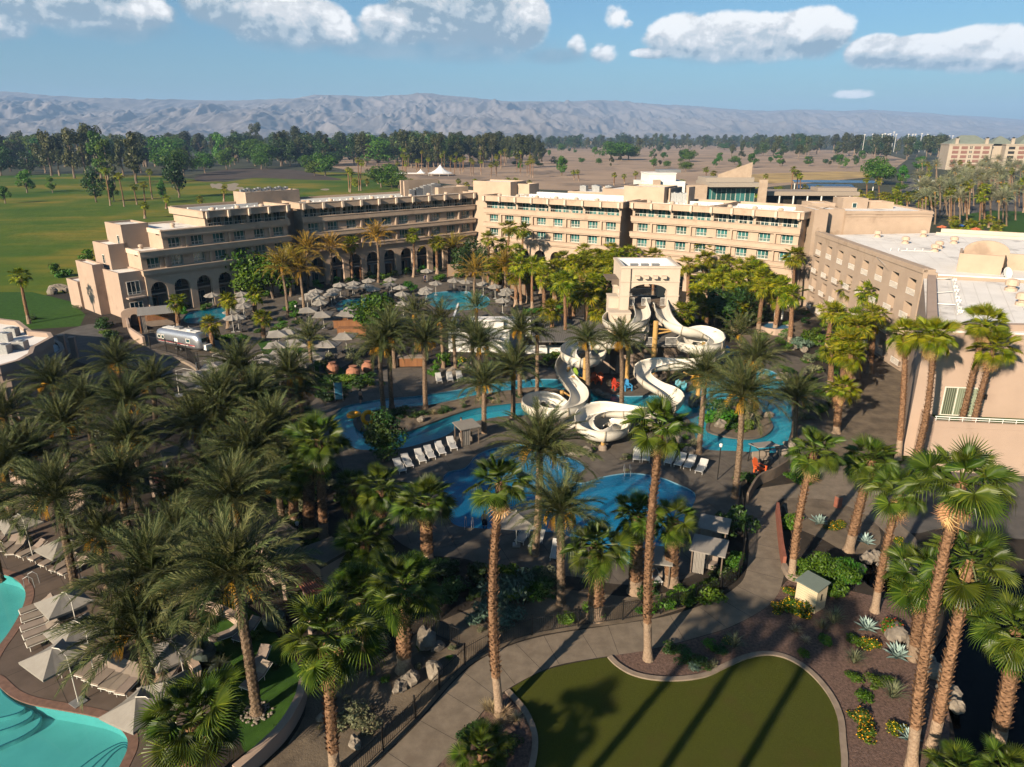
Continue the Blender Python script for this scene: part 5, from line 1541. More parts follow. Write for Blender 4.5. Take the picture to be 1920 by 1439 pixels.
PALMS = []
def palm(kind, uc, vc, base, scale=1.0, near=None, fat=1.0, dead=0, nf=None, seed=None):
    """palm whose crown heart is seen at (uc, vc); base is the pixel of its foot or its trunk height"""
    fam = 'D' if kind in 'DGA' else 'F'
    m = {'D': L_date, 'G': L_gold, 'A': L_farp, 'F': L_fan, 'Y': L_fan_lit}[kind]
    if isinstance(base, tuple):
        g = G(*base); d = ray(uc, vc)
        t = (d.x * g.x + d.y * g.y) / (d.x ** 2 + d.y ** 2)
        top = Vector((d.x * t, d.y * t, CAM_H + d.z * t))
        if (top - g).xy.length > 0.28 * max(1, top.z):
            k = 0.28 * max(1, top.z) / (top - g).xy.length
            g.x = top.x + (g.x - top.x) * k; g.y = top.y + (g.y - top.y) * k
    else:
        top = G(uc, vc, base); g = Vector((top.x, top.y, 0))
    h = max(1.2, top.z)
    sd = seed if seed is not None else int(uc * 7 + vc * 13)
    rr = random.Random(sd)
    if near is None: near = top.y < 82
    nm = 'date_palm' if fam == 'D' else 'fan_palm'
    root = thing(nm, '', 'palm tree', (g.x, g.y, 0), 0.0)
    off = (top.x - g.x, top.y - g.y)
    if fam == 'D': r0, r1 = 0.27 * fat, 0.22 * fat
    else: r0, r1 = (0.30 * fat, 0.20 * fat) if h > 8 else (0.40 * fat, 0.30 * fat)
    tm = M_tdate if fam == 'D' else M_tfan
    trunk_mesh(fam, h, off, r0, r1, sd, near).build('trunk', [tm, M_tsmooth], root)
    tip = Vector((off[0], off[1], h))
    size = (3.75 if fam == 'D' else 1.10) * scale
    if near:
        fl = fronds(fam, m)
        n = nf or (rr.randint(50, 62) if fam == 'D' else rr.randint(25, 37))
        for (a, e, vi, s) in crown_layout(fam, n, rr, rr.uniform(0.82, 1.1)):
            o = put('frond', fl[vi], root)
            o.matrix_local = leaf_matrix(a, e, s * size, tip, 0.14, rr.uniform(-0.5, 0.5))
        if fam == 'D':
            for k in range(rr.randint(5, 9)):
                o = put('fruit_stalk', ME_FRUIT, root); o.matrix_local = leaf_matrix(rr.uniform(0, 6.28), R(rr.uniform(-6, 28)), 1.12 * scale, tip + Vector((0, 0, -0.1)), 0.2)
        for k in range(dead + (rr.randint(3, 10) if fam == 'F' else 0)):
            o = put('dead_frond', DRYF[k % 2], root); o.matrix_local = leaf_matrix(k * 2.4 + rr.uniform(-.3, .3), R(rr.uniform(-86, -66)), size * rr.uniform(0.8, 1.05), tip + Vector((0, 0, -0.15 - 0.12 * (k % 5))), 0.2)
    else:
        o = put('crown', crown_mesh(fam, m, rr.randint(0, 3)), root)
        o.matrix_local = Matrix.Translation(tip) @ Matrix.Rotation(rr.uniform(0, 6.28), 4, 'Z') @ Matrix.Scale(size * rr.uniform(0.92, 1.08), 4)
    root['_kind'] = kind; root['_h'] = h
    PALMS.append(root)
    return root

P_ = palm
# --- foreground, left: date palm grove
for a in [('D', 440, 1082, (482, 1339), 1.12), ('D', 263, 1190, (280, 1325), 1.12), ('D', 285, 1085, (303, 1276), 1.08), ('D', 362, 1068, (364, 1186), 0.95), ('D', 225, 908, (246, 1030), 1.05),
          ('D', 104, 935, (140, 1098), 1.0), ('D', 51, 857, (64, 985), 1.0), ('D', 370, 800, (378, 905), 1.08), ('D', 240, 832, (262, 960), 1.05), ('D', 236, 758, (260, 880), 1.0),
          ('D', 287, 720, (292, 800), 0.95), ('D', 220, 682, (232, 760), 0.95), ('D', 100, 722, (122, 830), 1.0), ('D', 118, 800, (130, 905), 1.0), ('D', 10, 782, (30, 890), 1.0), ('D', 160, 757, (180, 860), 0.9),
          ('D', 8, 880, (30, 1010), 1.0), ('D', 482, 732, (492, 815), 0.92), ('D', 560, 735, (570, 810), 0.92), ('D', 462, 858, (480, 960), 1.02), ('D', 437, 940, (462, 1080), 1.1), ('D', 332, 925, (350, 1020), 0.72),
          ('D', 330, 1010, (352, 1110), 0.9), ('D', 190, 1010, (205, 1100), 0.8), ('D', 520, 905, (530, 985), 0.75), ('D', 395, 890, (410, 960), 0.8), ('D', -30, 960, (0, 1090), 1.0), ('D', 560, 850, (565, 920), 0.7)]:
    P_(*a)
# --- foreground fan palms
P_('F', 597, 822, (607, 1010), 1.12, fat=1.25); P_('F', 550, 893, (552, 985), 0.9); P_('F', 580, 873, (580, 1005), 0.95, fat=1.2); P_('F', 507, 800, (512, 880), 1.05)
P_('F', 712, 912, (716, 1000), 1.12, dead=4); P_('F', 797, 940, (802, 1054), 1.1, fat=1.2); P_('F', 662, 915, (661, 985), 0.9, dead=4); P_('F', 683, 1012, (690, 1085), 1.12)
P_('F', 676, 1112, (694, 1215), 1.15, fat=1.1); P_('F', 757, 1098, (758, 1256), 1.15, fat=1.1); P_('F', 614, 1190, (628, 1450), 1.2, fat=0.95, dead=5); P_('F', 364, 1345, (352, 1500), 1.15, fat=1.2)
P_('F', 903, 1408, (905, 1445), 0.75); P_('F', 938, 905, (937, 1340), 0.88, fat=0.82); P_('F', 1240, 800, (1215, 1237), 0.98, fat=0.86)
P_('F', 1195, 964, (1191, 1110), 0.98, fat=1.2); P_('F', 1262, 975, (1260, 1095), 0.98, fat=1.25); P_('F', 1120, 1024, (1118, 1157), 1.08, fat=1.35, dead=14)
P_('F', 1527, 844, (1484, 1084), 1.0, fat=0.9, dead=5); P_('F', 1633, 862, (1591, 1033), 1.1, fat=0.9); P_('F', 1690, 920, (1640, 1147), 0.95, fat=0.85, dead=12); P_('F', 1802, 905, (1709, 1440), 1.15, fat=0.9, dead=4)
P_('F', 1820, 1049, (1749, 1400), 1.1, fat=0.95); P_('F', 1735, 1075, (1713, 1235), 1.2, fat=0.9); P_('F', 1905, 1178, (1869, 1400), 1.0, fat=0.95, dead=5); P_('F', 1795, 1448, (1790, 1520), 0.8); P_('F', 1885, 1448, (1880, 1520), 0.8)
# --- date palms round the slide pools
for a in [('D', 580, 640, (586, 712), 0.92), ('D', 712, 652, (720, 770), 0.95), ('D', 730, 632, (735, 765), 0.95), ('D', 797, 640, (798, 766), 0.98), ('D', 825, 605, (832, 690), 0.9), ('D', 777, 590, (780, 660), 0.85), ('D', 733, 608, (740, 690), 0.9),
          ('D', 885, 628, (888, 700), 0.92), ('D', 899, 650, (898, 750), 0.95), ('D', 963, 693, (962, 783), 0.98), ('D', 908, 722, (908, 812), 0.82), ('D', 977, 620, (975, 745), 0.88), ('D', 1007, 628, (1007, 735), 0.72),
          ('D', 1100, 640, (1103, 765), 0.75), ('D', 1165, 640, (1165, 768), 0.85), ('D', 1012, 845, (1003, 1040), 1.12), ('D', 1051, 960, (1052, 1132), 0.88), ('D', 893, 578, (897, 650), 0.8), ('D', 850, 628, (855, 700), 0.75),
          ('D', 1387, 628, (1390, 705), 1.0), ('D', 1322, 707, (1310, 850), 0.95), ('D', 1392, 745, (1377, 933), 1.08), ('D', 1417, 675, (1398, 805), 0.92), ('D', 1493, 745, (1490, 820), 0.9)]:
    P_(*a)
# --- golden date palms in front of the arches
for a in [('G', 527, 500, (540, 597)), ('G', 562, 510, (571, 595)), ('G', 545, 490, (545, 556)), ('G', 575, 467, (577, 545)), ('G', 620, 465, (622, 540)), ('G', 657, 455, (661, 530)), ('G', 706, 445, (709, 530)), ('G', 774, 440, (775, 520)),
          ('G', 800, 457, (800, 505)), ('G', 819, 455, (820, 514)), ('G', 890, 510, (889, 562)), ('G', 915, 447, (915, 528)), ('G', 969, 470, (970, 548)), ('G', 946, 500, (950, 555)), ('G', 850, 465, (852, 505))]:
    P_('Y' if int(a[1]) % 3 == 0 else a[0], a[1], a[2], a[3], 1.02)
# --- yellow green fan palms of the court
for a in [('Y', 955, 427, (952, 525)), ('Y', 982, 431, (980, 528)), ('Y', 942, 458, (944, 522)), ('Y', 973, 496, (977, 580)), ('Y', 998, 496, (998, 580)), ('Y', 1055, 485, (1056, 560)), ('Y', 1075, 492, (1076, 570)), ('Y', 1038, 502, (1040, 570)),
          ('Y', 1107, 444, (1106, 512)), ('Y', 1117, 452, (1115, 507)), ('Y', 1057, 527, (1059, 655)), ('Y', 1075, 548, (1075, 628)), ('Y', 1113, 529, (1114, 634)), ('Y', 1100, 550, (1096, 640)), ('Y', 1034, 580, (1035, 652)),
          ('Y', 1173, 444, (1172, 515)), ('Y', 1163, 456, (1162, 525)), ('Y', 1192, 446, (1190, 512)), ('Y', 1152, 476, (1152, 545)), ('Y', 1184, 472, (1184, 540)), ('Y', 1202, 462, (1204, 530)), ('Y', 1147, 382, (1144, 468)), ('Y', 1166, 382, (1160, 470)),
          ('Y', 1235, 440, (1229, 508)), ('Y', 1256, 430, (1254, 510)), ('Y', 1292, 460, (1290, 540)), ('Y', 1317, 462, (1316, 545)), ('Y', 1333, 472, (1332, 550)), ('Y', 1360, 490, (1355, 560)), ('Y', 1290, 496, (1290, 570)), ('Y', 1323, 486, (1327, 560)),
          ('Y', 1387, 503, (1386, 580)), ('Y', 1419, 503, (1416, 570)), ('Y', 1435, 494, (1432, 560)), ('Y', 1427, 520, (1423, 590)), ('Y', 1448, 528, (1448, 588)), ('Y', 1490, 480, (1486, 585)), ('Y', 1485, 553, (1480, 648)), ('Y', 1381, 528, (1378, 600)),
          ('Y', 1310, 549, (1306, 600)), ('Y', 1279, 586, (1269, 676)), ('Y', 1262, 470, (1262, 540)), ('Y', 1345, 520, (1344, 590)), ('Y', 1140, 500, (1140, 570)), ('Y', 1020, 515, (1022, 590)), ('Y', 1095, 500, (1094, 570)), ('Y', 1404, 545, (1402, 610)),
          ('Y', 1460, 560, (1458, 620)), ('Y', 1125, 580, (1126, 640)), ('Y', 1225, 480, (1224, 560))]:
    P_(*a, 1.08)
for a in [('Y', 1596, 540, (1596, 620), 1.0), ('Y', 1629, 548, (1626, 650), 1.0), ('Y', 1571, 590, (1572, 650), 0.9), ('Y', 1603, 594, (1600, 690), 1.0), ('Y', 1639, 590, (1630, 700), 1.0), ('Y', 1611, 612, (1606, 710), 1.0), ('Y', 1579, 632, (1576, 720), 1.0),
          ('Y', 1596, 664, (1590, 760), 1.05), ('Y', 1577, 728, (1568, 812), 1.0), ('Y', 1698, 627, (1684, 862), 1.0), ('Y', 1751, 630, (1705, 900), 1.05), ('Y', 1849, 607, (1785, 868), 1.08), ('Y', 1864, 652, (1808, 880), 1.08), ('Y', 1560, 655, (1556, 735), 0.85)]:
    P_(*a, dead=6)
rq = random.Random(51)
for px_, n_, kk in (([(1010, 530), (1150, 520), (1150, 635), (1030, 640)], 16, 'Y'), ([(1275, 520), (1500, 540), (1470, 625), (1290, 625)], 20, 'Y'), ([(1540, 600), (1610, 570), (1665, 640), (1640, 700), (1560, 760)], 7, 'Y'), ([(840, 505), (1000, 515), (1000, 575), (960, 580)], 7, 'Y'), ([(480, 780), (560, 800), (560, 960), (470, 1000), (420, 900)], 8, 'D')):
    pl = [(p.x, p.y) for p in gpts(px_)]; k = 0
    while k < n_:
        u, v = rq.uniform(min(p[0] for p in px_), max(p[0] for p in px_)), rq.uniform(min(p[1] for p in px_), max(p[1] for p in px_))
        g = G(u, v)
        if inside((g.x, g.y), pl):
            h_ = rq.uniform(4.0, 8.0); uc, vc = PXL((g.x, g.y, h_)); P_(kk, uc, vc, h_, 1.02, False if kk == 'Y' else None); k += 1
# --- terrace fan palms, upper left
for a in [('Y', 37, 517, (55, 607)), ('Y', 330, 565, (336, 622)), ('Y', 426, 562, (429, 618)), ('Y', 394, 607, (400, 660)), ('Y', 492, 595, (494, 638)), ('Y', 477, 552, (478, 592))]:
    P_(*a, 0.85)
# --- tall thin palms on the golf course and behind the hotel
for a in [(196, 320, 207, 386), (222, 330, 233, 388), (250, 350, 257, 384), (269, 346, 272, 383), (280, 322, 286, 374), (652, 318, 655, 360), (658, 322, 657, 361), (671, 300, 673, 358), (678, 305, 677, 358), (271, 385, 272, 410), (312, 372, 312, 392), (375, 374, 376, 388), (420, 355, 420, 378),
          (1083, 322, 1086, 340), (1075, 323, 1077, 338), (1152, 328, 1151, 348), (1170, 330, 1171, 345), (1192, 325, 1191, 345), (1324, 318, 1326, 362), (1338, 325, 1336, 362), (1386, 315, 1384, 362), (1436, 330, 1436, 345), (1488, 318, 1484, 372), (1496, 325, 1494, 370), (1500, 330, 1500, 372), (1625, 335, 1624, 380),
          (1648, 340, 1650, 380), (1680, 355, 1676, 385)]:
    P_('Y', a[0], a[1], (a[2], a[3]), 1.0, False, 1.2)
rp = random.Random(11)
for i in range(46):
    u = rp.uniform(735, 1000); v = rp.uniform(306, 334)
    P_('Y', u, v - rp.uniform(24, 34), (u, v), rp.uniform(1.0, 1.25), False, 1.3)
for i in range(30):
    u = rp.uniform(660, 1010); v = rp.uniform(345, 352)
    P_('Y', u, v - rp.uniform(4, 9), (u, v), 1.1, False)
for i in range(44):
    u = rp.uniform(1270, 1760); v = 362 + (u - 1270) * 0.055 + rp.uniform(-4, 5)
    P_('Y', u, v - rp.uniform(8, 22), (u, v), rp.uniform(1.0, 1.4), False)
# --- grove of grey date palms before the far hotel
for i in range(112):
    u = rp.uniform(1720, 1960); v = rp.uniform(338, 430)
    P_('A' if rp.random() < 0.7 else 'Y', u + rp.uniform(-4, 4), v - rp.uniform(45, 66) * (0.62 + 0.5 * (v - 338) / 92), (u, v), rp.uniform(0.9, 1.15), False, 1.1)
for i in range(12):
    u = rp.uniform(1760, 1880); v = rp.uniform(425, 440)
    P_('Y', u, v - rp.uniform(8, 22), (u, v), 1.0, False)
# --- palms standing just outside the picture that throw the long shadows over the turf
for (x, y, h, k) in ((-14.0, 8.5, 12.5, 'F'), (-11.0, 8.0, 17.5, 'F'), (-7.6, 8.5, 17.0, 'F'), (-3.6, 8.0, 17.5, 'F')):
    u_, v_ = PXL((x, y, h))
    P_(k, u_, v_, h, 1.0, True, 0.9)

# ------------------------------------------------------------------ broadleaf trees and shrubs
def leaf_cloud(blobs, n, size, seed, shell=0.55, asp=1.0, droop=0.0):
    """crown built from many small leaf faces spread through overlapping lumps"""
    rr = random.Random(seed)
    vol = [b[3] * b[4] * b[5] for b in blobs]; tot = sum(vol)
    b_ = MB()
    for (cx, cy_, cz, rx, ry, rz), vv in zip(blobs, vol):
        for _ in range(int(n * vv / tot)):
            d = Vector((rr.gauss(0, 1), rr.gauss(0, 1), rr.gauss(0, 1))).normalized()
            r = shell + (1 - shell) * rr.random() ** 0.5
            p = Vector((cx + d.x * rx * r, cy_ + d.y * ry * r, cz + d.z * rz * r))
            nrm = (d + Vector((rr.gauss(0, .55), rr.gauss(0, .55), rr.gauss(0, .55) + 0.25))).normalized()
            t = nrm.cross(Vector((rr.gauss(0, 1), rr.gauss(0, 1), rr.gauss(0, 1) - droop))).normalized()
            q = nrm.cross(t)
            s = size * rr.uniform(0.6, 1.3)
            b_.add([p - t * s * 0.5 * asp, p - q * s * 0.30, p + t * s * 0.5 * asp, p + q * s * 0.30], [(0, 1, 2, 3)])
    return b_
def lumps(rr, n, R_, H_, z0, fill=0.55):
    out = []
    for i in range(n):
        a = i * 2.4 + rr.uniform(-.4, .4); f = rr.uniform(0.2, 1.0)
        z = rr.uniform(0.15, 1.0)
        rad = R_ * f * sqrt(max(0.05, 1 - ((z - 0.45) / 0.62) ** 2)) * 0.75
        k = R_ * fill * rr.uniform(0.65, 1.15)
        out.append((cos(a) * rad, sin(a) * rad, z0 + H_ * z * 0.85, k, k, k * min(1.0, H_ / (2.2 * R_)) * rr.uniform(0.8, 1.2)))
    return out
TREE = {}
def tree_proto(kind, var):
    key = (kind, var)
    if key in TREE: return TREE[key]
    rr = random.Random(hash(kind) % 1000 + var * 17 if False else sum(map(ord, kind)) * 3 + var * 17)
    sp = dict(euc=(0.30, 1.0, 0.26, 13, 2100, 0.052, L_euc, 1.0, 0.6), round=(0.34, 1.0, 0.22, 11, 1700, 0.060, L_green, 1.0, 0.0), mesq=(0.60, 1.0, 0.22, 14, 2400, 0.060, L_mesq, 1.2, 0.2), pine=(0.20, 1.0, 0.12, 15, 1800, 0.050, L_euc, 1.4, 0.8),
              dark=(0.42, 1.0, 0.12, 12, 1800, 0.062, L_dark, 1.0, 0.0), poplar=(0.20, 1.0, 0.14, 14, 1800, 0.05, L_mesq, 1.0, 0.0))[kind]
    Rr, Hh, z0, nb, nl, ls, m, asp, dr = sp
    bl = lumps(rr, nb, Rr, Hh - z0, z0, 0.46)
    if kind == 'euc': bl = [(x, y, z, a * rr.uniform(.5, .9), b_ * rr.uniform(.5, .9), c * 1.25) for (x, y, z, a, b_, c) in bl]
    crown = leaf_cloud(bl, nl, ls, 40 + var, 0.5, asp, dr).mesh('crown', m)
    t = MB()
    pts = [(0, 0, 0), (rr.uniform(-.02, .02), rr.uniform(-.02, .02), z0 * 0.6), (rr.uniform(-.03, .03), rr.uniform(-.03, .03), z0 + 0.15), (rr.uniform(-.04, .04), rr.uniform(-.04, .04), 0.72)]
    t.tube(pts, [0.030, 0.024, 0.020, 0.008], 7)
    for i in range(5):
        b0 = bl[i % len(bl)]; st = Vector(pts[1]).lerp(Vector(pts[2]), rr.random())
        t.tube([st, st.lerp(Vector(b0[:3]), 0.5) + Vector((0, 0, -0.03)), Vector(b0[:3])], [0.014, 0.010, 0.004], 5)
    TREE[key] = (t.mesh('trunk', M_bark), crown)
    return TREE[key]
TREES = []
NMS = dict(euc='eucalyptus_tree', round='broadleaf_tree', mesq='mesquite_tree', pine='pine_tree', dark='shade_tree', poplar='poplar_tree')
def tree(kind, u, v, hpx, wide=1.0, var=None, hm=None, group=None):
    g = G(u, v)
    dep = g.y * cos(PITCH) + CAM_H * sin(PITCH)
    h = hm or hpx * dep / FPX / cos(PITCH * 0.6)
    rr = random.Random(int(u * 31 + v * 7))
    t, c = tree_proto(kind, var if var is not None else rr.randint(0, 3))
    root = thing(NMS[kind], '', 'tree', (g.x, g.y, 0), rr.uniform(0, 6.28))
    put('trunk', t, root); put('crown', c, root)
    root.scale = (h * wide, h * wide, h)
    root['_kind'] = kind; root['_h'] = h
    TREES.append(root)
    return root
# golf course trees one by one
for a in [('round', 51, 362, 42, 1.2), ('round', 99, 362, 30, 1.0), ('round', 10, 382, 34, 1.2), ('dark', 181, 380, 62, 0.85), ('round', 214, 378, 40, 0.8), ('dark', 336, 371, 78, 0.85), ('round', 307, 379, 40, 0.7), ('mesq', 715, 352, 44, 1.3), ('mesq', 735, 353, 40, 1.1), ('mesq', 748, 354, 24, 1.6),
          ('mesq', 310, 322, 44, 1.2), ('mesq', 345, 330, 46, 1.2), ('mesq', 385, 325, 36, 1.2), ('mesq', 425, 318, 40, 0.9), ('mesq', 500, 315, 44, 1.2), ('mesq', 490, 318, 30, 1.3), ('mesq', 610, 330, 42, 1.1), ('mesq', 575, 322, 30, 0.9), ('mesq', 590, 330, 28, 1.2),
          ('euc', 97, 330, 84, 0.9), ('euc', 112, 330, 70, 0.9), ('euc', 140, 335, 86, 0.85), ('euc', 163, 332, 84, 0.9), ('poplar', 205, 345, 92, 0.85), ('poplar', 190, 340, 100, 0.8), ('euc', 182, 325, 84, 1.0), ('euc', 232, 330, 70, 0.9), ('pine', 257, 345, 100, 0.9), ('pine', 216, 350, 56, 0.8), ('euc', 265, 325, 66, 0.9),
          ('dark', 20, 322, 46, 1.3), ('dark', 55, 325, 40, 1.3), ('dark', 85, 325, 50, 1.2), ('dark', 2, 330, 60, 1.0), ('euc', 20, 305, 40, 1.2), ('euc', 484, 290, 54, 0.95), ('euc', 470, 292, 44, 0.9), ('euc', 445, 298, 52, 0.9), ('euc', 405, 300, 48, 1.0), ('euc', 350, 300, 48, 1.2), ('euc', 320, 292, 38, 1.2),
          ('dark', 545, 312, 50, 0.9), ('euc', 535, 300, 52, 1.0), ('euc', 560, 302, 58, 0.9), ('euc', 600, 300, 48, 1.0), ('dark', 640, 300, 50, 1.0), ('dark', 690, 296, 42, 1.2), ('euc', 745, 305, 58, 0.95), ('euc', 722, 300, 50, 0.9),
          ('round', 1053, 330, 36, 1.1), ('mesq', 1145, 300, 34, 1.6), ('mesq', 1165, 301, 34, 1.5), ('mesq', 1178, 300, 30, 1.4), ('round', 1115, 294, 18, 1.2), ('euc', 1196, 290, 28, 1.2), ('dark', 1283, 303, 24, 1.2), ('mesq', 1292, 304, 24, 1.2), ('mesq', 1286, 322, 18, 1.6), ('round', 1341, 315, 17, 1.2), ('round', 1348, 307, 15, 1.2),
          ('round', 1408, 315, 26, 1.2), ('round', 1462, 312, 20, 1.0), ('round', 1514, 312, 18, 1.5), ('dark', 1466, 297, 26, 1.0), ('euc', 1497, 300, 26, 1.4), ('round', 1573, 315, 24, 1.0), ('round', 1585, 316, 20, 1.0), ('round', 1615, 303, 20, 1.4), ('round', 1605, 312, 14, 1.3), ('euc', 1372, 293, 22, 1.1), ('euc', 1390, 293, 26, 1.0),
          ('euc', 1417, 290, 20, 1.0), ('mesq', 1640, 345, 46, 1.2), ('mesq', 1652, 348, 44, 1.0), ('round', 1690, 345, 34, 1.1), ('round', 1688, 362, 30, 1.1), ('round', 1720, 322, 28, 1.6), ('euc', 1660, 302, 44, 1.2), ('euc', 1700, 300, 40, 1.3), ('euc', 1735, 300, 44, 1.1), ('euc', 1640, 295, 34, 1.2), ('dark', 1712, 380, 24, 1.6), ('dark', 1745, 385, 26, 1.6), ('dark', 1775, 384, 22, 1.7),
          ('dark', 1840, 385, 26, 1.6), ('dark', 1880, 384, 26, 1.6), ('dark', 1805, 384, 24, 1.6), ('round', 1030, 295, 14, 0.9)]:
    tree(*a)
rt = random.Random(23)
for i in range(270):         # belt behind the fairway
    u = rt.uniform(-20, 830); v = 277 + 38 * rt.random() ** 1.5
    tree(rt.choice(('euc', 'dark', 'pine', 'dark', 'euc', 'mesq', 'round')), u, v, (v - 256) * rt.uniform(0.75, 1.12), rt.uniform(0.9, 1.4))
for i in range(120):         # middle belt in the middle distance
    u = rt.uniform(740, 1020); v = 275 + 42 * rt.random() ** 1.3
    tree(rt.choice(('euc', 'pine', 'dark', 'euc')), u, v, (v - 256) * rt.uniform(0.75, 1.12), rt.uniform(0.8, 1.3))
for i in range(125):
    u = rt.uniform(1020, 1480); v = rt.uniform(271, 280)
    tree(rt.choice(('euc', 'pine', 'dark')), u, v, (v - 256) * rt.uniform(0.7, 1.2), rt.uniform(0.9, 1.4))
for i in range(105):
    u = rt.uniform(1420, 1770); v = rt.uniform(272, 295)
    tree(rt.choice(('euc', 'pine', 'dark')), u, v, (v - 256) * rt.uniform(0.7, 1.15), rt.uniform(0.9, 1.4))
for i in range(60):          # scrub on the bare ground
    u = rt.uniform(920, 1660); v = rt.uniform(279, 318)
    tree(rt.choice(('mesq', 'round', 'euc', 'dark')), u, v, rt.uniform(7, 17), rt.uniform(1.1, 1.8))
# far wood that reads as one dark band along the foot of the mountains
def far_wood():
    b = MB(); rr = random.Random(77)
    for i in range(3000):
        u = rr.uniform(-80, 2000); v = 264.2 + 18 * rr.random() ** 1.6
        g = G(u, v); dep = g.y
        h = rr.uniform(14, 27); w = rr.uniform(8, 17)
        for k in range(9):
            d = Vector((rr.gauss(0, 1), rr.gauss(0, 1), rr.gauss(0, 1))).normalized()
            p = Vector((g.x, g.y, h * 0.55)) + Vector((d.x * w * .5, d.y * w * .5, d.z * h * 0.42))
            n = (d + Vector((0, 0, .4))).normalized(); t = n.cross(Vector((rr.gauss(0, 1), rr.gauss(0, 1), .1))).normalized(); q = n.cross(t); s = rr.uniform(2.0, 4.2)
            b.add([p - t * s, p - q * s * .7, p + t * s, p + q * s * .7], [(0, 1, 2, 3)])
    o = b.build('far_wood', L_euc); tag(o, 'dark band of far trees along the foot of the mountains', 'trees', None, 'stuff')
far_wood()

SHRUBS = []
SH = {}
def shrub_proto(kind, var):
    key = (kind, var)
    if key in SH: return SH[key]
    rr = random.Random(var * 7 + sum(map(ord, kind)))
    if kind == 'bush':
        bl = lumps(rr, 16, 0.9, 1.0, 0.05, 0.42)
        parts = [('foliage', leaf_cloud(bl, 3200, 0.075, var, 0.5, 1.5).mesh('foliage', L_green))]
        st = MB()
        for i in range(4): st.tube([(0, 0, 0), (rr.uniform(-.3, .3), rr.uniform(-.3, .3), 0.55)], [0.04, 0.02], 5)
        parts.append(('stem', st.mesh('stem', M_bark)))
    elif kind in ('green', 'dark', 'olive', 'bright', 'grey', 'flower', 'red'):
        bl = lumps(rr, 7, 0.85, 0.95, 0.02, 0.5)
        m = dict(green=L_mesq, dark=L_dark, olive=L_olive, bright=L_green, grey=L_grey, flower=L_mesq, red=L_green)[kind]
        b = leaf_cloud(bl, 620, 0.15 if kind != 'olive' else 0.12, var, 0.45, 1.3)
        parts = [('foliage', b.mesh('foliage', m))]
        if kind in ('flower', 'red'):
            f = leaf_cloud([(x, y, z + 0.06, a * 1.05, c * 1.05, d) for (x, y, z, a, c, d) in bl], 130, 0.13, var + 50, 0.95)
            parts.append(('flower', f.mesh('flower', L_yel if kind == 'flower' else L_red)))
        st = MB()
        for i in range(3): st.tube([(0, 0, 0), (rr.uniform(-.3, .3), rr.uniform(-.3, .3), 0.55)], [0.03, 0.015], 4)
        parts.append(('stem', st.mesh('stem', M_bark)))
    elif kind == 'agave':
        b = MB()
        for i in range(26):
            a = i * 2.4; e = R(78 - 62 * (i / 26)); d = Vector((cos(a) * cos(e), sin(a) * cos(e), sin(e))); t = Vector((-sin(a), cos(a), 0)); up = d.cross(t)
            l = rr.uniform(0.8, 1.0)
            b.add([t * -0.07, t * 0.07, d * l * .55 + t * 0.10 - up * .0, d * l * .55 - t * 0.10, d * l + Vector((0, 0, -.05)), d * l * .5 + up * -0.05], [(0, 1, 5), (1, 2, 5), (2, 4, 5), (4, 3, 5), (3, 0, 5)])
        parts = [('leaves', b.mesh('leaves', L_agave))]
    else:                     # grass: fountain of thin blades
        b = MB()
        for i in range(110):
            a = rr.uniform(0, 6.28); e = R(rr.uniform(35, 88)); d = Vector((cos(a) * cos(e), sin(a) * cos(e), sin(e))); t = Vector((-sin(a), cos(a), 0)) * 0.014
            l = rr.uniform(0.6, 1.1); m1 = d * l * .6; tp = d * l + Vector((cos(a) * .15, sin(a) * .15, -0.18 * l))
            b.add([-t, t, m1 + t, m1 - t, tp], [(0, 1, 2, 3), (3, 2, 4)])
        parts = [('blades', b.mesh('blades', L_straw if kind == 'straw' else (L_olive if kind == 'grass' else L_mesq)))]
    SH[key] = parts
    return parts
SNM = dict(bush='shrub', green='shrub', dark='dark_bush', olive='olive_shrub', bright='shrub', grey='acacia_shrub', flower='flowering_shrub', red='flowering_shrub', agave='agave', grass='grass_clump', straw='dry_grass_clump')
SCT = dict(dark='bush', agave='agave', grass='grass', straw='grass')
def shrub(kind, u, v, r=0.8, hs=1.0, var=None, xy=None):
    g = Vector((xy[0], xy[1], 0)) if xy else G(u, v)
    rr = random.Random(int(g.x * 51 + g.y * 37))
    parts = shrub_proto(kind, rr.randint(0, 2))
    root = thing(SNM[kind], '', SCT.get(kind, 'shrub'), (g.x, g.y, 0), rr.uniform(0, 6.28))
    for n, me in parts: put(n, me, root)
    root.scale = (r * rr.uniform(.9, 1.1), r * rr.uniform(.9, 1.1), r * hs)
    root['_kind'] = kind; root['_h'] = r
    SHRUBS.append(root)
    return root
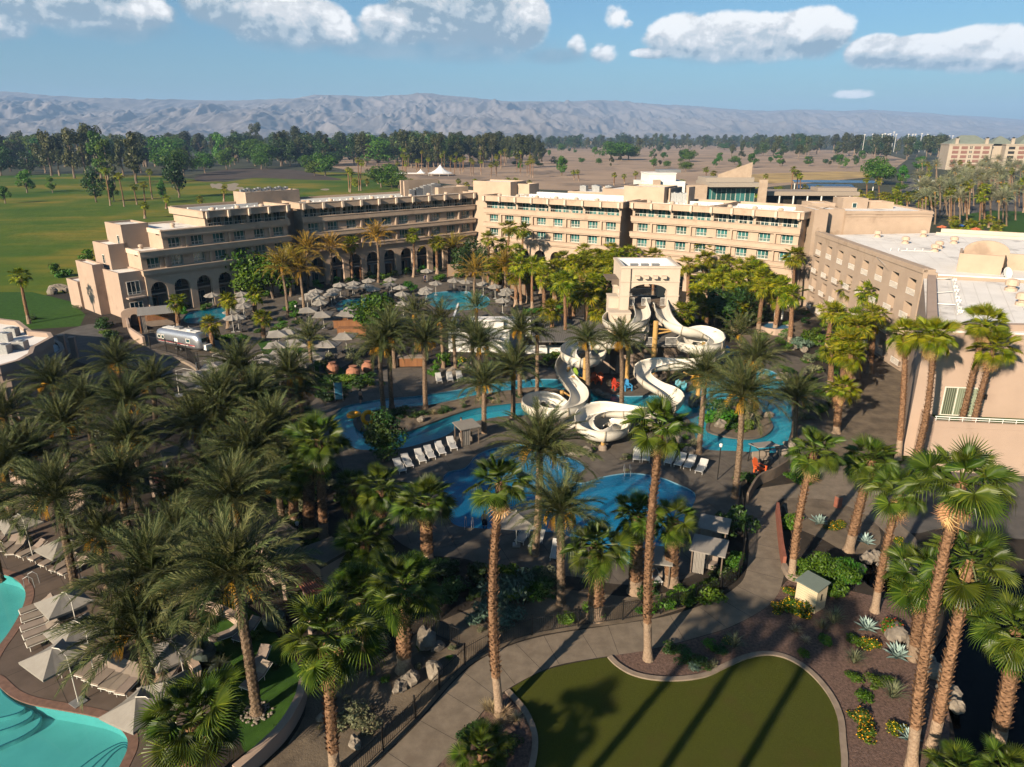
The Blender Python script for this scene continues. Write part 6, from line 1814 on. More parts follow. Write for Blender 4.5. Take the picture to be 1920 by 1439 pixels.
# big individual bushes
for a in [('bush', 1545, 1100, 2.1, 1.25), ('bush', 1512, 1088, 1.6, 1.1), ('bush', 1578, 1095, 1.7, 1.15), ('grey', 930, 1140, 1.9, 1.1), ('grey', 965, 1120, 1.6, 1.5), ('grey', 900, 1160, 1.2, 0.9), ('grey', 950, 1165, 1.3, 0.9),
          ('bright', 1480, 985, 1.3, 0.9), ('bright', 1110, 1150, 1.1, 0.7), ('bright', 1062, 1172, 1.0, 0.8), ('green', 1330, 1130, 1.3, 0.9), ('green', 1300, 1125, 1.0, 0.8), ('green', 1245, 1145, 1.2, 0.8), ('bright', 1215, 1150, 0.9, 0.8), ('dark', 1370, 1000, 2.0, 1.3), ('dark', 1400, 905, 1.2, 0.9), ('bright', 1495, 905, 1.5, 0.6), ('bright', 1520, 900, 1.2, 0.6),
          ('olive', 660, 1350, 1.4, 0.8), ('olive', 690, 1365, 1.1, 0.8), ('green', 722, 1278, 0.45, 0.8), ('dark', 880, 1380, 1.0, 0.6), ('dark', 960, 1400, 0.9, 0.6), ('straw', 925, 1338, 1.0, 1.0), ('straw', 945, 1342, 1.0, 0.9), ('straw', 912, 1332, 0.8, 0.9), ('straw', 968, 1352, 0.8, 0.8), ('straw', 938, 1360, 0.8, 0.8),
          ('agave', 1535, 982, 1.1, 0.8), ('agave', 1622, 1018, 1.1, 0.8), ('agave', 1625, 1180, 1.0, 0.9), ('agave', 1682, 1232, 1.1, 0.9), ('agave', 1702, 1385, 0.8, 0.9), ('grass', 1562, 1170, 1.3, 1.1), ('grass', 1540, 1180, 0.9, 1.0), ('grass', 1600, 1245, 1.2, 1.0), ('grass', 1672, 1310, 1.3, 1.0), ('grass', 1375, 1215, 1.2, 1.0), ('straw', 1490, 1185, 0.8, 0.8), ('straw', 1510, 1205, 0.7, 0.8),
          ('flower', 1455, 1145, 0.75, 0.8), ('flower', 1480, 1115, 0.75, 0.9), ('flower', 1500, 1150, 1.1, 0.8), ('flower', 1478, 1140, 0.8, 0.9), ('green', 1548, 1208, 0.75, 0.7), ('green', 1505, 1228, 0.6, 0.7), ('flower', 1632, 1215, 0.8, 0.8), ('green', 1600, 1205, 0.8, 0.8), ('green', 1602, 1275, 0.7, 0.7), ('green', 1640, 1288, 0.85, 0.8), ('green', 1618, 1310, 0.75, 0.7), ('green', 1662, 1282, 0.7, 0.7), ('flower', 1615, 1350, 0.8, 0.7), ('flower', 1625, 1382, 0.75, 0.7), ('flower', 1678, 1372, 0.7, 0.7),
          ('red', 1665, 1185, 0.9, 1.1), ('dark', 1280, 1235, 0.9, 0.7), ('dark', 1310, 1245, 0.9, 0.7), ('grey', 1300, 1252, 0.6, 0.6), ('dark', 1255, 1220, 0.8, 0.7), ('dark', 1350, 1222, 0.8, 0.8), ('olive', 1335, 1250, 0.6, 0.7), ('flower', 1365, 1205, 0.6, 0.7), ('green', 1330, 1215, 0.7, 0.8), ('flower', 1560, 990, 0.9, 0.6), ('flower', 1575, 985, 0.7, 0.6), ('flower', 1685, 1020, 0.7, 0.7),
          ('green', 830, 690, 1.9, 1.2), ('bright', 815, 705, 1.4, 1.0), ('flower', 868, 690, 1.2, 1.3), ('olive', 615, 685, 1.8, 1.2), ('olive', 660, 675, 1.8, 1.3), ('olive', 680, 690, 1.4, 1.2), ('green', 655, 720, 1.6, 0.9), ('green', 690, 725, 1.4, 0.8), ('dark', 620, 720, 1.7, 0.8), ('dark', 640, 745, 1.5, 0.9), ('bright', 1340, 790, 2.0, 0.9), ('bright', 1365, 785, 1.7, 0.8), ('dark', 1345, 770, 1.7, 1.0), ('dark', 755, 775, 1.3, 0.8), ('dark', 780, 780, 1.2, 0.7),
          ('green', 1520, 640, 2.4, 0.9), ('grey', 1500, 655, 2.2, 0.9), ('green', 1540, 650, 2.0, 0.9), ('olive', 1520, 700, 1.6, 1.0), ('flower', 1510, 715, 1.2, 0.8), ('dark', 1545, 672, 1.6, 1.0),
          ('bright', 705, 512, 2.0, 1.0), ('bright', 730, 540, 2.2, 0.9), ('bright', 770, 548, 2.2, 1.0), ('bright', 825, 530, 2.4, 0.8), ('bright', 860, 520, 2.0, 0.8), ('bright', 990, 590, 1.8, 0.9), ('bright', 555, 600, 1.8, 1.0), ('bright', 548, 585, 2.0, 1.0), ('green', 540, 625, 1.4, 0.7), ('bright', 530, 615, 1.6, 0.7), ('green', 430, 640, 1.6, 0.8), ('green', 455, 640, 1.4, 0.8),
          ('olive', 195, 575, 1.9, 0.9), ('olive', 178, 577, 1.7, 0.8), ('olive', 145, 580, 1.2, 0.6), ('green', 230, 578, 1.5, 0.9), ('dark', 195, 615, 2.2, 0.9), ('dark', 210, 640, 2.0, 0.9), ('green', 285, 578, 1.3, 1.3), ('green', 200, 630, 1.4, 0.8), ('dark', 60, 600, 1.4, 0.8), ('bright', 165, 490, 3.0, 1.0), ('bright', 108, 520, 2.6, 1.2), ('bright', 118, 520, 2.2, 1.2), ('dark', 370, 540, 2.0, 0.8), ('green', 360, 555, 1.4, 1.0)]:
    shrub(*a)
# clipped hedges between the arches
for k in range(9):
    q = PB0.lerp(PB1, (k + 0.05) / 10) + Vector((0.65, -0.76)) * 3.4
    shrub('bright', 0, 0, 1.5, 1.3, None, (q.x, q.y))
for k in range(7):
    q = PA0.lerp(PA1, (k + 1.05) / 8) + Vector((0.75, -0.66)) * 3.2
    shrub('bright', 0, 0, 1.3, 1.3, None, (q.x, q.y))
# scattered understorey
BEDS = [([(1400, 610), (1540, 575), (1600, 640), (1550, 770), (1490, 690), (1440, 660)], 34, ('dark', 'green', 'bright', 'olive'), 1.3), ([(990, 690), (1060, 690), (1090, 640), (1040, 640)], 8, ('dark', 'green'), 1.2),
        ([(560, 770), (600, 850), (700, 960), (800, 1050), (900, 1060), (1050, 1100), (1000, 1150), (880, 1140), (780, 1180), (640, 1260), (560, 1200), (520, 1000), (500, 850)], 46, ('dark', 'dark', 'green', 'olive'), 1.2),
        ([(820, 500), (1000, 500), (1300, 510), (1460, 560), (1440, 640), (1300, 660), (1120, 640), (1010, 640), (1000, 560)], 60, ('dark', 'green', 'dark', 'bright'), 1.7),
        ([(130, 700), (420, 720), (560, 740), (520, 860), (400, 900), (60, 880), (60, 740)], 34, ('dark', 'olive', 'dark'), 1.2),
        ([(1540, 590), (1620, 560), (1680, 620), (1640, 690), (1560, 760), (1520, 800)], 18, ('dark', 'green', 'dark'), 1.4),
        ([(690, 772), (760, 772), (850, 758), (960, 742), (1040, 735), (990, 748), (850, 772), (700, 802)], 30, ('dark', 'olive', 'dark', 'straw'), 0.75), ([(1340, 800), (1365, 762), (1400, 760), (1425, 785), (1400, 812)], 10, ('dark', 'green', 'bright'), 1.1), ([(600, 770), (640, 735), (720, 722), (700, 700), (620, 720), (570, 770)], 14, ('dark', 'green', 'dark'), 1.2), ([(1470, 690), (1530, 700), (1550, 790), (1510, 860), (1490, 830), (1490, 750)], 16, ('dark', 'green', 'olive'), 1.1), ([(1080, 790), (1180, 835), (1290, 800), (1310, 850), (1200, 850), (1090, 850)], 14, ('dark', 'olive', 'green'), 0.8), ([(700, 1060), (900, 1065), (1040, 1085), (1010, 1140), (860, 1120), (720, 1110)], 22, ('dark', 'dark', 'green'), 1.2), ([(560, 545), (640, 520), (780, 505), (840, 500), (760, 520), (620, 540)], 14, ('bright', 'dark', 'green'), 1.5),
        ([(1100, 640), (1240, 640), (1240, 700), (1120, 690)], 8, ('dark', 'green'), 1.2),
        ([(820, 700), (900, 670), (1060, 660), (1060, 690), (940, 690), (860, 715)], 12, ('dark', 'green', 'olive'), 1.1),
        ([(1180, 1110), (1320, 1105), (1390, 1030), (1385, 960), (1395, 1080), (1330, 1125), (1225, 1155)], 16, ('dark', 'green'), 0.9),
        ([(570, 1400), (640, 1290), (760, 1230), (860, 1170), (960, 1140), (930, 1215), (820, 1300), (700, 1420), (600, 1500)], 14, ('olive', 'straw', 'green'), 0.4),
        ([(300, 1180), (420, 1130), (540, 1250), (560, 1350), (480, 1400)], 8, ('dark', 'green'), 0.7),
        ([(1060, 840), (1180, 850), (1180, 885), (1100, 885)], 8, ('dark', 'olive', 'green'), 0.5),
        ([(330, 640), (470, 625), (520, 600), (600, 600), (560, 640), (480, 660)], 10, ('green', 'dark'), 1.0),
        ([(440, 530), (560, 525), (640, 510), (560, 545), (470, 550)], 10, ('dark', 'bright'), 1.5)]
rs = random.Random(31)
POOLHULL = list(POOLS.values())
for poly_px, n, kinds, r in BEDS:
    poly = [(p.x, p.y) for p in gpts(poly_px)]
    xs = [p[0] for p in poly]; ys = [p[1] for p in poly]
    k = 0; tries = 0
    while k < n and tries < n * 40:
        tries += 1
        q = (rs.uniform(min(xs), max(xs)), rs.uniform(min(ys), max(ys)))
        isl = inside(q, ISL1) or inside(q, ISL2)
        if not inside(q, poly) or (any(inside(q, h) for h in POOLHULL) and not isl) or inside(q, path_poly): continue
        shrub(rs.choice(kinds), 0, 0, r * rs.uniform(0.6, 1.25), rs.uniform(0.6, 1.1), None, q); k += 1
# trees inside the resort
for a in [('mesq', 428, 556, 84, 0.95, 1, 12.5), ('mesq', 398, 556, 70, 0.9, 2, 11.5), ('round', 440, 555, 70, 0.9, 0, 8.0), ('mesq', 482, 558, 66, 1.05, 3, 9.5), ('mesq', 512, 560, 60, 1.0, 0, 9.0), ('mesq', 700, 628, 80, 1.0, 2, 7.2), ('mesq', 712, 625, 70, 1.0, 0, 6.6),
          ('dark', 725, 862, 110, 0.95, 1, 5.6), ('dark', 718, 866, 90, 1.0, 2, 5.0), ('dark', 885, 512, 60, 1.1, 1, 8.0), ('dark', 870, 520, 60, 1.1, 3, 7.5), ('dark', 905, 530, 50, 1.0, 0, 7.5), ('mesq', 1580, 545, 30, 1.0, 2, 4.0), ('dark', 1340, 620, 60, 1.2, 2, 7.0), ('dark', 1370, 620, 60, 1.2, 0, 7.0), ('dark', 1400, 615, 60, 1.2, 1, 6.5)]:
    tree(*a)

# ================================================================== SLIDE TOWER AND SLIDES
M_flume = mat('slide_gelcoat', (0.68, 0.64, 0.56), 0.32, scale=0.5, col2=(0.62, 0.58, 0.50), spec=0.5, extra=((0.50, 0.42, 0.31), 0.9, 0.60, 0.74))
M_flange = mat('slide_flange', (0.36, 0.31, 0.24), 0.6)
M_pole = mat('tan_steel', (0.50, 0.30, 0.10), 0.55, var=0.15, scale=2)
M_tower = mat('tower_stucco', (0.58, 0.48, 0.385), 0.9, scale=0.6, col2=(0.52, 0.43, 0.345), bump=0.12, bscale=14, extra=((0.44, 0.34, 0.25), 0.35, 0.58, 0.74))
M_panel = mat('brown_panel', (0.16, 0.12, 0.09), 0.85, var=0.25, scale=1.5)
M_corr = mat('corrugated_roof', (0.15, 0.14, 0.13), 0.6, var=0.2, scale=1)

tw = thing('slide_tower', 'cream arched slide tower with projecting beams and white roof', 'tower', (15.0, 97.0, 0))
TW, TD, TH, DK = 8.1, 7.6, 13.2, 7.6
for (x0, x1) in ((0, 1.25), (TW - 1.6, TW)):
    for (y0, y1) in ((0, 1.3), (TD - 1.3, TD)):
        b = MB(); b.slab(x0, x1, y0, y1, 0, 9.6)
        b.slab(x0 - 0.08, x1 + 0.08, y0 - 0.08, y1 + 0.08, 9.0, 9.15); b.build('pier', M_tower, tw)
def arch_panel(b, x0, x1, zs, rise, zt, y0, y1, n=14):
    cx = (x0 + x1) / 2; r = (x1 - x0) / 2; vs, fs = [], []
    for i in range(n + 1):
        a = pi * i / n; x = cx - r * cos(a); z = zs + rise * sin(a)
        vs += [(x, y0, z), (x, y1, z), (x, y0, zt), (x, y1, zt)]
    for i in range(n):
        o = i * 4; q = o + 4
        fs += [(o, q, q + 2, o + 2), (o + 1, o + 3, q + 3, q + 1), (o, o + 1, q + 1, q)]
    b.add(vs, fs)
b = MB()
arch_panel(b, 1.25, TW - 1.6, 9.6, 1.15, TH - 0.3, 0.05, 0.6)
b.slab(0, 1.25, 0.02, 0.62, 9.6, TH - 0.3); b.slab(TW - 1.6, TW, 0.02, 0.62, 9.6, TH - 0.3); b.build('arch_wall', M_tower, tw)
b = MB(); arch_panel(b, 1.25, TW - 1.6, 9.6, 1.15, TH - 0.3, TD - 0.6, TD - 0.05); b.slab(0, 1.25, TD - 0.62, TD - 0.02, 9.6, TH - 0.3); b.slab(TW - 1.6, TW, TD - 0.62, TD - 0.02, 9.6, TH - 0.3)
b.build('arch_wall', M_tower, tw)
Mx = Matrix(((0, 1, 0, 0), (1, 0, 0, 0), (0, 0, 1, 0), (0, 0, 0, 1)))
for x0, x1 in ((0.03, 0.55), (TW - 0.55, TW - 0.03)):
    b = MB(); c = MB(); arch_panel(c, 1.3, TD - 1.3, 9.6, 1.0, TH - 0.3, x0, x1); b.add([Mx @ Vector(p) for p in c.v], [tuple(reversed(f)) for f in c.f])
    b.slab(x0, x1, 0.62, 1.3, 9.6, TH - 0.3); b.slab(x0, x1, TD - 1.3, TD - 0.62, 9.6, TH - 0.3); b.build('side_wall', M_tower, tw)
b = MB()
b.slab(-0.1, TW + 0.1, -0.1, 0.35, TH - 0.3, TH); b.slab(-0.1, TW + 0.1, TD - 0.35, TD + 0.1, TH - 0.3, TH); b.slab(-0.1, 0.35, 0.35, TD - 0.35, TH - 0.3, TH); b.slab(TW - 0.35, TW + 0.1, 0.35, TD - 0.35, TH - 0.3, TH)
b.slab(-0.05, TW + 0.05, -0.05, 0.02, 11.0, 11.12)
b.build('parapet', M_tower, tw)
b = MB(); b.slab(0.35, TW - 0.35, 0.35, TD - 0.35, TH - 1.3, TH - 1.1); b.slab(0.36, TW - 0.36, TD - 0.67, TD - 0.36, TH - 1.1, TH - 0.05); b.slab(TW - 0.59, TW - 0.36, 0.4, TD - 0.67, TH - 1.1, TH - 0.05); b.slab(.36, .59, .4, TD - .67, TH - 1.1, TH - .05); b.build('roof', M_white, tw)
vb = MB(); vb.box((0, -0.32, 0), (0.62, 0.75, 0.36)); vb.box((0, -0.34, 0.2), (0.66, 0.8, 0.05)); vbm = vb.mesh('beam_end', M_tower)
for k in range(4): put('beam_end', vbm, tw, (2.2 + k * 1.22, 0.05, 11.75))
sk = MB(); sk.slab(-0.5, 0.5, 0, 0.8, 0, 0.6); sk.slab(-0.55, 0.55, -0.05, 0.85, 0.6, 0.7); skm = sk.mesh('roof_hatch', M_metal)
lv = MB()
for i in range(4): lv.slab(-0.42, 0.42, -0.03, 0.0, 0.1 + i * 0.12, 0.16 + i * 0.12)
lvm = lv.mesh('louvre', M_black)
for k in range(3):
    o = put('roof_hatch', skm, tw, (2.3 + k * 1.5, 2.9, TH - 1.09)); put('louvre', lvm, o); o.scale = (1, 1, 1.25)
b = MB(); b.slab(0.2, TW - 0.2, 0.2, TD - 0.2, DK - 0.35, DK); b.build('deck_floor', M_panel, tw)
for (x, y, L, rz) in ((1.3, TD - 0.7, TW - 3.0, 0), (0.7, 1.4, TD - 2.8, pi / 2), (TW - 0.3, 1.4, TD - 2.8, pi / 2), (1.35, 0.4, 0.75, 0), (3.1, 0.4, 1.2, 0), (5.7, 0.4, 0.75, 0)):
    put('railing', rail_mesh(L, 1.15, 0.16, M_white, 0.02), tw, (x, y, DK), rz)
b = MB(); b.slab(-1.5, 1.35, -1.6, 1.2, 0, 6.9); b.slab(-1.58, 1.43, -1.68, 1.28, 6.9, 7.1); b.slab(-1.4, 0, 1.2, 3.4, 0, 8.6); b.slab(-1.5, -0.02, 1.1, 3.5, 8.6, 8.75); b.build('pedestal', M_tower, tw)
b = MB(); b.slab(TW - 1.7, TW + 0.1, -0.5, 1.2, 0, 7.2); b.slab(TW - 1.78, TW + 0.18, -0.58, 1.25, 7.2, 7.38); b.build('pedestal', M_tower, tw)
b = MB(); b.slab(-1.7, 0.1, 1.8, 6.0, 10.9, 11.05); b.slab(-1.0, 0.0, 1.8, 2.0, 10.3, 10.9); b.build('awning', M_panel, tw)
b = MB(); b.tube([(1.35, -0.06, 7.6), (1.35, -0.06, 12.8), (1.5, -0.05, 13.1)], 0.05, 6); b.build('downpipe', M_black, tw)
b = MB()
for i in range(16): b.box((TW / 2 + 0.2, TD + 0.5 + i * 0.32, DK - 0.2 - i * 0.46), (1.8, 0.36, 0.1))
b.build('stair', M_panel, tw)

ph = thing('pump_house', 'low brown service house with white railings under the slide tower', 'building', (10.5, 89.5, 0))
b = MB(); b.slab(0, 13, 0.6, 8.5, 0, 3.9); b.build('wall', M_panel, ph)
b = MB(); b.slab(-0.5, 13.5, 0, 9, 3.9, 4.15); b.build('roof', M_corr, ph)
for (x0, w_, z) in ((0.5, 2.0, 0.1), (3.4, 2.2, 0.1), (7.0, 1.6, 0.1), (9.8, 2.4, 0.1)):
    b = MB(); b.slab(x0, x0 + w_, 0.5, 0.58, z, z + 2.5); b.build('door', M_stone_grey, ph)
for (x, L, z) in ((-0.4, 5.2, 4.15), (5.6, 3.2, 4.15), (9.6, 3.6, 4.15)): put('railing', rail_mesh(L, 1.05, 0.16, M_white), ph, (x, 0.12, z))
put('railing', rail_mesh(2.2, 1.0, 0.16, M_white), ph, (-2.6, -0.6, 0.05))

def flume(label, pts, r=0.92):
    root = thing('water_slide', label, 'water slide')
    C = spline([(*G(u, v, z).xy, z) for (u, v, z) in pts], 6, False)
    # even out the sampling
    acc = [C[0]]
    for p in C[1:]:
        while (p - acc[-1]).length > 0.42:
            acc.append(acc[-1] + (p - acc[-1]).normalized() * 0.42)
    for _ in range(3):
        acc = [acc[0]] + [(acc[i - 1] + acc[i] * 2 + acc[i + 1]) / 4 for i in range(1, len(acc) - 1)] + [acc[-1]]
    n = len(acc); K = 11
    secs, dirs = [], []
    for i in range(n):
        t = (acc[min(i + 1, n - 1)] - acc[max(i - 1, 0)]).normalized()
        t1 = (acc[min(i + 4, n - 1)] - acc[min(i + 2, n - 1)]); t0 = (acc[max(i - 2, 0)] - acc[max(i - 4, 0)])
        a0 = atan2(t0.y, t0.x) if t0.length > 1e-6 else 0; a1 = atan2(t1.y, t1.x) if t1.length > 1e-6 else a0
        turn = ((a1 - a0 + pi) % (2 * pi)) - pi
        bank = max(-0.30, min(0.30, turn * 0.28))
        right = Vector((t.y, -t.x, 0)).normalized(); up = right.cross(t).normalized()
        if up.z < 0: up = -up
        secs.append((acc[i] + Vector((0, 0, r * 0.7)), right, up, bank)); dirs.append(t)
    def ring(i, rad, w0=-1.75, w1=1.75):
        c, ri, up, bk = secs[i]
        return [c + (ri * sin(w0 + (w1 - w0) * k / (K - 1) + bk) - up * cos(w0 + (w1 - w0) * k / (K - 1) + bk)) * rad for k in range(K)]
    step = 6
    for s in range(0, n - 1, step):
        e = min(s + step, n - 1)
        b = MB(); m = e - s + 1
        for i in range(s, e + 1):
            inn, out = ring(i, r), ring(i, r + 0.07)
            l0 = out[0] + (out[0] - secs[i][0]).normalized() * 0.09; l1 = out[-1] + (out[-1] - secs[i][0]).normalized() * 0.09
            b.v += [tuple(p) for p in inn + [l1] + out[::-1] + [l0]]
        q = 2 * K + 2
        for i in range(m - 1):
            for k in range(q):
                k2 = (k + 1) % q
                b.f.append((i * q + k, (i + 1) * q + k, (i + 1) * q + k2, i * q + k2)); b.m.append(0)
        b.build('flume_section', M_flume, root, smooth=True)
        if e < n - 1:
            f = MB(); o1, o2 = ring(e, r + 0.072), ring(e, r + 0.17)
            d = dirs[e] * 0.05
            f.v += [tuple(p) for p in [x - d for x in o1] + [x - d for x in o2] + [x + d for x in o2] + [x + d for x in o1]]
            for k in range(K - 1):
                for a_ in range(4):
                    b2 = (a_ + 1) % 4
                    f.f.append((a_ * K + k, a_ * K + k + 1, b2 * K + k + 1, b2 * K + k)); f.m.append(0)
            f.build('flange', M_flange, root)
    return root, acc
SL1 = [(1198, 572, 7.5), (1203, 588, 7.0), (1205, 604, 6.6), (1190, 617, 6.3), (1164, 619, 6.0), (1143, 610, 5.8), (1152, 599, 5.6), (1182, 602, 5.3), (1203, 621, 5.0), (1194, 641, 4.7), (1150, 650, 4.5), (1104, 652, 4.3), (1072, 659, 4.1), (1065, 673, 3.9),
       (1085, 686, 3.7), (1112, 682, 3.5), (1122, 668, 3.3), (1100, 660, 3.15), (1073, 672, 3.0), (1058, 690, 2.8), (1058, 708, 2.6), (1072, 728, 2.4), (1086, 745, 2.2), (1083, 765, 2.0), (1056, 779, 1.8), (1018, 780, 1.6), (994, 769, 1.45), (1004, 757, 1.3), (1032, 758, 1.1), (1056, 776, 0.8), (1066, 802, 0.35)]
SL2 = [(1238, 574, 7.5), (1245, 600, 6.9), (1262, 617, 6.4), (1290, 627, 6.0), (1322, 630, 5.7), (1343, 641, 5.4), (1338, 656, 5.1), (1308, 661, 4.9), (1282, 654, 4.7), (1290, 645, 4.5), (1322, 648, 4.3), (1344, 664, 4.05), (1330, 682, 3.8), (1285, 689, 3.5), (1235, 690, 3.2), (1206, 699, 2.95),
       (1206, 714, 2.7), (1228, 731, 2.45), (1254, 744, 2.25), (1266, 758, 2.1), (1250, 773, 1.95), (1215, 781, 1.85), (1170, 778, 1.75), (1128, 776, 1.6), (1100, 786, 1.45), (1095, 806, 1.3), (1118, 822, 1.1), (1150, 820, .95), (1166, 806, .8), (1146, 794, .65), (1118, 800, .45), (1112, 818, .25)]
s1, c1 = flume('left white water slide winding down to the lower pool', SL1)
s2, c2 = flume('right white water slide with two wide curls and a round bowl end', SL2)
# steel supports: each stands beside the flume it carries
POLES = []
def pole(u, vt, vb, r=0.24, arm=None):
    g = G(u, vb); top = on_line(u, vt, g)
    t = thing('support_pole', '', 'pole', (g.x, g.y, 0), 0, 'tan steel poles carrying the slides')
    b = MB(); b.lathe([(r, 0.0), (r, top.z), (r * 0.9, top.z + 0.05)], 12); b.build('column', M_pole, t)
    b = MB(); b.lathe([(r * 2.4, 0), (r * 2.2, 0.35), (r * 1.5, 0.5)], 12); b.build('footing', M_curb, t)
    if arm:
        for (z0, dx, dy, z1) in arm:
            b = MB(); b.tube([(0, 0, z0), (dx, dy, z1)], 0.11, 8); b.build('arm', M_pole, t)
    POLES.append(t)
for a in ((1223, 603, 708, 0.33, ((6.6, 3.2, 0.6, 6.2), (5.9, 2.2, 0.4, 6.2))), (1095, 672, 752, 0.26, ((2.8, -1.6, -0.3, 3.2),)), (1175, 648, 720, 0.28, None), (1252, 694, 724, 0.26, ((1.9, -1.6, 0.3, 2.4),)), (1307, 697, 757, 0.28, ((3.2, -1.8, 0.6, 3.7),)), (1313, 643, 716, 0.26, None),
          (1053, 733, 762, 0.26, ((1.9, 1.7, -0.4, 0.9),)), (1150, 612, 700, 0.22, None), (1018, 775, 795, 0.2, None), (1130, 830, 843, 0.2, None), (1200, 790, 806, 0.2, None), (1065, 690, 735, 0.2, None)):
    pole(*a)

# white yard walls, corrugated shelter and plant behind the river
yd = thing('yard_wall', 'white rendered yard wall lit by the low sun behind the date palms', 'wall', (0, 0, 0))
def wall_px(root, name, a, b_, h, t, m, z0=0.0):
    p, q = G(*a), G(*b_); d = Vector((q.x - p.x, q.y - p.y)); n = Vector((-d.y, d.x)).normalized() * t
    b = MB(); b.prism([(p.x, p.y), (q.x, q.y), (q.x + n.x, q.y + n.y), (p.x + n.x, p.y + n.y)], z0, z0 + h); return b.build(name, m, root)
wall_px(yd, 'wall', (845, 660), (955, 662), 3.5, 0.3, M_white); wall_px(yd, 'wall', (955, 662), (985, 640), 3.2, 0.3, M_white); wall_px(yd, 'wall', (845, 660), (862, 605), 3.4, 0.3, M_white)
lw = thing('low_wall', 'low white wall with an iron railing beside the left slide', 'wall', (0, 0, 0))
wall_px(lw, 'wall', (985, 664), (1062, 664), 1.25, 0.3, M_white)
p, q = G(985, 664), G(1062, 664); put('railing', rail_mesh((q - p).length, 1.6, 0.16, M_black), lw, (p.x, p.y + 0.15, 1.25), atan2(q.y - p.y, q.x - p.x))
cs = thing('shelter', 'grey corrugated shelter roof between the tower and the white yard', 'shelter', (3.0, 96.5, 0))
b = MB()
for i in range(40): b.slab(i * 0.27, i * 0.27 + 0.13, 0, 11.5, 0.06, 0.12)
o = b.build('roof_rib', M_corr, cs, loc=(0, 0, 2.6)); o['kind'] = 'stuff'; o.rotation_euler = (R(4), 0, 0)
b = MB(); b.slab(-0.1, 10.9, -0.1, 11.6, 0, 0.06); o = b.build('roof', mat('shelter_sheet', (0.23, 0.215, 0.20), 0.6, var=0.2), cs, loc=(0, 0, 2.6)); o.rotation_euler = (R(4), 0, 0)
for x in (0.3, 5.2, 10.4):
    for y in (0.3, 11): b = MB(); b.slab(x, x + 0.2, y, y + 0.2, 0, 2.6); b.build('post', M_black, cs)
put('railing', rail_mesh(7.0, 1.5, 0.16, M_black), cs, (1.0, 12.4, 0.0)); put('railing', rail_mesh(5.0, 1.4, 0.16, M_black), cs, (9.0, -0.6, 2.5))
tank = thing('storage_container', 'long white storage container behind the yard wall', 'container', (-6.5, 108.5, 0))
b = MB(); b.slab(0, 9.5, 0, 2.4, 0.1, 2.6); b.build('body', M_white, tank); b = MB(); b.slab(-0.05, 9.55, -0.05, 2.45, 2.6, 2.75); b.build('roof', M_roof, tank)
for k in range(4): b = MB(); b.slab(0.6 + k * 2.3, 0.75 + k * 2.3, -0.04, 0, 0.2, 2.5); b.build('rib', M_metal, tank)
PLANT = []
for (x, y, s, l) in ((-7.5, 104.5, 1.0, 'grey condenser unit at the left of the white yard'), (-5.0, 103.5, 1.2, 'large condenser unit in the middle of the white yard'), (-2.6, 104.6, 1.0, 'grey condenser unit nearest the shelter'), (-9.0, 106.0, 0.9, 'small condenser unit behind the others in the yard')):
    o = put('condenser', ME_AC, None, (x, y, 0)); o.scale = (s, s, s); tag(o, l, 'condenser', 'condensers in the service yard')

# ================================================================== UMBRELLAS, LOUNGERS AND OTHER FURNITURE
M_canvas = mat('canvas', (0.255, 0.235, 0.21), 0.85, scale=1.5, col2=(0.22, 0.20, 0.178), orand=0.10)
M_canvas_blue = mat('blue_canvas', (0.03, 0.09, 0.28), 0.85)
M_canvas_red = mat('orange_canvas', (0.50, 0.13, 0.05), 0.85)
M_wood = mat('warm_wood', (0.30, 0.135, 0.055), 0.7, scale=2.5, col2=(0.19, 0.08, 0.032), bump=0.1, bscale=20)
M_redbeam = mat('red_brown_beam', (0.27, 0.095, 0.06), 0.8, var=0.25, scale=2)
M_cushion = mat('taupe_cushion', (0.27, 0.215, 0.175), 0.85, var=0.15, scale=2, orand=0.12)
M_dcushion = mat('charcoal_sling', (0.045, 0.042, 0.042), 0.8, orand=0.2)
M_wsling = mat('white_sling', (0.40, 0.395, 0.385), 0.7, orand=0.06)
M_cabroof = mat('grey_louvre_roof', (0.27, 0.26, 0.25), 0.6, var=0.15, scale=1)
M_alu = mat('polished_aluminium', (0.62, 0.65, 0.70), 0.34, metal=0.85, var=0.12, scale=3)
M_terra = mat('terracotta', (0.36, 0.16, 0.095), 0.8, var=0.25, scale=3)
M_rockw = mat('pale_boulder', (0.27, 0.23, 0.185), 0.9, scale=2.5, col2=(0.155, 0.13, 0.105), bump=0.8, bscale=6)

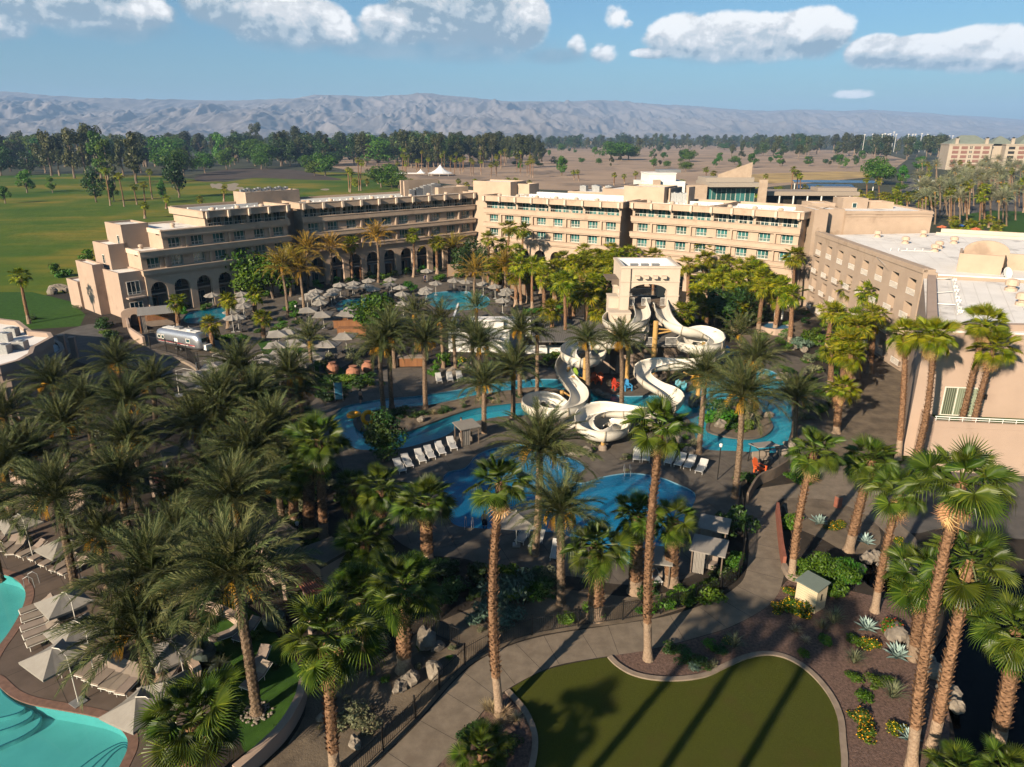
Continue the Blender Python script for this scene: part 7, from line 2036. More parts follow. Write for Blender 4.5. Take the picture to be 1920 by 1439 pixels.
UM = []
def umbrella_meshes(kind, cm):
    key = ('um', kind, cm.name)
    if key in SH: return SH[key]
    r = dict(big=1.85, mid=1.65, small=1.45)[kind]; ns = 4 if kind != 'small' else 8
    b = MB(); k = 12 if ns == 4 else 8
    zt, ze = 0.72 * r / 2.2, 0.0
    vs = [(0, 0, zt)]
    for ringf in (0.5, 1.0):
        for i in range(ns):
            a = 2 * pi * i / ns + pi / ns
            a2 = 2 * pi * (i + 1) / ns + pi / ns
            for j in range(4):
                f = j / 4
                x = cos(a) * (1 - f) + cos(a2) * f; y = sin(a) * (1 - f) + sin(a2) * f
                sag = 0.10 * sin(pi * f) * ringf
                rr_ = r * (1.30 if ns == 4 else 1.0)
                vs.append((x * rr_ * ringf * (1 - 0.03 * sin(pi * f)), y * rr_ * ringf * (1 - 0.03 * sin(pi * f)), zt + (ze - zt) * ringf - sag))
    m = ns * 4; fs = []
    for i in range(m):
        fs.append((0, 1 + i, 1 + (i + 1) % m)); fs.append((1 + i, 1 + m + i, 1 + m + (i + 1) % m, 1 + (i + 1) % m))
    b.add(vs, fs)
    rim = vs[1 + m:]
    b.add([(p[0], p[1], p[2]) for p in rim] + [(p[0], p[1], p[2] - 0.14) for p in rim], [(i, m + i, m + (i + 1) % m, (i + 1) % m) for i in range(m)])
    can = b.mesh('canopy', cm)
    rb = MB(); rr_ = r * (1.30 if ns == 4 else 1.0)
    for i in range(ns):
        a = 2 * pi * i / ns + pi / ns
        rb.tube([(0, 0, zt - 0.06), (cos(a) * rr_ * 0.98, sin(a) * rr_ * 0.98, ze - 0.05)], 0.022, 4)
    ribm = rb.mesh('ribs', M_frame)
    pb = MB()
    if kind == 'big':
        x = -r * 1.12
        pb.tube([(x, 0, -2.5), (x, 0, 0.75), (x * 0.55, 0, 0.98), (0, 0, zt + 0.06)], [0.04, 0.04, 0.03, 0.025], 8)
        bb = MB(); bb.box((x, 0, -2.44), (0.95, 0.95, 0.12))
    else:
        pb.tube([(0, 0, -2.4), (0, 0, zt + 0.12)], 0.035, 7); bb = MB(); bb.box((0, 0, -2.34), (0.6, 0.6, 0.12))
    SH[key] = [('canopy', can), ('ribs', ribm), ('pole', pb.mesh('pole', M_frame)), ('base', bb.mesh('base', M_metal))]
    return SH[key]
def umbrella(kind, u, v, rz=None, cm=None, z=None):
    zc = 2.5 if kind == 'big' else 2.4
    p = G(u, v, zc + 0.25)
    rr = random.Random(int(u * 3 + v * 5))
    rz = rz if rz is not None else rr.uniform(-0.3, 0.3)
    t = thing('umbrella', '', 'umbrella', (p.x, p.y, zc), rz)
    for n, me in umbrella_meshes(kind, cm or M_canvas): put(n, me, t)
    t.rotation_euler = (rr.uniform(-.04, .04), rr.uniform(-.04, .04), rz)
    if kind == 'big' and p.y < 70: t.scale = (0.74, 0.74, 1.0)
    t['_kind'] = kind; UM.append(t)
    return t
for (u, v) in ((637, 532), (661, 536), (663, 529), (687, 534), (691, 524), (732, 522), (730, 531), (750, 537), (626, 542), (592, 544), (583, 550), (598, 556), (600, 565), (799, 540), (797, 546), (817, 529), (851, 524), (874, 526), (906, 530), (928, 535), (951, 542), (948, 548), (942, 561), (800, 506),
               (660, 576), (754, 549), (755, 567), (452, 549), (455, 560), (455, 572), (445, 592), (397, 551), (457, 570), (433, 582), (435, 593), (575, 556), (700, 540), (620, 549)):
    umbrella('small', u, v)
for (u, v) in ((577, 579), (605, 587), (651, 585), (354, 617), (521, 623), (542, 617), (518, 644), (525, 660), (537, 670), (562, 677), (487, 680), (522, 681), (523, 697), (556, 640), (587, 664), (647, 627), (615, 642), (493, 668), (968, 966)):
    umbrella('mid', u, v)
for (u, v, rz) in ((431, 670, 0.2), (400, 686, 0.1), (365, 701, 0.25), (35, 973, 2.4), (114, 1018, 2.6), (118, 1122, 2.45), (140, 1176, 2.5), (100, 1226, 2.6), (322, 1210, 2.3), (312, 1290, 2.2), (257, 1320, 2.7)):
    umbrella('big', u, v, rz)
umbrella('small', 1766, 424, 0, M_canvas_red); umbrella('small', 1800, 421, 0, M_canvas_blue); umbrella('small', 1830, 428, 0, M_canvas_red)

LG = []
def lounger_meshes(kind):
    key = ('lg', kind)
    if key in SH: return SH[key]
    cm, fm = dict(pad=(M_cushion, M_frame), dark=(M_dcushion, M_dcushion), white=(M_wsling, M_white))[kind]
    th = 0.10 if kind == 'pad' else 0.03
    ang_b = R(dict(pad=24, dark=38, white=45)[kind])
    b = MB(); b.slab(-0.32, 0.32, -1.25, 0.02, 0.36, 0.36 + th)
    seat = b.mesh('seat', cm)
    bl = 0.78
    M = Matrix.Translation((0, 0.02, 0.36)) @ Matrix.Rotation(ang_b, 4, 'X')
    b = MB(); b.slab(-0.32, 0.32, 0.01, bl, 0, th, 0, M)
    if kind == 'pad': b.slab(-0.28, 0.28, bl - 0.26, bl - 0.02, th, th + 0.07, 0, M)
    back = b.mesh('backrest', cm)
    b = MB()
    for sx in (-0.35, 0.35):
        b.tube([(sx, -1.28, 0.345), (sx, 0.06, 0.345)], 0.025, 4); b.tube([tuple(M @ Vector((sx, 0, -0.01))), tuple(M @ Vector((sx, bl, -0.01)))], 0.022, 4)
        if kind == 'white': b.tube([(sx, -0.5, 0.56), (sx, 0.15, 0.60)], 0.02, 4); b.tube([(sx, -0.5, 0.34), (sx, -0.5, 0.56)], 0.02, 4)
    b.tube([(-0.35, -1.28, 0.345), (0.35, -1.28, 0.345)], 0.025, 4)
    frame = b.mesh('frame', fm)
    l = MB(); l.tube([(0, 0, 0), (0, 0, 0.345)], 0.025, 4); leg = l.mesh('leg', fm)
    SH[key] = (seat, back, frame, leg)
    return SH[key]
def lounger(kind, foot, head=None, rz=None, z=0.0):
    seat, back, frame, leg = lounger_meshes(kind)
    p = foot if isinstance(foot, Vector) else G(*foot)
    if head is not None:
        q = G(*head); rz = atan2(q.y - p.y, q.x - p.x) - pi / 2; p = p.lerp(q, 0.6)
    t = thing('sun_lounger', '', 'sun lounger', (p.x, p.y, z + 0.015), rz)
    put('seat', seat, t); put('backrest', back, t); put('frame', frame, t)
    for sx in (-0.33, 0.33):
        for sy in (-1.15, 0.0): put('leg', leg, t, (sx, sy, 0))
    t['_kind'] = kind; LG.append(t)
    return t
# bottom left sun deck
for (f, h) in (((50, 1045), (82, 1030)), ((72, 1052), (104, 1036)), ((92, 1062), (122, 1046)), ((112, 1072), (140, 1055)), ((128, 1078), (160, 1062)), ((5, 1040), (38, 1015)), ((20, 1048), (50, 1020)), ((0, 1020), (20, 1000)), ((62, 1165), (100, 1152)), ((62, 1182), (100, 1168)), ((68, 1196), (104, 1182)), ((75, 1210), (110, 1196)), ((60, 1150), (95, 1137)),
               ((158, 1272), (200, 1238)), ((172, 1280), (214, 1246)), ((186, 1288), (228, 1252)), ((202, 1296), (242, 1258)), ((218, 1300), (256, 1262)), ((234, 1304), (268, 1268)), ((120, 1262), (160, 1235)), ((310, 1285), (332, 1255)), ((410, 1205), (450, 1190)), ((455, 1200), (480, 1178)), ((478, 1262), (500, 1230)), ((470, 1290), (500, 1262)), ((150, 985), (185, 970)), ((130, 975), (160, 958)), ((-8, 985), (18, 965))):
    lounger('pad', f, h)
# white slings by the pools
for (f, h) in (((773, 885), (755, 862)), ((797, 876), (780, 852)), ((814, 868), (798, 846)), ((834, 861), (818, 838)), ((856, 853), (840, 828)), ((758, 892), (741, 872)), ((826, 724), (820, 708)), ((846, 722), (841, 706)), ((864, 720), (859, 704)), ((882, 700), (886, 688)), ((1193, 871), (1195, 850)), ((1210, 872), (1213, 851)), ((1268, 880), (1282, 862)), ((1286, 884), (1300, 866)), ((1308, 892), (1322, 874)), ((1250, 876), (1262, 858)),
               ((975, 1020), (990, 1000)), ((1000, 1030), (1015, 1010)), ((1040, 1052), (1046, 1028)), ((1230, 1095), (1216, 1072))):
    lounger('white', f, h)
# grey loungers under the upper umbrellas
ru = random.Random(9)
for t in list(UM):
    if t['_kind'] in ('small', 'mid') and t.location.y > 85 and t.location.x < 6:
        for k in (-1, 1):
            q = Vector((t.location.x + k * ru.uniform(0.75, 1.0), t.location.y + ru.uniform(-0.6, 1.2), 0))
            if any(inside((q.x, q.y), h) for h in POOLHULL): continue
            lounger('dark', q, None, ru.uniform(-0.25, 0.5))
for k in range(14):
    q = G(845 + k * 8.5, 541 + k * 1.3 + (k % 3)); lounger('dark', q, None, 0.15)

# coloured plastic armchairs by the slides
CH = []
def armchair_meshes(col, name):
    m = mat('chair_' + name, col, 0.5)
    b = MB(); b.slab(-0.28, 0.28, -0.3, 0.3, 0.34, 0.40); seat = b.mesh('seat', m)
    b = MB()
    for i in range(5): b.slab(-0.28 + i * 0.115, -0.18 + i * 0.115, 0, 0.03, 0, 0.62 + 0.08 * (2 - abs(i - 2)))
    back = b.mesh('backrest', m)
    b = MB(); b.slab(-0.06, 0.06, -0.4, 0.32, 0.56, 0.6); b.slab(-0.05, 0.05, -0.38, -0.28, 0, 0.56); arm = b.mesh('armrest', m)
    b = MB(); b.slab(-0.05, 0.05, -0.05, 0.05, 0, 0.36); leg = b.mesh('leg', m)
    return seat, back, arm, leg
CHM = {n: armchair_meshes(c, n) for n, c in dict(orange=(0.62, 0.11, 0.03), green=(0.25, 0.40, 0.04), blue=(0.05, 0.28, 0.55), red=(0.55, 0.06, 0.03), teal=(0.02, 0.24, 0.33)).items()}
for (u, v, c, rz, lab) in ((1067, 710, 'orange', 0.3, 'orange plastic armchair at the left end of the colourful row under the slide'), (1080, 711, 'green', 0.2, 'lime green plastic armchair beneath the left slide'), (1091, 713, 'blue', 0.1, 'light blue plastic armchair beside the lime green one'), (1112, 719, 'orange', -0.3, 'orange armchair right of the tan pole, left of a pair'), (1123, 719, 'orange', -0.4, 'orange armchair right of the tan pole, right of a pair'),
                      (1155, 730, 'red', 0.5, 'red plastic armchair on the deck between the two slides'), (1176, 732, 'blue', 0.2, 'blue armchair beside the red one between the slides'), (1268, 734, 'teal', -0.5, 'teal armchair under the right slide, left of a pair'), (1278, 737, 'teal', -0.6, 'teal armchair under the right slide, right of a pair'), (1367, 668, 'blue', 0.3, 'bright blue armchair behind the right curl of the slide'), (1423, 887, 'orange', 0.6, 'orange armchair beside the black framed swing seat')):
    seat, back, arm, leg = CHM[c]; p = G(u, v)
    t = thing('armchair', lab, 'armchair', (p.x, p.y, 0.014), rz, 'coloured plastic armchairs by the slides')
    t.scale = (1.25,) * 3
    put('seat', seat, t); o = put('backrest', back, t, (0, 0.28, 0.36)); o.rotation_euler = (R(-22), 0, 0)
    for sx in (-0.34, 0.34): put('armrest', arm, t, (sx, 0, 0)); put('leg', leg, t, (sx * 0.75, 0.25, 0)); 
    CH.append(t)

# cabanas with grey louvred roofs and timber slat walls
CB = []
def cabana(u, v, w, d, h, rz, lab, curtains=True, white=False):
    p = G(u, v)
    t = thing('cabana', lab, 'cabana', (p.x, p.y, 0), rz, 'poolside cabanas')
    b = MB(); b.slab(-w / 2 - .2, w / 2 + .2, -.2, d + .2, 0, 0.1); o = b.build('roof', M_canvas if white else M_cabroof, t, loc=(0, 0, h)); o.rotation_euler = (R(3), 0, 0)
    lm = MB(); lm.slab(-w / 2 - .15, w / 2 + .15, 0, 0.12, 0.1, 0.14); lm = lm.mesh('roof_slat', M_cabroof)
    if not white:
        for k in range(int(d / 0.35)): put('roof_slat', lm, o, (0, k * 0.35, 0))
    pw_ = 0.045 if white else 0.09; pm = MB(); pm.slab(-pw_, pw_, -pw_, pw_, 0, h + 0.02); pm = pm.mesh('post', M_wood if not white else M_panel)
    for x in (-w / 2, w / 2):
        for y in (0, d): put('post', pm, t, (x, y, 0))
    if not white:
        sm = MB(); sm.slab(-w / 2 + .1, w / 2 - .1, -0.03, 0.03, 0, 0.16); sm = sm.mesh('wall_slat', M_wood)
        for k in range(int((h - 0.3) / 0.22)): put('wall_slat', sm, t, (0, d, 0.15 + k * 0.22))
        ss = MB(); ss.slab(-0.03, 0.03, 0.1, d - .1, 0, 0.16); ss = ss.mesh('wall_slat', M_wood)
        for k in range(int((h - 0.3) / 0.22)): put('wall_slat', ss, t, (w / 2, 0, 0.15 + k * 0.22))
    if curtains:
        c = MB()
        for i in range(8): c.slab(i * 0.1, i * 0.1 + 0.08, -0.04 * (i % 2), 0.04, 0.05, h - 0.1)
        cm_ = c.mesh('curtain', M_canvas)
        put('curtain', cm_, t, (-w / 2 + 0.12, 0.05, 0))
    b = MB(); b.slab(-w / 2 + .4, w / 2 - .4, d - 1.0, d - .2, 0.1, 0.5); b.slab(-w / 2 + .4, w / 2 - .4, d - .35, d - .15, 0.5, 0.9); b.build('day_bed', M_cushion, t)
    CB.append(t)
cabana(300, 622, 5.4, 4.6, 2.9, 0.45, 'largest cabana with grey roof and slatted timber wall behind the silver trailer')
cabana(322, 580, 4.2, 3.4, 2.7, 0.5, 'timber cabana at the foot of the arched balconies')
cabana(356, 570, 4.0, 3.4, 2.7, 0.5, 'shaded cabana right of the slender terrace palm')
cabana(655, 527, 5.4, 4.0, 2.9, 0.6, 'timber cabana before the arches, left of two')
cabana(715, 519, 5.2, 4.0, 2.9, 0.6, 'timber cabana before the arches, right of two')
cabana(779, 508, 4.6, 3.6, 2.8, 0.6, 'grey roofed cabana above the clipped hedges')
cabana(598, 530, 5.0, 4.0, 2.9, 0.5, 'pale fabric cabana at the foot of the golden palms', True, True)
cabana(932, 520, 5.0, 4.0, 2.9, -0.3, 'pale fabric cabana behind the round pool', True, True)
cabana(882, 835, 1.9, 1.7, 1.9, 0.5, 'small fabric shelter at the bend between river and lower pool', True, True)
cabana(1332, 1035, 1.9, 1.7, 1.9, -0.4, 'fabric cabana beside the walkway, upper of three', True, True)
cabana(1322, 1080, 2.1, 1.8, 1.9, -0.4, 'fabric cabana beside the walkway, middle of three', True, True)
cabana(1225, 1100, 2.0, 1.8, 1.9, -0.2, 'fabric cabana behind the tall palm trunk, lowest of three', True, True)
# trellised snack shade behind the round pool
pv = thing('shade_roof', 'long brown shade roof behind the loungers of the round pool', 'shade roof', (*G(965, 540).xy, 0), -0.25)
b = MB(); b.slab(-6.5, 6.5, 0, 4.5, 2.7, 2.85); b.build('roof', M_panel, pv)
for x in (-6, -2, 2, 6):
    for y in (0.2, 4.2): b = MB(); b.slab(x - .1, x + .1, y - .1, y + .1, 0, 2.7); b.build('post', M_wood, pv)
# tan privacy screens
for (u, v, l) in ((851, 520, 'tan fabric privacy screen at the left of two'), (873, 520, 'tan fabric privacy screen at the right of two'), (971, 562, 'tan fabric screen right of the loungers')):
    p = G(u, v); t = thing('privacy_screen', l, 'screen', (p.x, p.y, 0), 0.1, 'tan privacy screens'); b = MB(); b.slab(-1.4, 1.4, -0.04, 0.04, 0.2, 2.9); b.build('panel', mat('tan_fabric', (0.27, 0.19, 0.13), 0.9, var=0.1), t)
    for x in (-1.4, 1.4): b = MB(); b.slab(x - .05, x + .05, -.06, .06, 0, 3.0); b.build('post', M_wood, t)
# timber bars
for (u, v, w, d, rz, l) in ((658, 616, 5.6, 1.6, 0.05, 'timber slatted bar counter beside the bushy tree'), (770, 688, 3.4, 1.3, 0.05, 'timber kiosk counter above the river walk'), (660, 632, 4.5, 1.6, 0.0, 'grey topped serving counter in front of the timber bar')):
    p = G(u, v); t = thing('bar_counter', l, 'bar', (p.x, p.y, 0), rz)
    sm = MB(); sm.slab(-w / 2, w / 2, -0.03, 0.03, 0, 0.13); sm = sm.mesh('slat', M_wood)
    for k in range(7): put('slat', sm, t, (0, 0, 0.05 + k * 0.165)); put('slat', sm, t, (0, d, 0.05 + k * 0.165))
    b = MB(); b.slab(-w / 2 - .1, w / 2 + .1, -.12, d + .12, 1.22, 1.32); b.build('counter_top', M_wood if d > 1.3 else M_curb, t)
    b = MB(); b.slab(-w / 2 + .05, w / 2 - .05, 0.05, d - .05, 0, 1.2); b.build('core', M_panel, t)

# silver travel trailer
ta, tb = G(304, 648), G(391, 664)
trl = thing('travel_trailer', 'polished silver travel trailer with red stripe parked by the drive', 'trailer', (ta.x, ta.y + 0.3, 0), atan2(tb.y - ta.y, tb.x - ta.x))
TLn = (tb - ta).length - 0.4
def trailer_shell(L, w, z0, z1):
    b = MB(); n = 18; K = 16; rings = []
    for i in range(n + 1):
        s = i / n; x = L * s
        e = min(1, min(s, 1 - s) * L / 1.3); k = sqrt(max(0.0, 1 - (1 - e) ** 2)); k = 0.30 + 0.70 * k
        ring = []
        for j in range(K):
            a = 2 * pi * j / K + pi / K
            ca, sa = cos(a), sin(a)
            px_ = (abs(ca) ** 0.55) * (1 if ca > 0 else -1); pz = (abs(sa) ** (0.65 if sa > 0 else 0.35)) * (1 if sa > 0 else -1)
            zc = z0 + (z1 - z0) * 0.46; hh = (z1 - z0) * (0.54 if pz > 0 else 0.46)
            ring.append((x, px_ * w / 2 * (0.62 + 0.38 * k), zc + pz * hh * (k if pz > 0 else 0.75 + 0.25 * k)))
        rings.append(ring)
    for r_ in rings: b.v += r_
    for i in range(n):
        for j in range(K):
            j2 = (j + 1) % K; b.f.append((i * K + j, (i + 1) * K + j, (i + 1) * K + j2, i * K + j2)); b.m.append(0)
    b.f.append(tuple(range(K))); b.m.append(0); b.f.append(tuple(n * K + j for j in range(K - 1, -1, -1))); b.m.append(0)
    return b
trailer_shell(TLn, 2.5, 0.55, 3.0).build('body', M_alu, trl, smooth=True)
b = MB(); b.slab(1.2, TLn - 1.2, -0.55, 0.55, 3.0, 3.06); b.build('roof_strip', M_white, trl)
b = MB(); b.slab(3.6, 4.8, -0.4, 0.4, 3.06, 3.35); b.build('roof_vent', M_metal, trl); b = MB(); b.slab(6.2, 6.9, -0.3, 0.3, 3.06, 3.22); b.build('roof_vent', M_white, trl)
b = MB(); b.slab(0.9, TLn - 0.9, -1.268, -1.235, 1.18, 1.28); b.build('stripe', mat('red_stripe', (0.45, 0.04, 0.05), 0.5), trl)
b = MB(); b.slab(0.9, TLn - 0.9, -1.266, -1.235, 1.10, 1.16); b.build('stripe', M_white, trl)
for (x, w_) in ((0.9, 0.65), (1.7, 0.65), (6.9, 0.9)):
    o = add_window(trl, x, -1.26, 1.55, w_, 0.62, 1, M_glass_dark)
b = MB(); b.slab(4.4, 5.1, -1.27, -1.24, 1.35, 1.95); b.build('hatch', M_white, trl)
b = MB(); b.slab(TLn - 0.25, TLn + 0.02, -0.7, 0.7, 1.7, 2.3); b.build('end_window', M_glass_dark, trl)
b = MB(); b.slab(TLn - 0.05, TLn + 0.5, -0.5, 0.5, 0.55, 1.35); b.build('gas_locker', M_white, trl)
wlm = MB(); wlm.lathe([(0.36, -0.12), (0.38, 0), (0.36, 0.12)], 14, M=Matrix.Rotation(pi / 2, 4, 'X')); wlm = wlm.mesh('tyre', M_black)
hub = MB(); hub.lathe([(0.18, -0.14), (0.16, 0.14)], 10, M=Matrix.Rotation(pi / 2, 4, 'X')); hub = hub.mesh('rim', M_metal)
for x in (4.6, 5.5):
    for y in (-1.12, 1.12):
        o = put('wheel', wlm, trl, (x, y, 0.38)); put('rim', hub, o, (0, -0.03 if y < 0 else 0.03, 0))

# curved walls, arched gate wall and planters
CURBS = []
def low_wall(px, w, h, lab, m=None, n=6, cat='wall', name='planter_wall'):
    o = ribbon(name, [(p.x, p.y) for p in spline(gpts(px), n, False)], w, -0.05, h + 0.05, m or M_stucco_pink)
    tag(o, lab, cat); CURBS.append(o); return o
low_wall([(573, 1288), (562, 1332), (533, 1382), (492, 1424), (445, 1465)], 0.45, 0.9, 'long curved tan garden wall below the shaded lawn')
low_wall([(375, 1140), (400, 1148), (430, 1158), (455, 1178)], 0.4, 0.6, 'short curved tan wall beyond the shaded lawn')
low_wall([(312, 1222), (335, 1232), (358, 1248), (372, 1268), (372, 1300)], 0.45, 0.6, 'curved tan seat wall beside the sun loungers')
low_wall([(160, 1008), (185, 1012), (208, 1024)], 0.4, 0.6, 'short tan wall behind the upper sun loungers')
low_wall([(10, 760), (60, 758), (120, 745), (170, 728), (220, 712), (250, 700)], 0.3, 1.6, 'long taupe boundary wall below the club house', M_stone_grey)
low_wall([(20, 905), (40, 912), (80, 928), (118, 925)], 0.4, 1.2, 'pink wall behind the left date palm trunks')
low_wall([(236, 580), (240, 610), (244, 625)], 0.35, 1.6, 'tan wall panel left of the arched gate')
low_wall([(246, 632), (272, 650)], 0.35, 1.5, 'low tan wall in front of the arched gate')
low_wall([(305, 668), (340, 678), (370, 695), (385, 720)], 0.5, 0.35, 'curved kerb along the trailer drive', M_curb)
low_wall([(1456, 962), (1463, 1030), (1469, 1066)], 0.22, 1.0, 'brown timber parapet on the right side of the walkway', M_redbeam, 6, 'parapet', 'bridge_parapet')
low_wall([(1400, 945), (1420, 912), (1450, 898), (1478, 880)], 0.18, 1.1, 'dark timber fence behind the swing seat', M_panel, 6, 'fence', 'timber_fence')
low_wall([(1469, 1066), (1480, 1085), (1500, 1092)], 0.35, 0.45, 'pale curved curb below the walkway parapet', M_curb)
ag = thing('gate_wall', 'curved pink gate wall with an arched opening beside the cabana', 'wall', (*G(255, 612).xy, 0), 0.5)
b = MB(); arch_panel(b, -0.6, 0.6, 1.5, 0.55, 2.3, 0, 0.45); b.slab(-1.9, -0.6, 0, 0.45, 0, 2.3); b.slab(0.6, 1.9, 0, 0.45, 0, 2.3); b.prism([(-1.9, 2.3), (1.9, 2.3)] + [(1.9 * cos(pi * i / 10), 2.3 + 0.8 * sin(pi * i / 10)) for i in range(1, 10)], 0.0, 0.45, 0, Matrix(((1, 0, 0, 0), (0, 0, 1, 0), (0, 1, 0, 0), (0, 0, 0, 1)))); b.build('wall', M_stucco_pink, ag)
b = MB(); b.slab(-0.58, 0.58, 0.5, 0.6, 0, 1.9); b.build('gate', M_panel, ag)
# concrete service blocks with flat roofs, and red-brown pergolas
SB = []
for (px, z, lab) in (([(498, 955), (556, 992), (562, 1012), (505, 1030), (455, 985)], 3.0, 'flat roofed concrete block behind the large date palm'), ([(562, 1028), (622, 1006), (655, 1030), (600, 1062)], 2.8, 'flat roofed block right of the concrete block'), ([(377, 866), (425, 850), (470, 872), (415, 896)], 3.0, 'flat roofed concrete block in the middle of the palm grove'),
                     ([(300, 845), (355, 826), (372, 850), (312, 868)], 2.8, 'pale tiled flat roof half hidden by date palms'), ([(85, 885), (150, 878), (165, 905), (95, 915)], 2.6, 'grey flat roof between the left palm trunks')):
    poly = [(p.x, p.y) for p in gpts(px, z)]
    t = thing('service_block', lab, 'building'); b = MB(); b.prism(poly, 0, z - 0.25); b.build('wall', M_stucco_pink, t); b = MB(); b.prism(poly, z - 0.246, z); b.build('roof', M_deck, t); SB.append(t)
def pergola(px, z, n, lab):
    a, b_, c, d = [Vector(p) for p in gpts(px, z)]
    t = thing('pergola', lab, 'pergola')
    for k in range(n):
        f = (k + 0.5) / n; p, q = a.lerp(b_, f), d.lerp(c, f); m = MB(); m.tube([p, q], 0.09, 4); m.build('beam', M_redbeam, t)
    for k in range(3):
        f = k / 2; p, q = a.lerp(d, f), b_.lerp(c, f); m = MB(); m.tube([p - Vector((0, 0, .16)), q - Vector((0, 0, .16))], 0.10, 4); m.build('cross_beam', M_redbeam, t)
    for p in (a, b_, c, d): m = MB(); m.slab(p.x - .12, p.x + .12, p.y - .12, p.y + .12, 0, z - 0.2); m.build('post', M_stucco_pink, t)
pergola([(528, 1058), (565, 1050), (612, 1098), (575, 1118)], 2.8, 9, 'red-brown pergola below the concrete block')
pergola([(335, 885), (362, 877), (385, 898), (352, 912)], 2.7, 6, 'small red-brown pergola behind the grove')
pergola([(280, 880), (302, 874), (315, 896), (290, 902)], 2.7, 5, 'red-brown pergola at the left of the small one')

# iron fence along the walkway
fn = thing('iron_fence', 'black iron picket fence along the curving walkway', 'fence')
fl_ = [Vector((p.x, p.y)) for p in pathL if True]
fl_ = [p for p in fl_ if PXL((p.x, p.y, 0))[1] > 940]
off = []
for i, p in enumerate(fl_):
    a = fl_[max(0, i - 1)]; c = fl_[min(len(fl_) - 1, i + 1)]; t = (c - a).normalized(); off.append(p + Vector((-t.y, t.x)) * 0.35)
pick = MB(); d_acc = 0; last_post = -9
pm = MB(); pm.slab(-0.035, 0.035, -0.035, 0.035, 0, 1.5); pm.box((0, 0, 1.53), (0.09, 0.09, 0.05)); pmm = pm.mesh('post', M_black)
prev_post = None
tot = 0.0
for i in range(1, len(off)):
    a, c = off[i - 1], off[i]; L = (c - a).length; m = max(1, int(L / 0.125))
    for k in range(m):
        p = a.lerp(c, k / m)
        pick.slab(p.x - 0.010, p.x + 0.010, p.y - 0.010, p.y + 0.010, 0.06, 1.36)
    tot += L
    if tot - last_post > 2.3:
        last_post = tot; put('post', pmm, fn, (c.x, c.y, 0), atan2((c - a).y, (c - a).x))
        if prev_post is not None:
            for z in (0.14, 1.22): r_ = MB(); r_.tube([(prev_post.x, prev_post.y, z), (c.x, c.y, z)], 0.022, 4); r_.build('rail', M_black, fn)
        prev_post = c
o = pick.build('pickets', M_black, fn); o['kind'] = 'stuff'
fn2 = thing('iron_fence', 'short iron fence panel climbing from the palm to the boulders', 'fence')
p, q = G(800, 1185), G(862, 1212)
put('railing', rail_mesh((q - p).length, 1.3, 0.13, M_black), fn2, (p.x, p.y, 0), atan2(q.y - p.y, q.x - p.x))
fn3 = thing('iron_fence', 'black iron gate fence beside the silver trailer', 'fence')
pts3 = [G(u, v) for u, v in ((282, 655), (313, 661), (334, 668), (352, 676), (368, 690), (376, 705))]
for i, p in enumerate(pts3):
    b = MB(); b.slab(-.06, .06, -.06, .06, 0, 2.2 if i < 5 else 3.2); b.build('post', M_black, fn3, loc=(p.x, p.y, 0))
    if i: q = pts3[i - 1]; put('railing', rail_mesh((p - q).length, 1.9, 0.18, M_black), fn3, (q.x, q.y, 0.1), atan2(p.y - q.y, p.x - q.x))

# beige garden shed
g1, g2 = G(1489, 1130), G(1527, 1152)
sd_ = thing('garden_shed', 'small beige clapboard shed with grey-green lid beside the walkway', 'shed', (g1.x, g1.y, 0), atan2(g2.y - g1.y, g2.x - g1.x))
M_clap = mat('clapboard', (0.52, 0.43, 0.29), 0.7, var=0.08, scale=3)
Ws, Ds, Hs = (g2 - g1).length, 1.15, 1.75
b = MB(); b.slab(0.03, Ws - 0.03, 0.03, Ds - 0.03, 0, Hs); b.build('wall', M_clap, sd_)
bm_ = MB(); bm_.slab(0, Ws, 0, 0.03, 0, 0.15); bm_.add([(0, 0, 0), (Ws, 0, 0), (Ws, -0.02, 0), (0, -0.02, 0)], [(0, 1, 2, 3)]); bm1 = bm_.mesh('board', M_clap)
b2_ = MB(); b2_.slab(0, 0.03, 0, Ds, 0, 0.15); bm2 = b2_.mesh('board', M_clap)
for k in range(10):
    put('board', bm1, sd_, (0, -0.005, 0.04 + k * 0.17)); put('board', bm2, sd_, (Ws - 0.03, 0, 0.04 + k * 0.17))
b = MB(); b.add([(-.1, -.15, Hs), (Ws + .1, -.15, Hs), (Ws + .1, Ds + .1, Hs + .22), (-.1, Ds + .1, Hs + .22), (-.1, -.15, Hs + .07), (Ws + .1, -.15, Hs + .07), (Ws + .1, Ds + .1, Hs + .29), (-.1, Ds + .1, Hs + .29)], [(0, 3, 2, 1), (4, 5, 6, 7), (0, 1, 5, 4), (1, 2, 6, 5), (2, 3, 7, 6), (3, 0, 4, 7)]); b.build('roof', mat('shed_lid', (0.13, 0.16, 0.14), 0.6, var=0.1), sd_)
b = MB(); b.slab(Ws - 0.0, Ws + 0.03, 0.45, 0.55, 0.85, 1.35); b.build('handle', M_black, sd_)
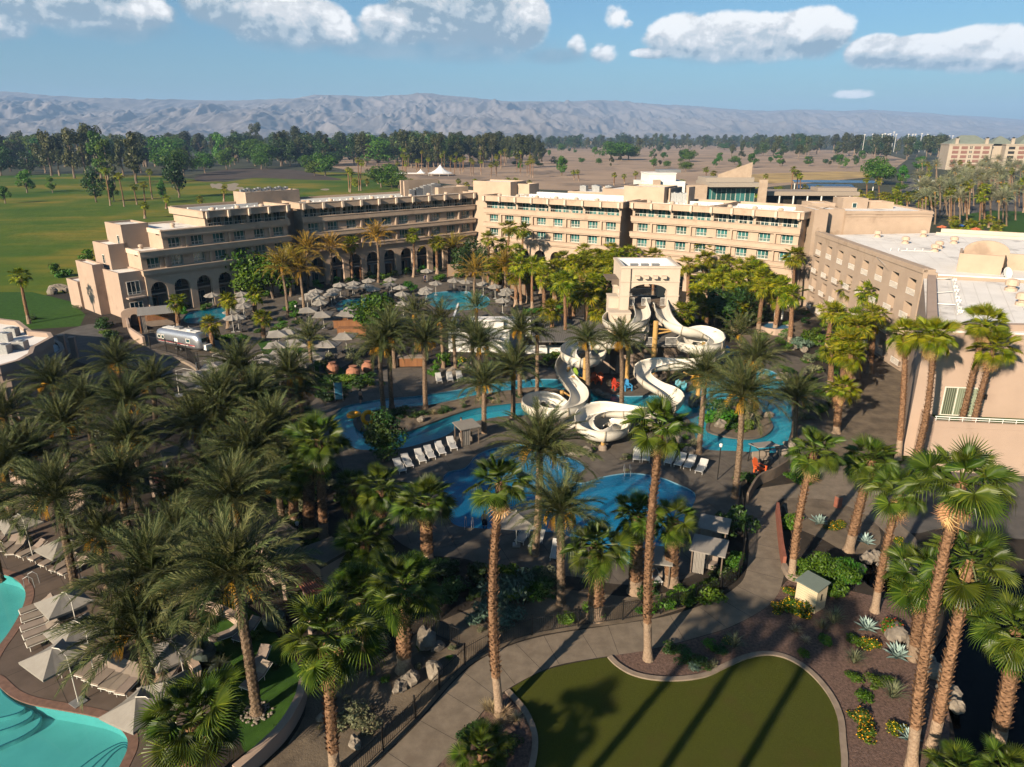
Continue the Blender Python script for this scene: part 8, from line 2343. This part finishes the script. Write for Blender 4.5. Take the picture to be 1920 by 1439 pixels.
# swing seat with black frame
sw = G(1433, 872)
st_ = thing('swing_seat', 'black framed canopy swing seat with grey awning', 'swing seat', (sw.x, sw.y, 0), 0.25)
b = MB()
for x in (-1.1, 1.1): b.tube([(x, -0.9, 0), (x, -0.5, 1.9), (x, 0.9, 2.0), (x, 1.1, 0)], 0.05, 6)
b.tube([(-1.1, -0.5, 1.9), (1.1, -0.5, 1.9)], 0.05, 6); b.build('frame', M_black, st_)
b = MB(); b.slab(-1.15, 1.15, -0.4, 1.3, 0, 0.06); o = b.build('awning', mat('grey_awning', (0.30, 0.27, 0.24), 0.8), st_, loc=(0, 0, 2.0)); o.rotation_euler = (R(-10), 0, 0)
b = MB(); b.slab(-0.9, 0.9, 0.1, 0.8, 0.45, 0.6); b.slab(-0.9, 0.9, 0.75, 0.9, 0.6, 1.1); b.build('bench', M_cushion, st_)
# yellow swim ring and lifeguard stand beside the island
rg = G(664, 781, -0.1)
b = MB(); n, k = 22, 10
for i in range(n):
    a = 2 * pi * i / n
    for j in range(k): w_ = 2 * pi * j / k; b.v.append(((0.62 + 0.24 * cos(w_)) * cos(a), (0.62 + 0.24 * cos(w_)) * sin(a), 0.22 + 0.24 * sin(w_)))
for i in range(n):
    for j in range(k): b.f.append((i * k + j, ((i + 1) % n) * k + j, ((i + 1) % n) * k + (j + 1) % k, i * k + (j + 1) % k)); b.m.append(0)
M_ring = mat('yellow_vinyl', (0.72, 0.32, 0.0), 0.3)
o = b.build('swim_ring', M_ring, None, True, (rg.x, rg.y, -0.14)); tag(o, 'bright yellow swim ring floating at the bend of the lazy river', 'swim ring')
o = put('swim_ring', o.data, None, (*G(690, 797).xy, 0.1)); o.rotation_euler = (R(70), 0, 0.6); o.location.z = 0.84; tag(o, 'yellow swim ring leaning upright on the island', 'swim ring')
# big terracotta jars
JARS = []
jm = MB(); jm.lathe([(0.35, 0), (0.75, 0.35), (0.95, 0.85), (0.85, 1.35), (0.45, 1.65), (0.42, 1.8), (0.55, 1.85)], 14); jmm = jm.mesh('jar', M_terra)
for (u, v, s, l) in ((663, 712, 1.0, 'terracotta jar in front, right of the olive bush'), (690, 700, 0.9, 'terracotta jar behind the front jar'), (624, 703, 0.95, 'terracotta jar left of the pair, beside the bush')):
    o = put('terracotta_jar', jmm, None, (*G(u, v).xy, 0)); o.scale = (s, s, s); tag(o, l, 'jar', 'large terracotta jars')
PT = []
pm_ = MB(); pm_.lathe([(0.4, 0), (0.62, 0.25), (0.72, 0.7), (0.66, 0.95), (0.55, 0.95)], 14); pmm_ = pm_.mesh('pot', mat('grey_green_glaze', (0.065, 0.085, 0.075), 0.35, var=0.2))
for (u, v, l) in ((385, 1240, 'round green planter with spiky plant on the seat wall, left one'), (416, 1278, 'round green planter with spiky plant on the seat wall, right one'), (516, 1178, 'green planter in the shade below the pergola')):
    p = G(u, v); t = thing('planter_pot', l, 'planter', (p.x, p.y, 0)); put('pot', pmm_, t); o = put('plant', shrub_proto('grass', 1)[0][1], t, (0, 0, 0.85))
# stripy blue board sign by the river walk
sg = G(636, 752); t = thing('sign_board', 'tall blue sign board beside the river walk', 'sign', (sg.x, sg.y, 0), 0.2); b = MB(); b.slab(-.45, .45, -.04, .04, 0.2, 2.3); b.build('panel', mat('sign_blue', (0.03, 0.15, 0.26), 0.5, var=0.3), t); b = MB(); b.slab(-.5, -.42, -.05, .05, 0, 2.4); b.slab(.42, .5, -.05, .05, 0, 2.4); b.build('frame', M_metal, t)
sg = G(1458, 610); t = thing('sign_board', 'blank white board standing behind the blue hot tub', 'sign', (sg.x, sg.y, 0), 0.1); b = MB(); b.slab(-.8, .8, -.05, .05, 1.0, 3.4); b.build('panel', M_white, t); b = MB(); b.slab(-.1, .1, -.05, .05, 0, 1.0); b.build('post', M_metal, t)
hb_ = G(1452, 622); t = thing('hot_tub', 'raised blue hot tub in a tan surround among the court palms', 'hot tub', (hb_.x, hb_.y, 0)); b = MB(); b.lathe([(2.6, 0), (2.6, 1.0), (2.2, 1.0), (2.2, 0.8)], 10); b.build('surround', M_stucco_pink, t); b = MB(); b.lathe([(2.19, 0.78), (2.19, 0.86)], 16); b.build('cover', mat('blue_cover', (0.03, 0.12, 0.22), 0.4), t)
# brown marker posts, ladders
t = thing('marker_post', 'square rust brown marker post in the pale sand bed', 'post', (*G(1570, 951).xy, 0), 0.4); b = MB(); b.slab(-.22, .22, -.22, .22, 0, 1.0); b.build('post', M_redbeam, t); b = MB(); b.slab(-.24, .24, -.24, .24, 1.0, 1.05); b.build('cap', M_panel, t)
def ladder(u, v, rz, lab):
    p = G(u, v); t = thing('pool_ladder', lab, 'ladder', (p.x, p.y, 0), rz)
    for x in (-0.28, 0.28): b = MB(); b.tube([(x, 0.5, 0.0), (x, 0.45, 0.75), (x, 0.1, 0.95), (x, -0.2, 0.75), (x, -0.25, -0.7)], 0.028, 6); b.build('handrail', M_metal, t)
    for z in (-0.15, -0.4): b = MB(); b.slab(-0.26, 0.26, -0.3, -0.2, z, z + 0.03); b.build('tread', M_metal, t)
ladder(1176, 889, 0.0, 'steel handrail at the rim of the round end of the lower pool'); ladder(880, 988, 3.0, 'steel ladder at the near left rim of the lower pool'); ladder(1058, 884, 0.6, 'steel ladder at the neck of the lower pool'); ladder(1236, 1062, 2.6, 'steel ladder at the near right corner of the lower pool'); ladder(64, 1098, 1.6, 'steel handrail at the edge of the teal pool')
# lamp posts
LP = []
for (u, vb, vt) in ((557, 604, 576), (1152, 632, 606), (990, 640, 618), (925, 1232, 1195), (1345, 900, 838), (560, 1010, 985), (1432, 350, 335), (1500, 372, 352), (1728, 395, 375), (330, 636, 615)):
    g = G(u, vb); top = on_line(u, vt, g); t = thing('lamp_post', '', 'lamp post', (g.x, g.y, 0), 0, 'garden lamp posts')
    b = MB(); b.tube([(0, 0, 0), (0, 0, top.z)], 0.05, 6); b.build('post', M_black, t); b = MB(); b.lathe([(0.12, 0), (0.16, 0.25), (0.05, 0.32)], 8); b.build('lantern', M_white, t, loc=(0, 0, top.z)); LP.append(t)
# boulders
BL = []
rb_ = random.Random(4)
BM = []
for i in range(4):
    b = MB(); b.blob((0, 0, 0.28), (0.55, 0.45, 0.45), i, 11, 7, 0.22); BM.append(b.mesh('boulder', M_rockw))
for (u, v, s) in ((800, 1206, 1.5), (770, 1280, 1.0), (750, 1292, 0.9), (815, 1265, 1.2), (666, 1398, 0.7), (604, 1350, 0.6), (820, 1218, 0.7), (1680, 1195, 1.5), (1750, 1268, 1.1), (1776, 1302, 1.0), (1662, 1066, 1.1), (1625, 1052, 1.0), (1640, 1048, 1.0), (1700, 1070, 1.3), (1615, 1070, 0.8), (1695, 1200, 0.9), (1710, 1215, 1.0),
                  (1738, 1240, 0.9), (1790, 1330, 0.9), (1500, 650, 1.6), (1485, 655, 1.4), (1508, 660, 1.2), (870, 695, 2.0), (890, 690, 1.8), (850, 700, 1.4), (910, 700, 1.6), (1405, 790, 1.3), (1440, 782, 1.0), (1350, 800, 1.2), (790, 790, 1.0), (1225, 800, 1.4), (1250, 812, 1.2), (1190, 812, 1.2), (1270, 830, 1.3), (1080, 855, 1.2), (1100, 850, 1.0), (1290, 850, 1.2), (1465, 850, 1.2), (1478, 838, 1.0),
                  (1120, 740, 1.2), (1135, 745, 1.0), (1300, 760, 1.5), (940, 690, 1.6), (960, 700, 1.2), (318, 545, 0.01), (110, 545, 2.6), (98, 552, 2.0), (128, 548, 1.6), (1432, 712, 1.2), (1468, 712, 1.4)):
    if s < 0.1: continue
    p = G(u, v); o = put('boulder', BM[rb_.randint(0, 3)], None, (p.x, p.y, 0.0), rb_.uniform(0, 6.28)); o.scale = (s * rb_.uniform(.9, 1.3), s, s * rb_.uniform(.7, 1.0)); tag(o, '', 'boulder', 'garden boulders'); o['_kind'] = 'b'; BL.append(o)
# ring of cobbles round two palms on the lawn
for (u, v) in ((482, 1339), (364, 1186)):
    b = MB(); p = G(u, v)
    for i in range(70):
        a = rb_.uniform(0, 6.28); r_ = rb_.uniform(0.35, 0.85); b.blob((p.x + cos(a) * r_, p.y + sin(a) * r_, 0.05), (.09, .08, .06), i, 6, 4, 0.1)
    o = b.build('cobbles', M_rockw); tag(o, 'ring of pale cobbles round a palm foot on the lawn', 'cobbles', None, 'stuff')
# bunkers
M_bunk = mat('bunker_sand', (0.30, 0.245, 0.18), 0.95, var=0.15, scale=0.5, space='World')
for px, l in (([(394, 346), (399, 344.5), (404, 346), (410, 344), (417, 346), (416, 350), (419, 353), (410, 355), (402, 352), (398, 353)], 'left pale sand bunker on the fairway'), ([(424, 356), (427, 350), (426, 346), (433, 345), (440, 343.5), (448, 346), (443, 350), (449, 351), (457, 352), (452, 356), (444, 355), (438, 358)], 'right pale sand bunker on the fairway'), ([(766, 340), (775, 336), (783, 337), (780, 341), (770, 343)], 'small bunker behind the second wing'), ([(600, 356), (608, 354), (618, 355), (612, 357.5)], 'thin bunker in the middle of the fairway')):
    o = sheet('bunker', outline(px, 3), 0.01, M_bunk, label=l, cat='bunker')
sheet('bank', outline([(365, 338), (380, 326), (430, 318), (500, 316), (560, 320), (610, 330), (640, 338), (560, 337), (470, 334), (400, 341)], 3), 0.006, M_mulch, label='dark planted bank behind the fairway', cat='bank')
# parked cars between the far palms
CARS = []
def car_meshes(i):
    col = ((0.75, 0.75, 0.74), (0.05, 0.05, 0.06), (0.30, 0.31, 0.33), (0.35, 0.04, 0.03), (0.55, 0.56, 0.57))[i % 5]
    m = mat('car_paint_%s' % 'abcde'[i % 5], col, 0.25, spec=0.6)
    b = MB(); b.box((0, 0, 0.62), (4.4, 1.8, 0.62), taper=0.97); b.box((-0.1, 0, 1.16), (2.5, 1.6, 0.5), taper=0.72); body = b.mesh('body', m)
    g_ = MB(); g_.box((-0.1, 0, 1.15), (2.56, 1.46, 0.34), taper=0.74); g_.box((-0.1, 0, 1.15), (2.2, 1.64, 0.32), taper=0.76); win = g_.mesh('windows', M_glass_dark)
    return body, win
CM = [car_meshes(i) for i in range(5)]
rc = random.Random(8)
for i in range(22):
    u, v = rc.uniform(1712, 1800), rc.choice((341.5, 347, 352, 357)) + rc.uniform(-.5, .5)
    p = G(u, v); t = thing('parked_car', '', 'car', (p.x, p.y, 0), R(rc.choice((75, 80, 255))), 'cars parked between the far palms')
    body, win = CM[rc.randint(0, 4)]; put('body', body, t); put('windows', win, t)
    for x in (-1.4, 1.4):
        for y in (-0.85, 0.85): put('wheel', wlm, t, (x, y, 0.34))
    CARS.append(t)
# people
M_skin = mat('skin', (0.42, 0.24, 0.16), 0.6)
def person(u, v, lab, shirt, shorts, z=0.0, pose=0, rz=0.0, hair=(0.03, 0.02, 0.015)):
    p = G(u, v, z)
    t = thing('person', lab, 'person', (p.x, p.y, z), rz)
    V = [(0, 0, .95), (0, 0, 1.15), (0, 0, 1.38), (0, -.01, 1.50), (0, -.02, 1.60), (0, -.02, 1.74), (.19, 0, 1.40), (.26, .03, 1.12), (.25, -.08, .90), (.25, -.12, .80), (-.19, 0, 1.40), (-.26, .03, 1.12), (-.25, -.08, .90), (-.25, -.12, .80),
         (.10, 0, .90), (.11, -.04 * (1 + pose), .50), (.11, .06 * pose, .09), (.11, -.12 + .06 * pose, .04), (-.10, 0, .90), (-.11, .06 * pose, .50), (-.11, .16 * pose, .09), (-.11, -.08 + .16 * pose, .04)]
    E = [(0, 1), (1, 2), (2, 3), (3, 4), (4, 5), (2, 6), (6, 7), (7, 8), (8, 9), (2, 10), (10, 11), (11, 12), (12, 13), (0, 14), (14, 15), (15, 16), (16, 17), (0, 18), (18, 19), (19, 20), (20, 21)]
    rad = [(.15, .11), (.14, .10), (.16, .10), (.055, .055), (.085, .10), (.075, .09), (.065, .065), (.045, .045), (.035, .035), (.035, .025), (.065, .065), (.045, .045), (.035, .035), (.035, .025), (.095, .095), (.065, .065), (.045, .045), (.04, .03), (.095, .095), (.065, .065), (.045, .045), (.04, .03)]
    me = bpy.data.meshes.new('body'); me.from_pydata(V, E, []); o = put('body', me, t)
    o.modifiers.new('skin', 'SKIN'); o.modifiers.new('sub', 'SUBSURF').levels = 1
    o.modifiers['sub'].render_levels = 1
    for i, r_ in enumerate(rad): me.skin_vertices[0].data[i].radius = r_
    me.skin_vertices[0].data[0].use_root = True
    me.materials.append(M_skin)
    b = MB(); b.lathe([(.10, 0), (.115, .06), (.09, .13), (.02, .16)], 10); b.build('hair', mat('hair_%d' % int(u), hair, 0.7), t, loc=(0, -.0, 1.64))
    b = MB(); b.lathe([(.185, .0), (.17, .16), (.165, .22)], 10); b.box((.11, 0, -.16), (.21, .22, .36)); b.box((-.11, 0, -.16), (.21, .22, .36)); b.build('shorts', mat('shorts_%d' % int(u), shorts, 0.8), t, loc=(0, 0, .84))
    if shirt:
        b = MB(); b.lathe([(.17, 0), (.17, .2), (.2, .42), (.12, .5)], 10); o = b.build('shirt', mat('shirt_%d' % int(u), shirt, 0.85), t, loc=(0, 0, 1.0)); o.scale = (1.05, 0.72, 1)
    return t
person(677, 757, 'person walking bare chested in dark shorts on the river walk', None, (0.02, 0.02, 0.025), 0.01, 1, 2.6)
person(797, 530, 'person in a dark blue shirt standing near the hedges', (0.03, 0.05, 0.14), (0.03, 0.03, 0.05), 0.01, 0, 0.4)
person(909, 994, 'person in dark swimwear standing at the near pool rim', None, (0.02, 0.02, 0.03), -0.5, 0, 3.0)
person(865, 812, 'person standing beside the small fabric shelter', None, (0.2, 0.03, 0.03), 0.01, 0, 1.0)

# ================================================================== LABELS for repeated things: look, landmark and order
LANDS = [('the teal pool', -22, 40), ('the sun deck loungers', -24, 48), ('the shaded lawn', -15, 40), ('the date palm grove', -32, 62), ('the club house', -58, 85), ('the silver trailer', -48, 101), ('the white umbrellas', -36, 100), ('the stepped wing', -58, 118), ('the small pool', -50, 118),
         ('the golden palms', -35, 145), ('the long arcade', -25, 160), ('the curved upper pool', -27, 128), ('the round upper pool', -9, 134), ('the third wing', 8, 150), ('the corrugated shelter', 8, 104), ('the slide tower', 19, 100), ('the left slide', 8, 84), ('the right slide', 23, 86), ('the river bend', -20, 74), ('the river island', -8, 80), ('the loop island', 27, 72),
         ('the lower pool', 2, 60), ('the lower pool corner', 12, 50), ('the iron fence', -6, 37), ('the turf tip', 0, 30), ('the turf', 14, 33), ('the walkway bend', 20, 48), ('the garden shed', 19.5, 39), ('the gravel bed', 23, 35), ('the rock pond', 28, 46), ('the dark pond', 32, 36), ('the service walk', 35, 62), ('the right wing', 46, 100), ('the pink end wall', 42, 62),
         ('the fourth wing', 38, 135), ('the court palms', 24, 125), ('the hot tub', 42, 108), ('the tall tan block', 60, 135), ('the fairway', -130, 300), ('the bunkers', -170, 400), ('the tent pavilion', -50, 520), ('the bare ground', 60, 420), ('the glass hall', 80, 260), ('the solar roofs', 180, 400), ('the far hotel', 400, 650), ('the car park', 200, 330), ('the far grove', 170, 250),
         ('the white building', 55, 250), ('the dark bank', -200, 470), ('the river walk', -19, 85), ('the terracotta jars', -23, 90), ('the timber bar', -27, 108), ('the shade roof', 1, 140), ('the swing seat', 22, 58), ('the mountain foot', 0, 2500), ('the left belt', -350, 700), ('the middle belt', -60, 700), ('the right belt', 300, 900), ('the straw slope', 190, 460)]
ORD = ['first', 'second', 'third', 'fourth', 'fifth', 'sixth', 'seventh', 'eighth', 'ninth', 'tenth', 'eleventh', 'twelfth', 'thirteenth', 'fourteenth', 'fifteenth', 'sixteenth', 'seventeenth', 'eighteenth', 'nineteenth', 'twentieth']
NUM = ['zero', 'one', 'two', 'three', 'four', 'five', 'six', 'seven', 'eight', 'nine', 'ten', 'eleven', 'twelve']
def ordn(i):
    if i < 20: return ORD[i]
    if i > 98: return 'hundred and ' + ordn(i - 100) if i > 99 else 'hundredth'
    tens = ['twenty', 'thirty', 'forty', 'fifty', 'sixty', 'seventy', 'eighty', 'ninety']
    j = i + 1
    if j % 10 == 0: return ['twentieth', 'thirtieth', 'fortieth', 'fiftieth', 'sixtieth', 'seventieth', 'eightieth', 'ninetieth'][j // 10 - 2]
    return tens[j // 10 - 2] + '-' + ORD[j % 10 - 1]
def relabel(objs, noun, desc, group=None):
    """label = look + nearest landmark + left to right order among the same kind there"""
    bins = {}
    for o in objs:
        x, y = o.location.x, o.location.y
        l = min(LANDS, key=lambda L: math.hypot(L[1] - x, L[2] - y) / (12 + 0.25 * math.hypot(x, y)))[0]
        bins.setdefault((desc(o), l), []).append(o)
    for (d, l), lst in bins.items():
        lst.sort(key=lambda o: PXL(o.location)[0])
        for i, o in enumerate(lst):
            if len(lst) == 1: o['label'] = f'{d} {noun} by {l}'
            else: o['label'] = f'{d} {noun} by {l}, {ordn(i)} from left'
            if group: o['group'] = group if isinstance(group, str) else group(o)
def hword(h): return 'short' if h < 5 else ('medium' if h < 9 else ('tall' if h < 13 else 'very tall'))
KW = dict(D='grey-green', G='golden', A='pale grey', F='deep green', Y='yellow-green')
relabel([p for p in PALMS if p['_kind'] in 'DGA'], 'date palm', lambda o: f"{hword(o['_h'])} {KW[o['_kind']]} feathery", lambda o: {'D': 'grey-green date palms', 'G': 'golden date palms before the arches', 'A': 'date palms before the far hotel'}[o['_kind']])
relabel([p for p in PALMS if p['_kind'] in 'FY'], 'fan palm', lambda o: f"{hword(o['_h'])} {KW[o['_kind']]}", lambda o: 'deep green fan palms' if o['_kind'] == 'F' else 'yellow-green fan palms')
TW_ = dict(euc='dusky eucalyptus', round='rounded bright green', mesq='spreading light green mesquite', pine='narrow dark', dark='dense dark', poplar='slender yellow-green')
relabel(TREES, 'tree', lambda o: ('low ' if o['_h'] < 8 else ('large ' if o['_h'] > 16 else '')) + TW_[o['_kind']], lambda o: TW_[o['_kind']] + ' trees')
SW = dict(bush='big dense fresh green', green='loose green', dark='dark leafy', olive='dry olive green', bright='fresh green rounded', grey='feathery grey-green', flower='yellow flowering', red='red flowering', agave='spiky blue', grass='green fountain', straw='straw coloured')
SN = dict(dark='bush', agave='agave', grass='grass clump', straw='grass clump')
for k in SW:
    relabel([s for s in SHRUBS if s['_kind'] == k], SN.get(k, 'shrub'), lambda o: ('small ' if o['_h'] < 0.7 else ('large ' if o['_h'] > 1.5 else '')) + SW[k], SW[k] + ' ' + SN.get(k, 'shrub') + 's')
relabel(UM, 'umbrella', lambda o: dict(big='large square cantilever', mid='cream square', small='small pale')[o['_kind']], lambda o: dict(big='large cantilever umbrellas', mid='cream square umbrellas', small='small pool umbrellas')[o['_kind']])
for o, l in zip(UM[-3:], ('orange umbrella at the far right edge, left of the blue one', 'single blue umbrella among the far right palms', 'orange umbrella at the far right, right of the blue one')):
    o['label'] = l; o['group'] = 'coloured umbrellas at the far right'
relabel(LG, 'sun lounger', lambda o: dict(pad='taupe padded', dark='charcoal', white='white sling')[o['_kind']], lambda o: dict(pad='taupe loungers on the sun deck', dark='charcoal loungers round the upper pools', white='white loungers by the slide pools')[o['_kind']])
relabel(BL, 'boulder', lambda o: 'big pale' if o.scale.z > 1.1 else 'pale', 'garden boulders')
relabel(POLES, 'support pole', lambda o: 'round tan steel', 'tan steel poles carrying the slides')
relabel(LP, 'lamp post', lambda o: 'thin black', 'garden lamp posts')
relabel(HOUSES, 'house', lambda o: 'far pale low', 'far houses between the tree belts')
relabel(MASTS, 'light mast', lambda o: 'thin white far', 'white masts on the far horizon')
relabel(CARS, 'parked car', lambda o: 'small far', 'cars parked between the far palms')
for lst in (PALMS, TREES, SHRUBS, UM, LG, BL):
    for o in lst:
        for k in ('_kind', '_h'):
            if k in o: del o[k]
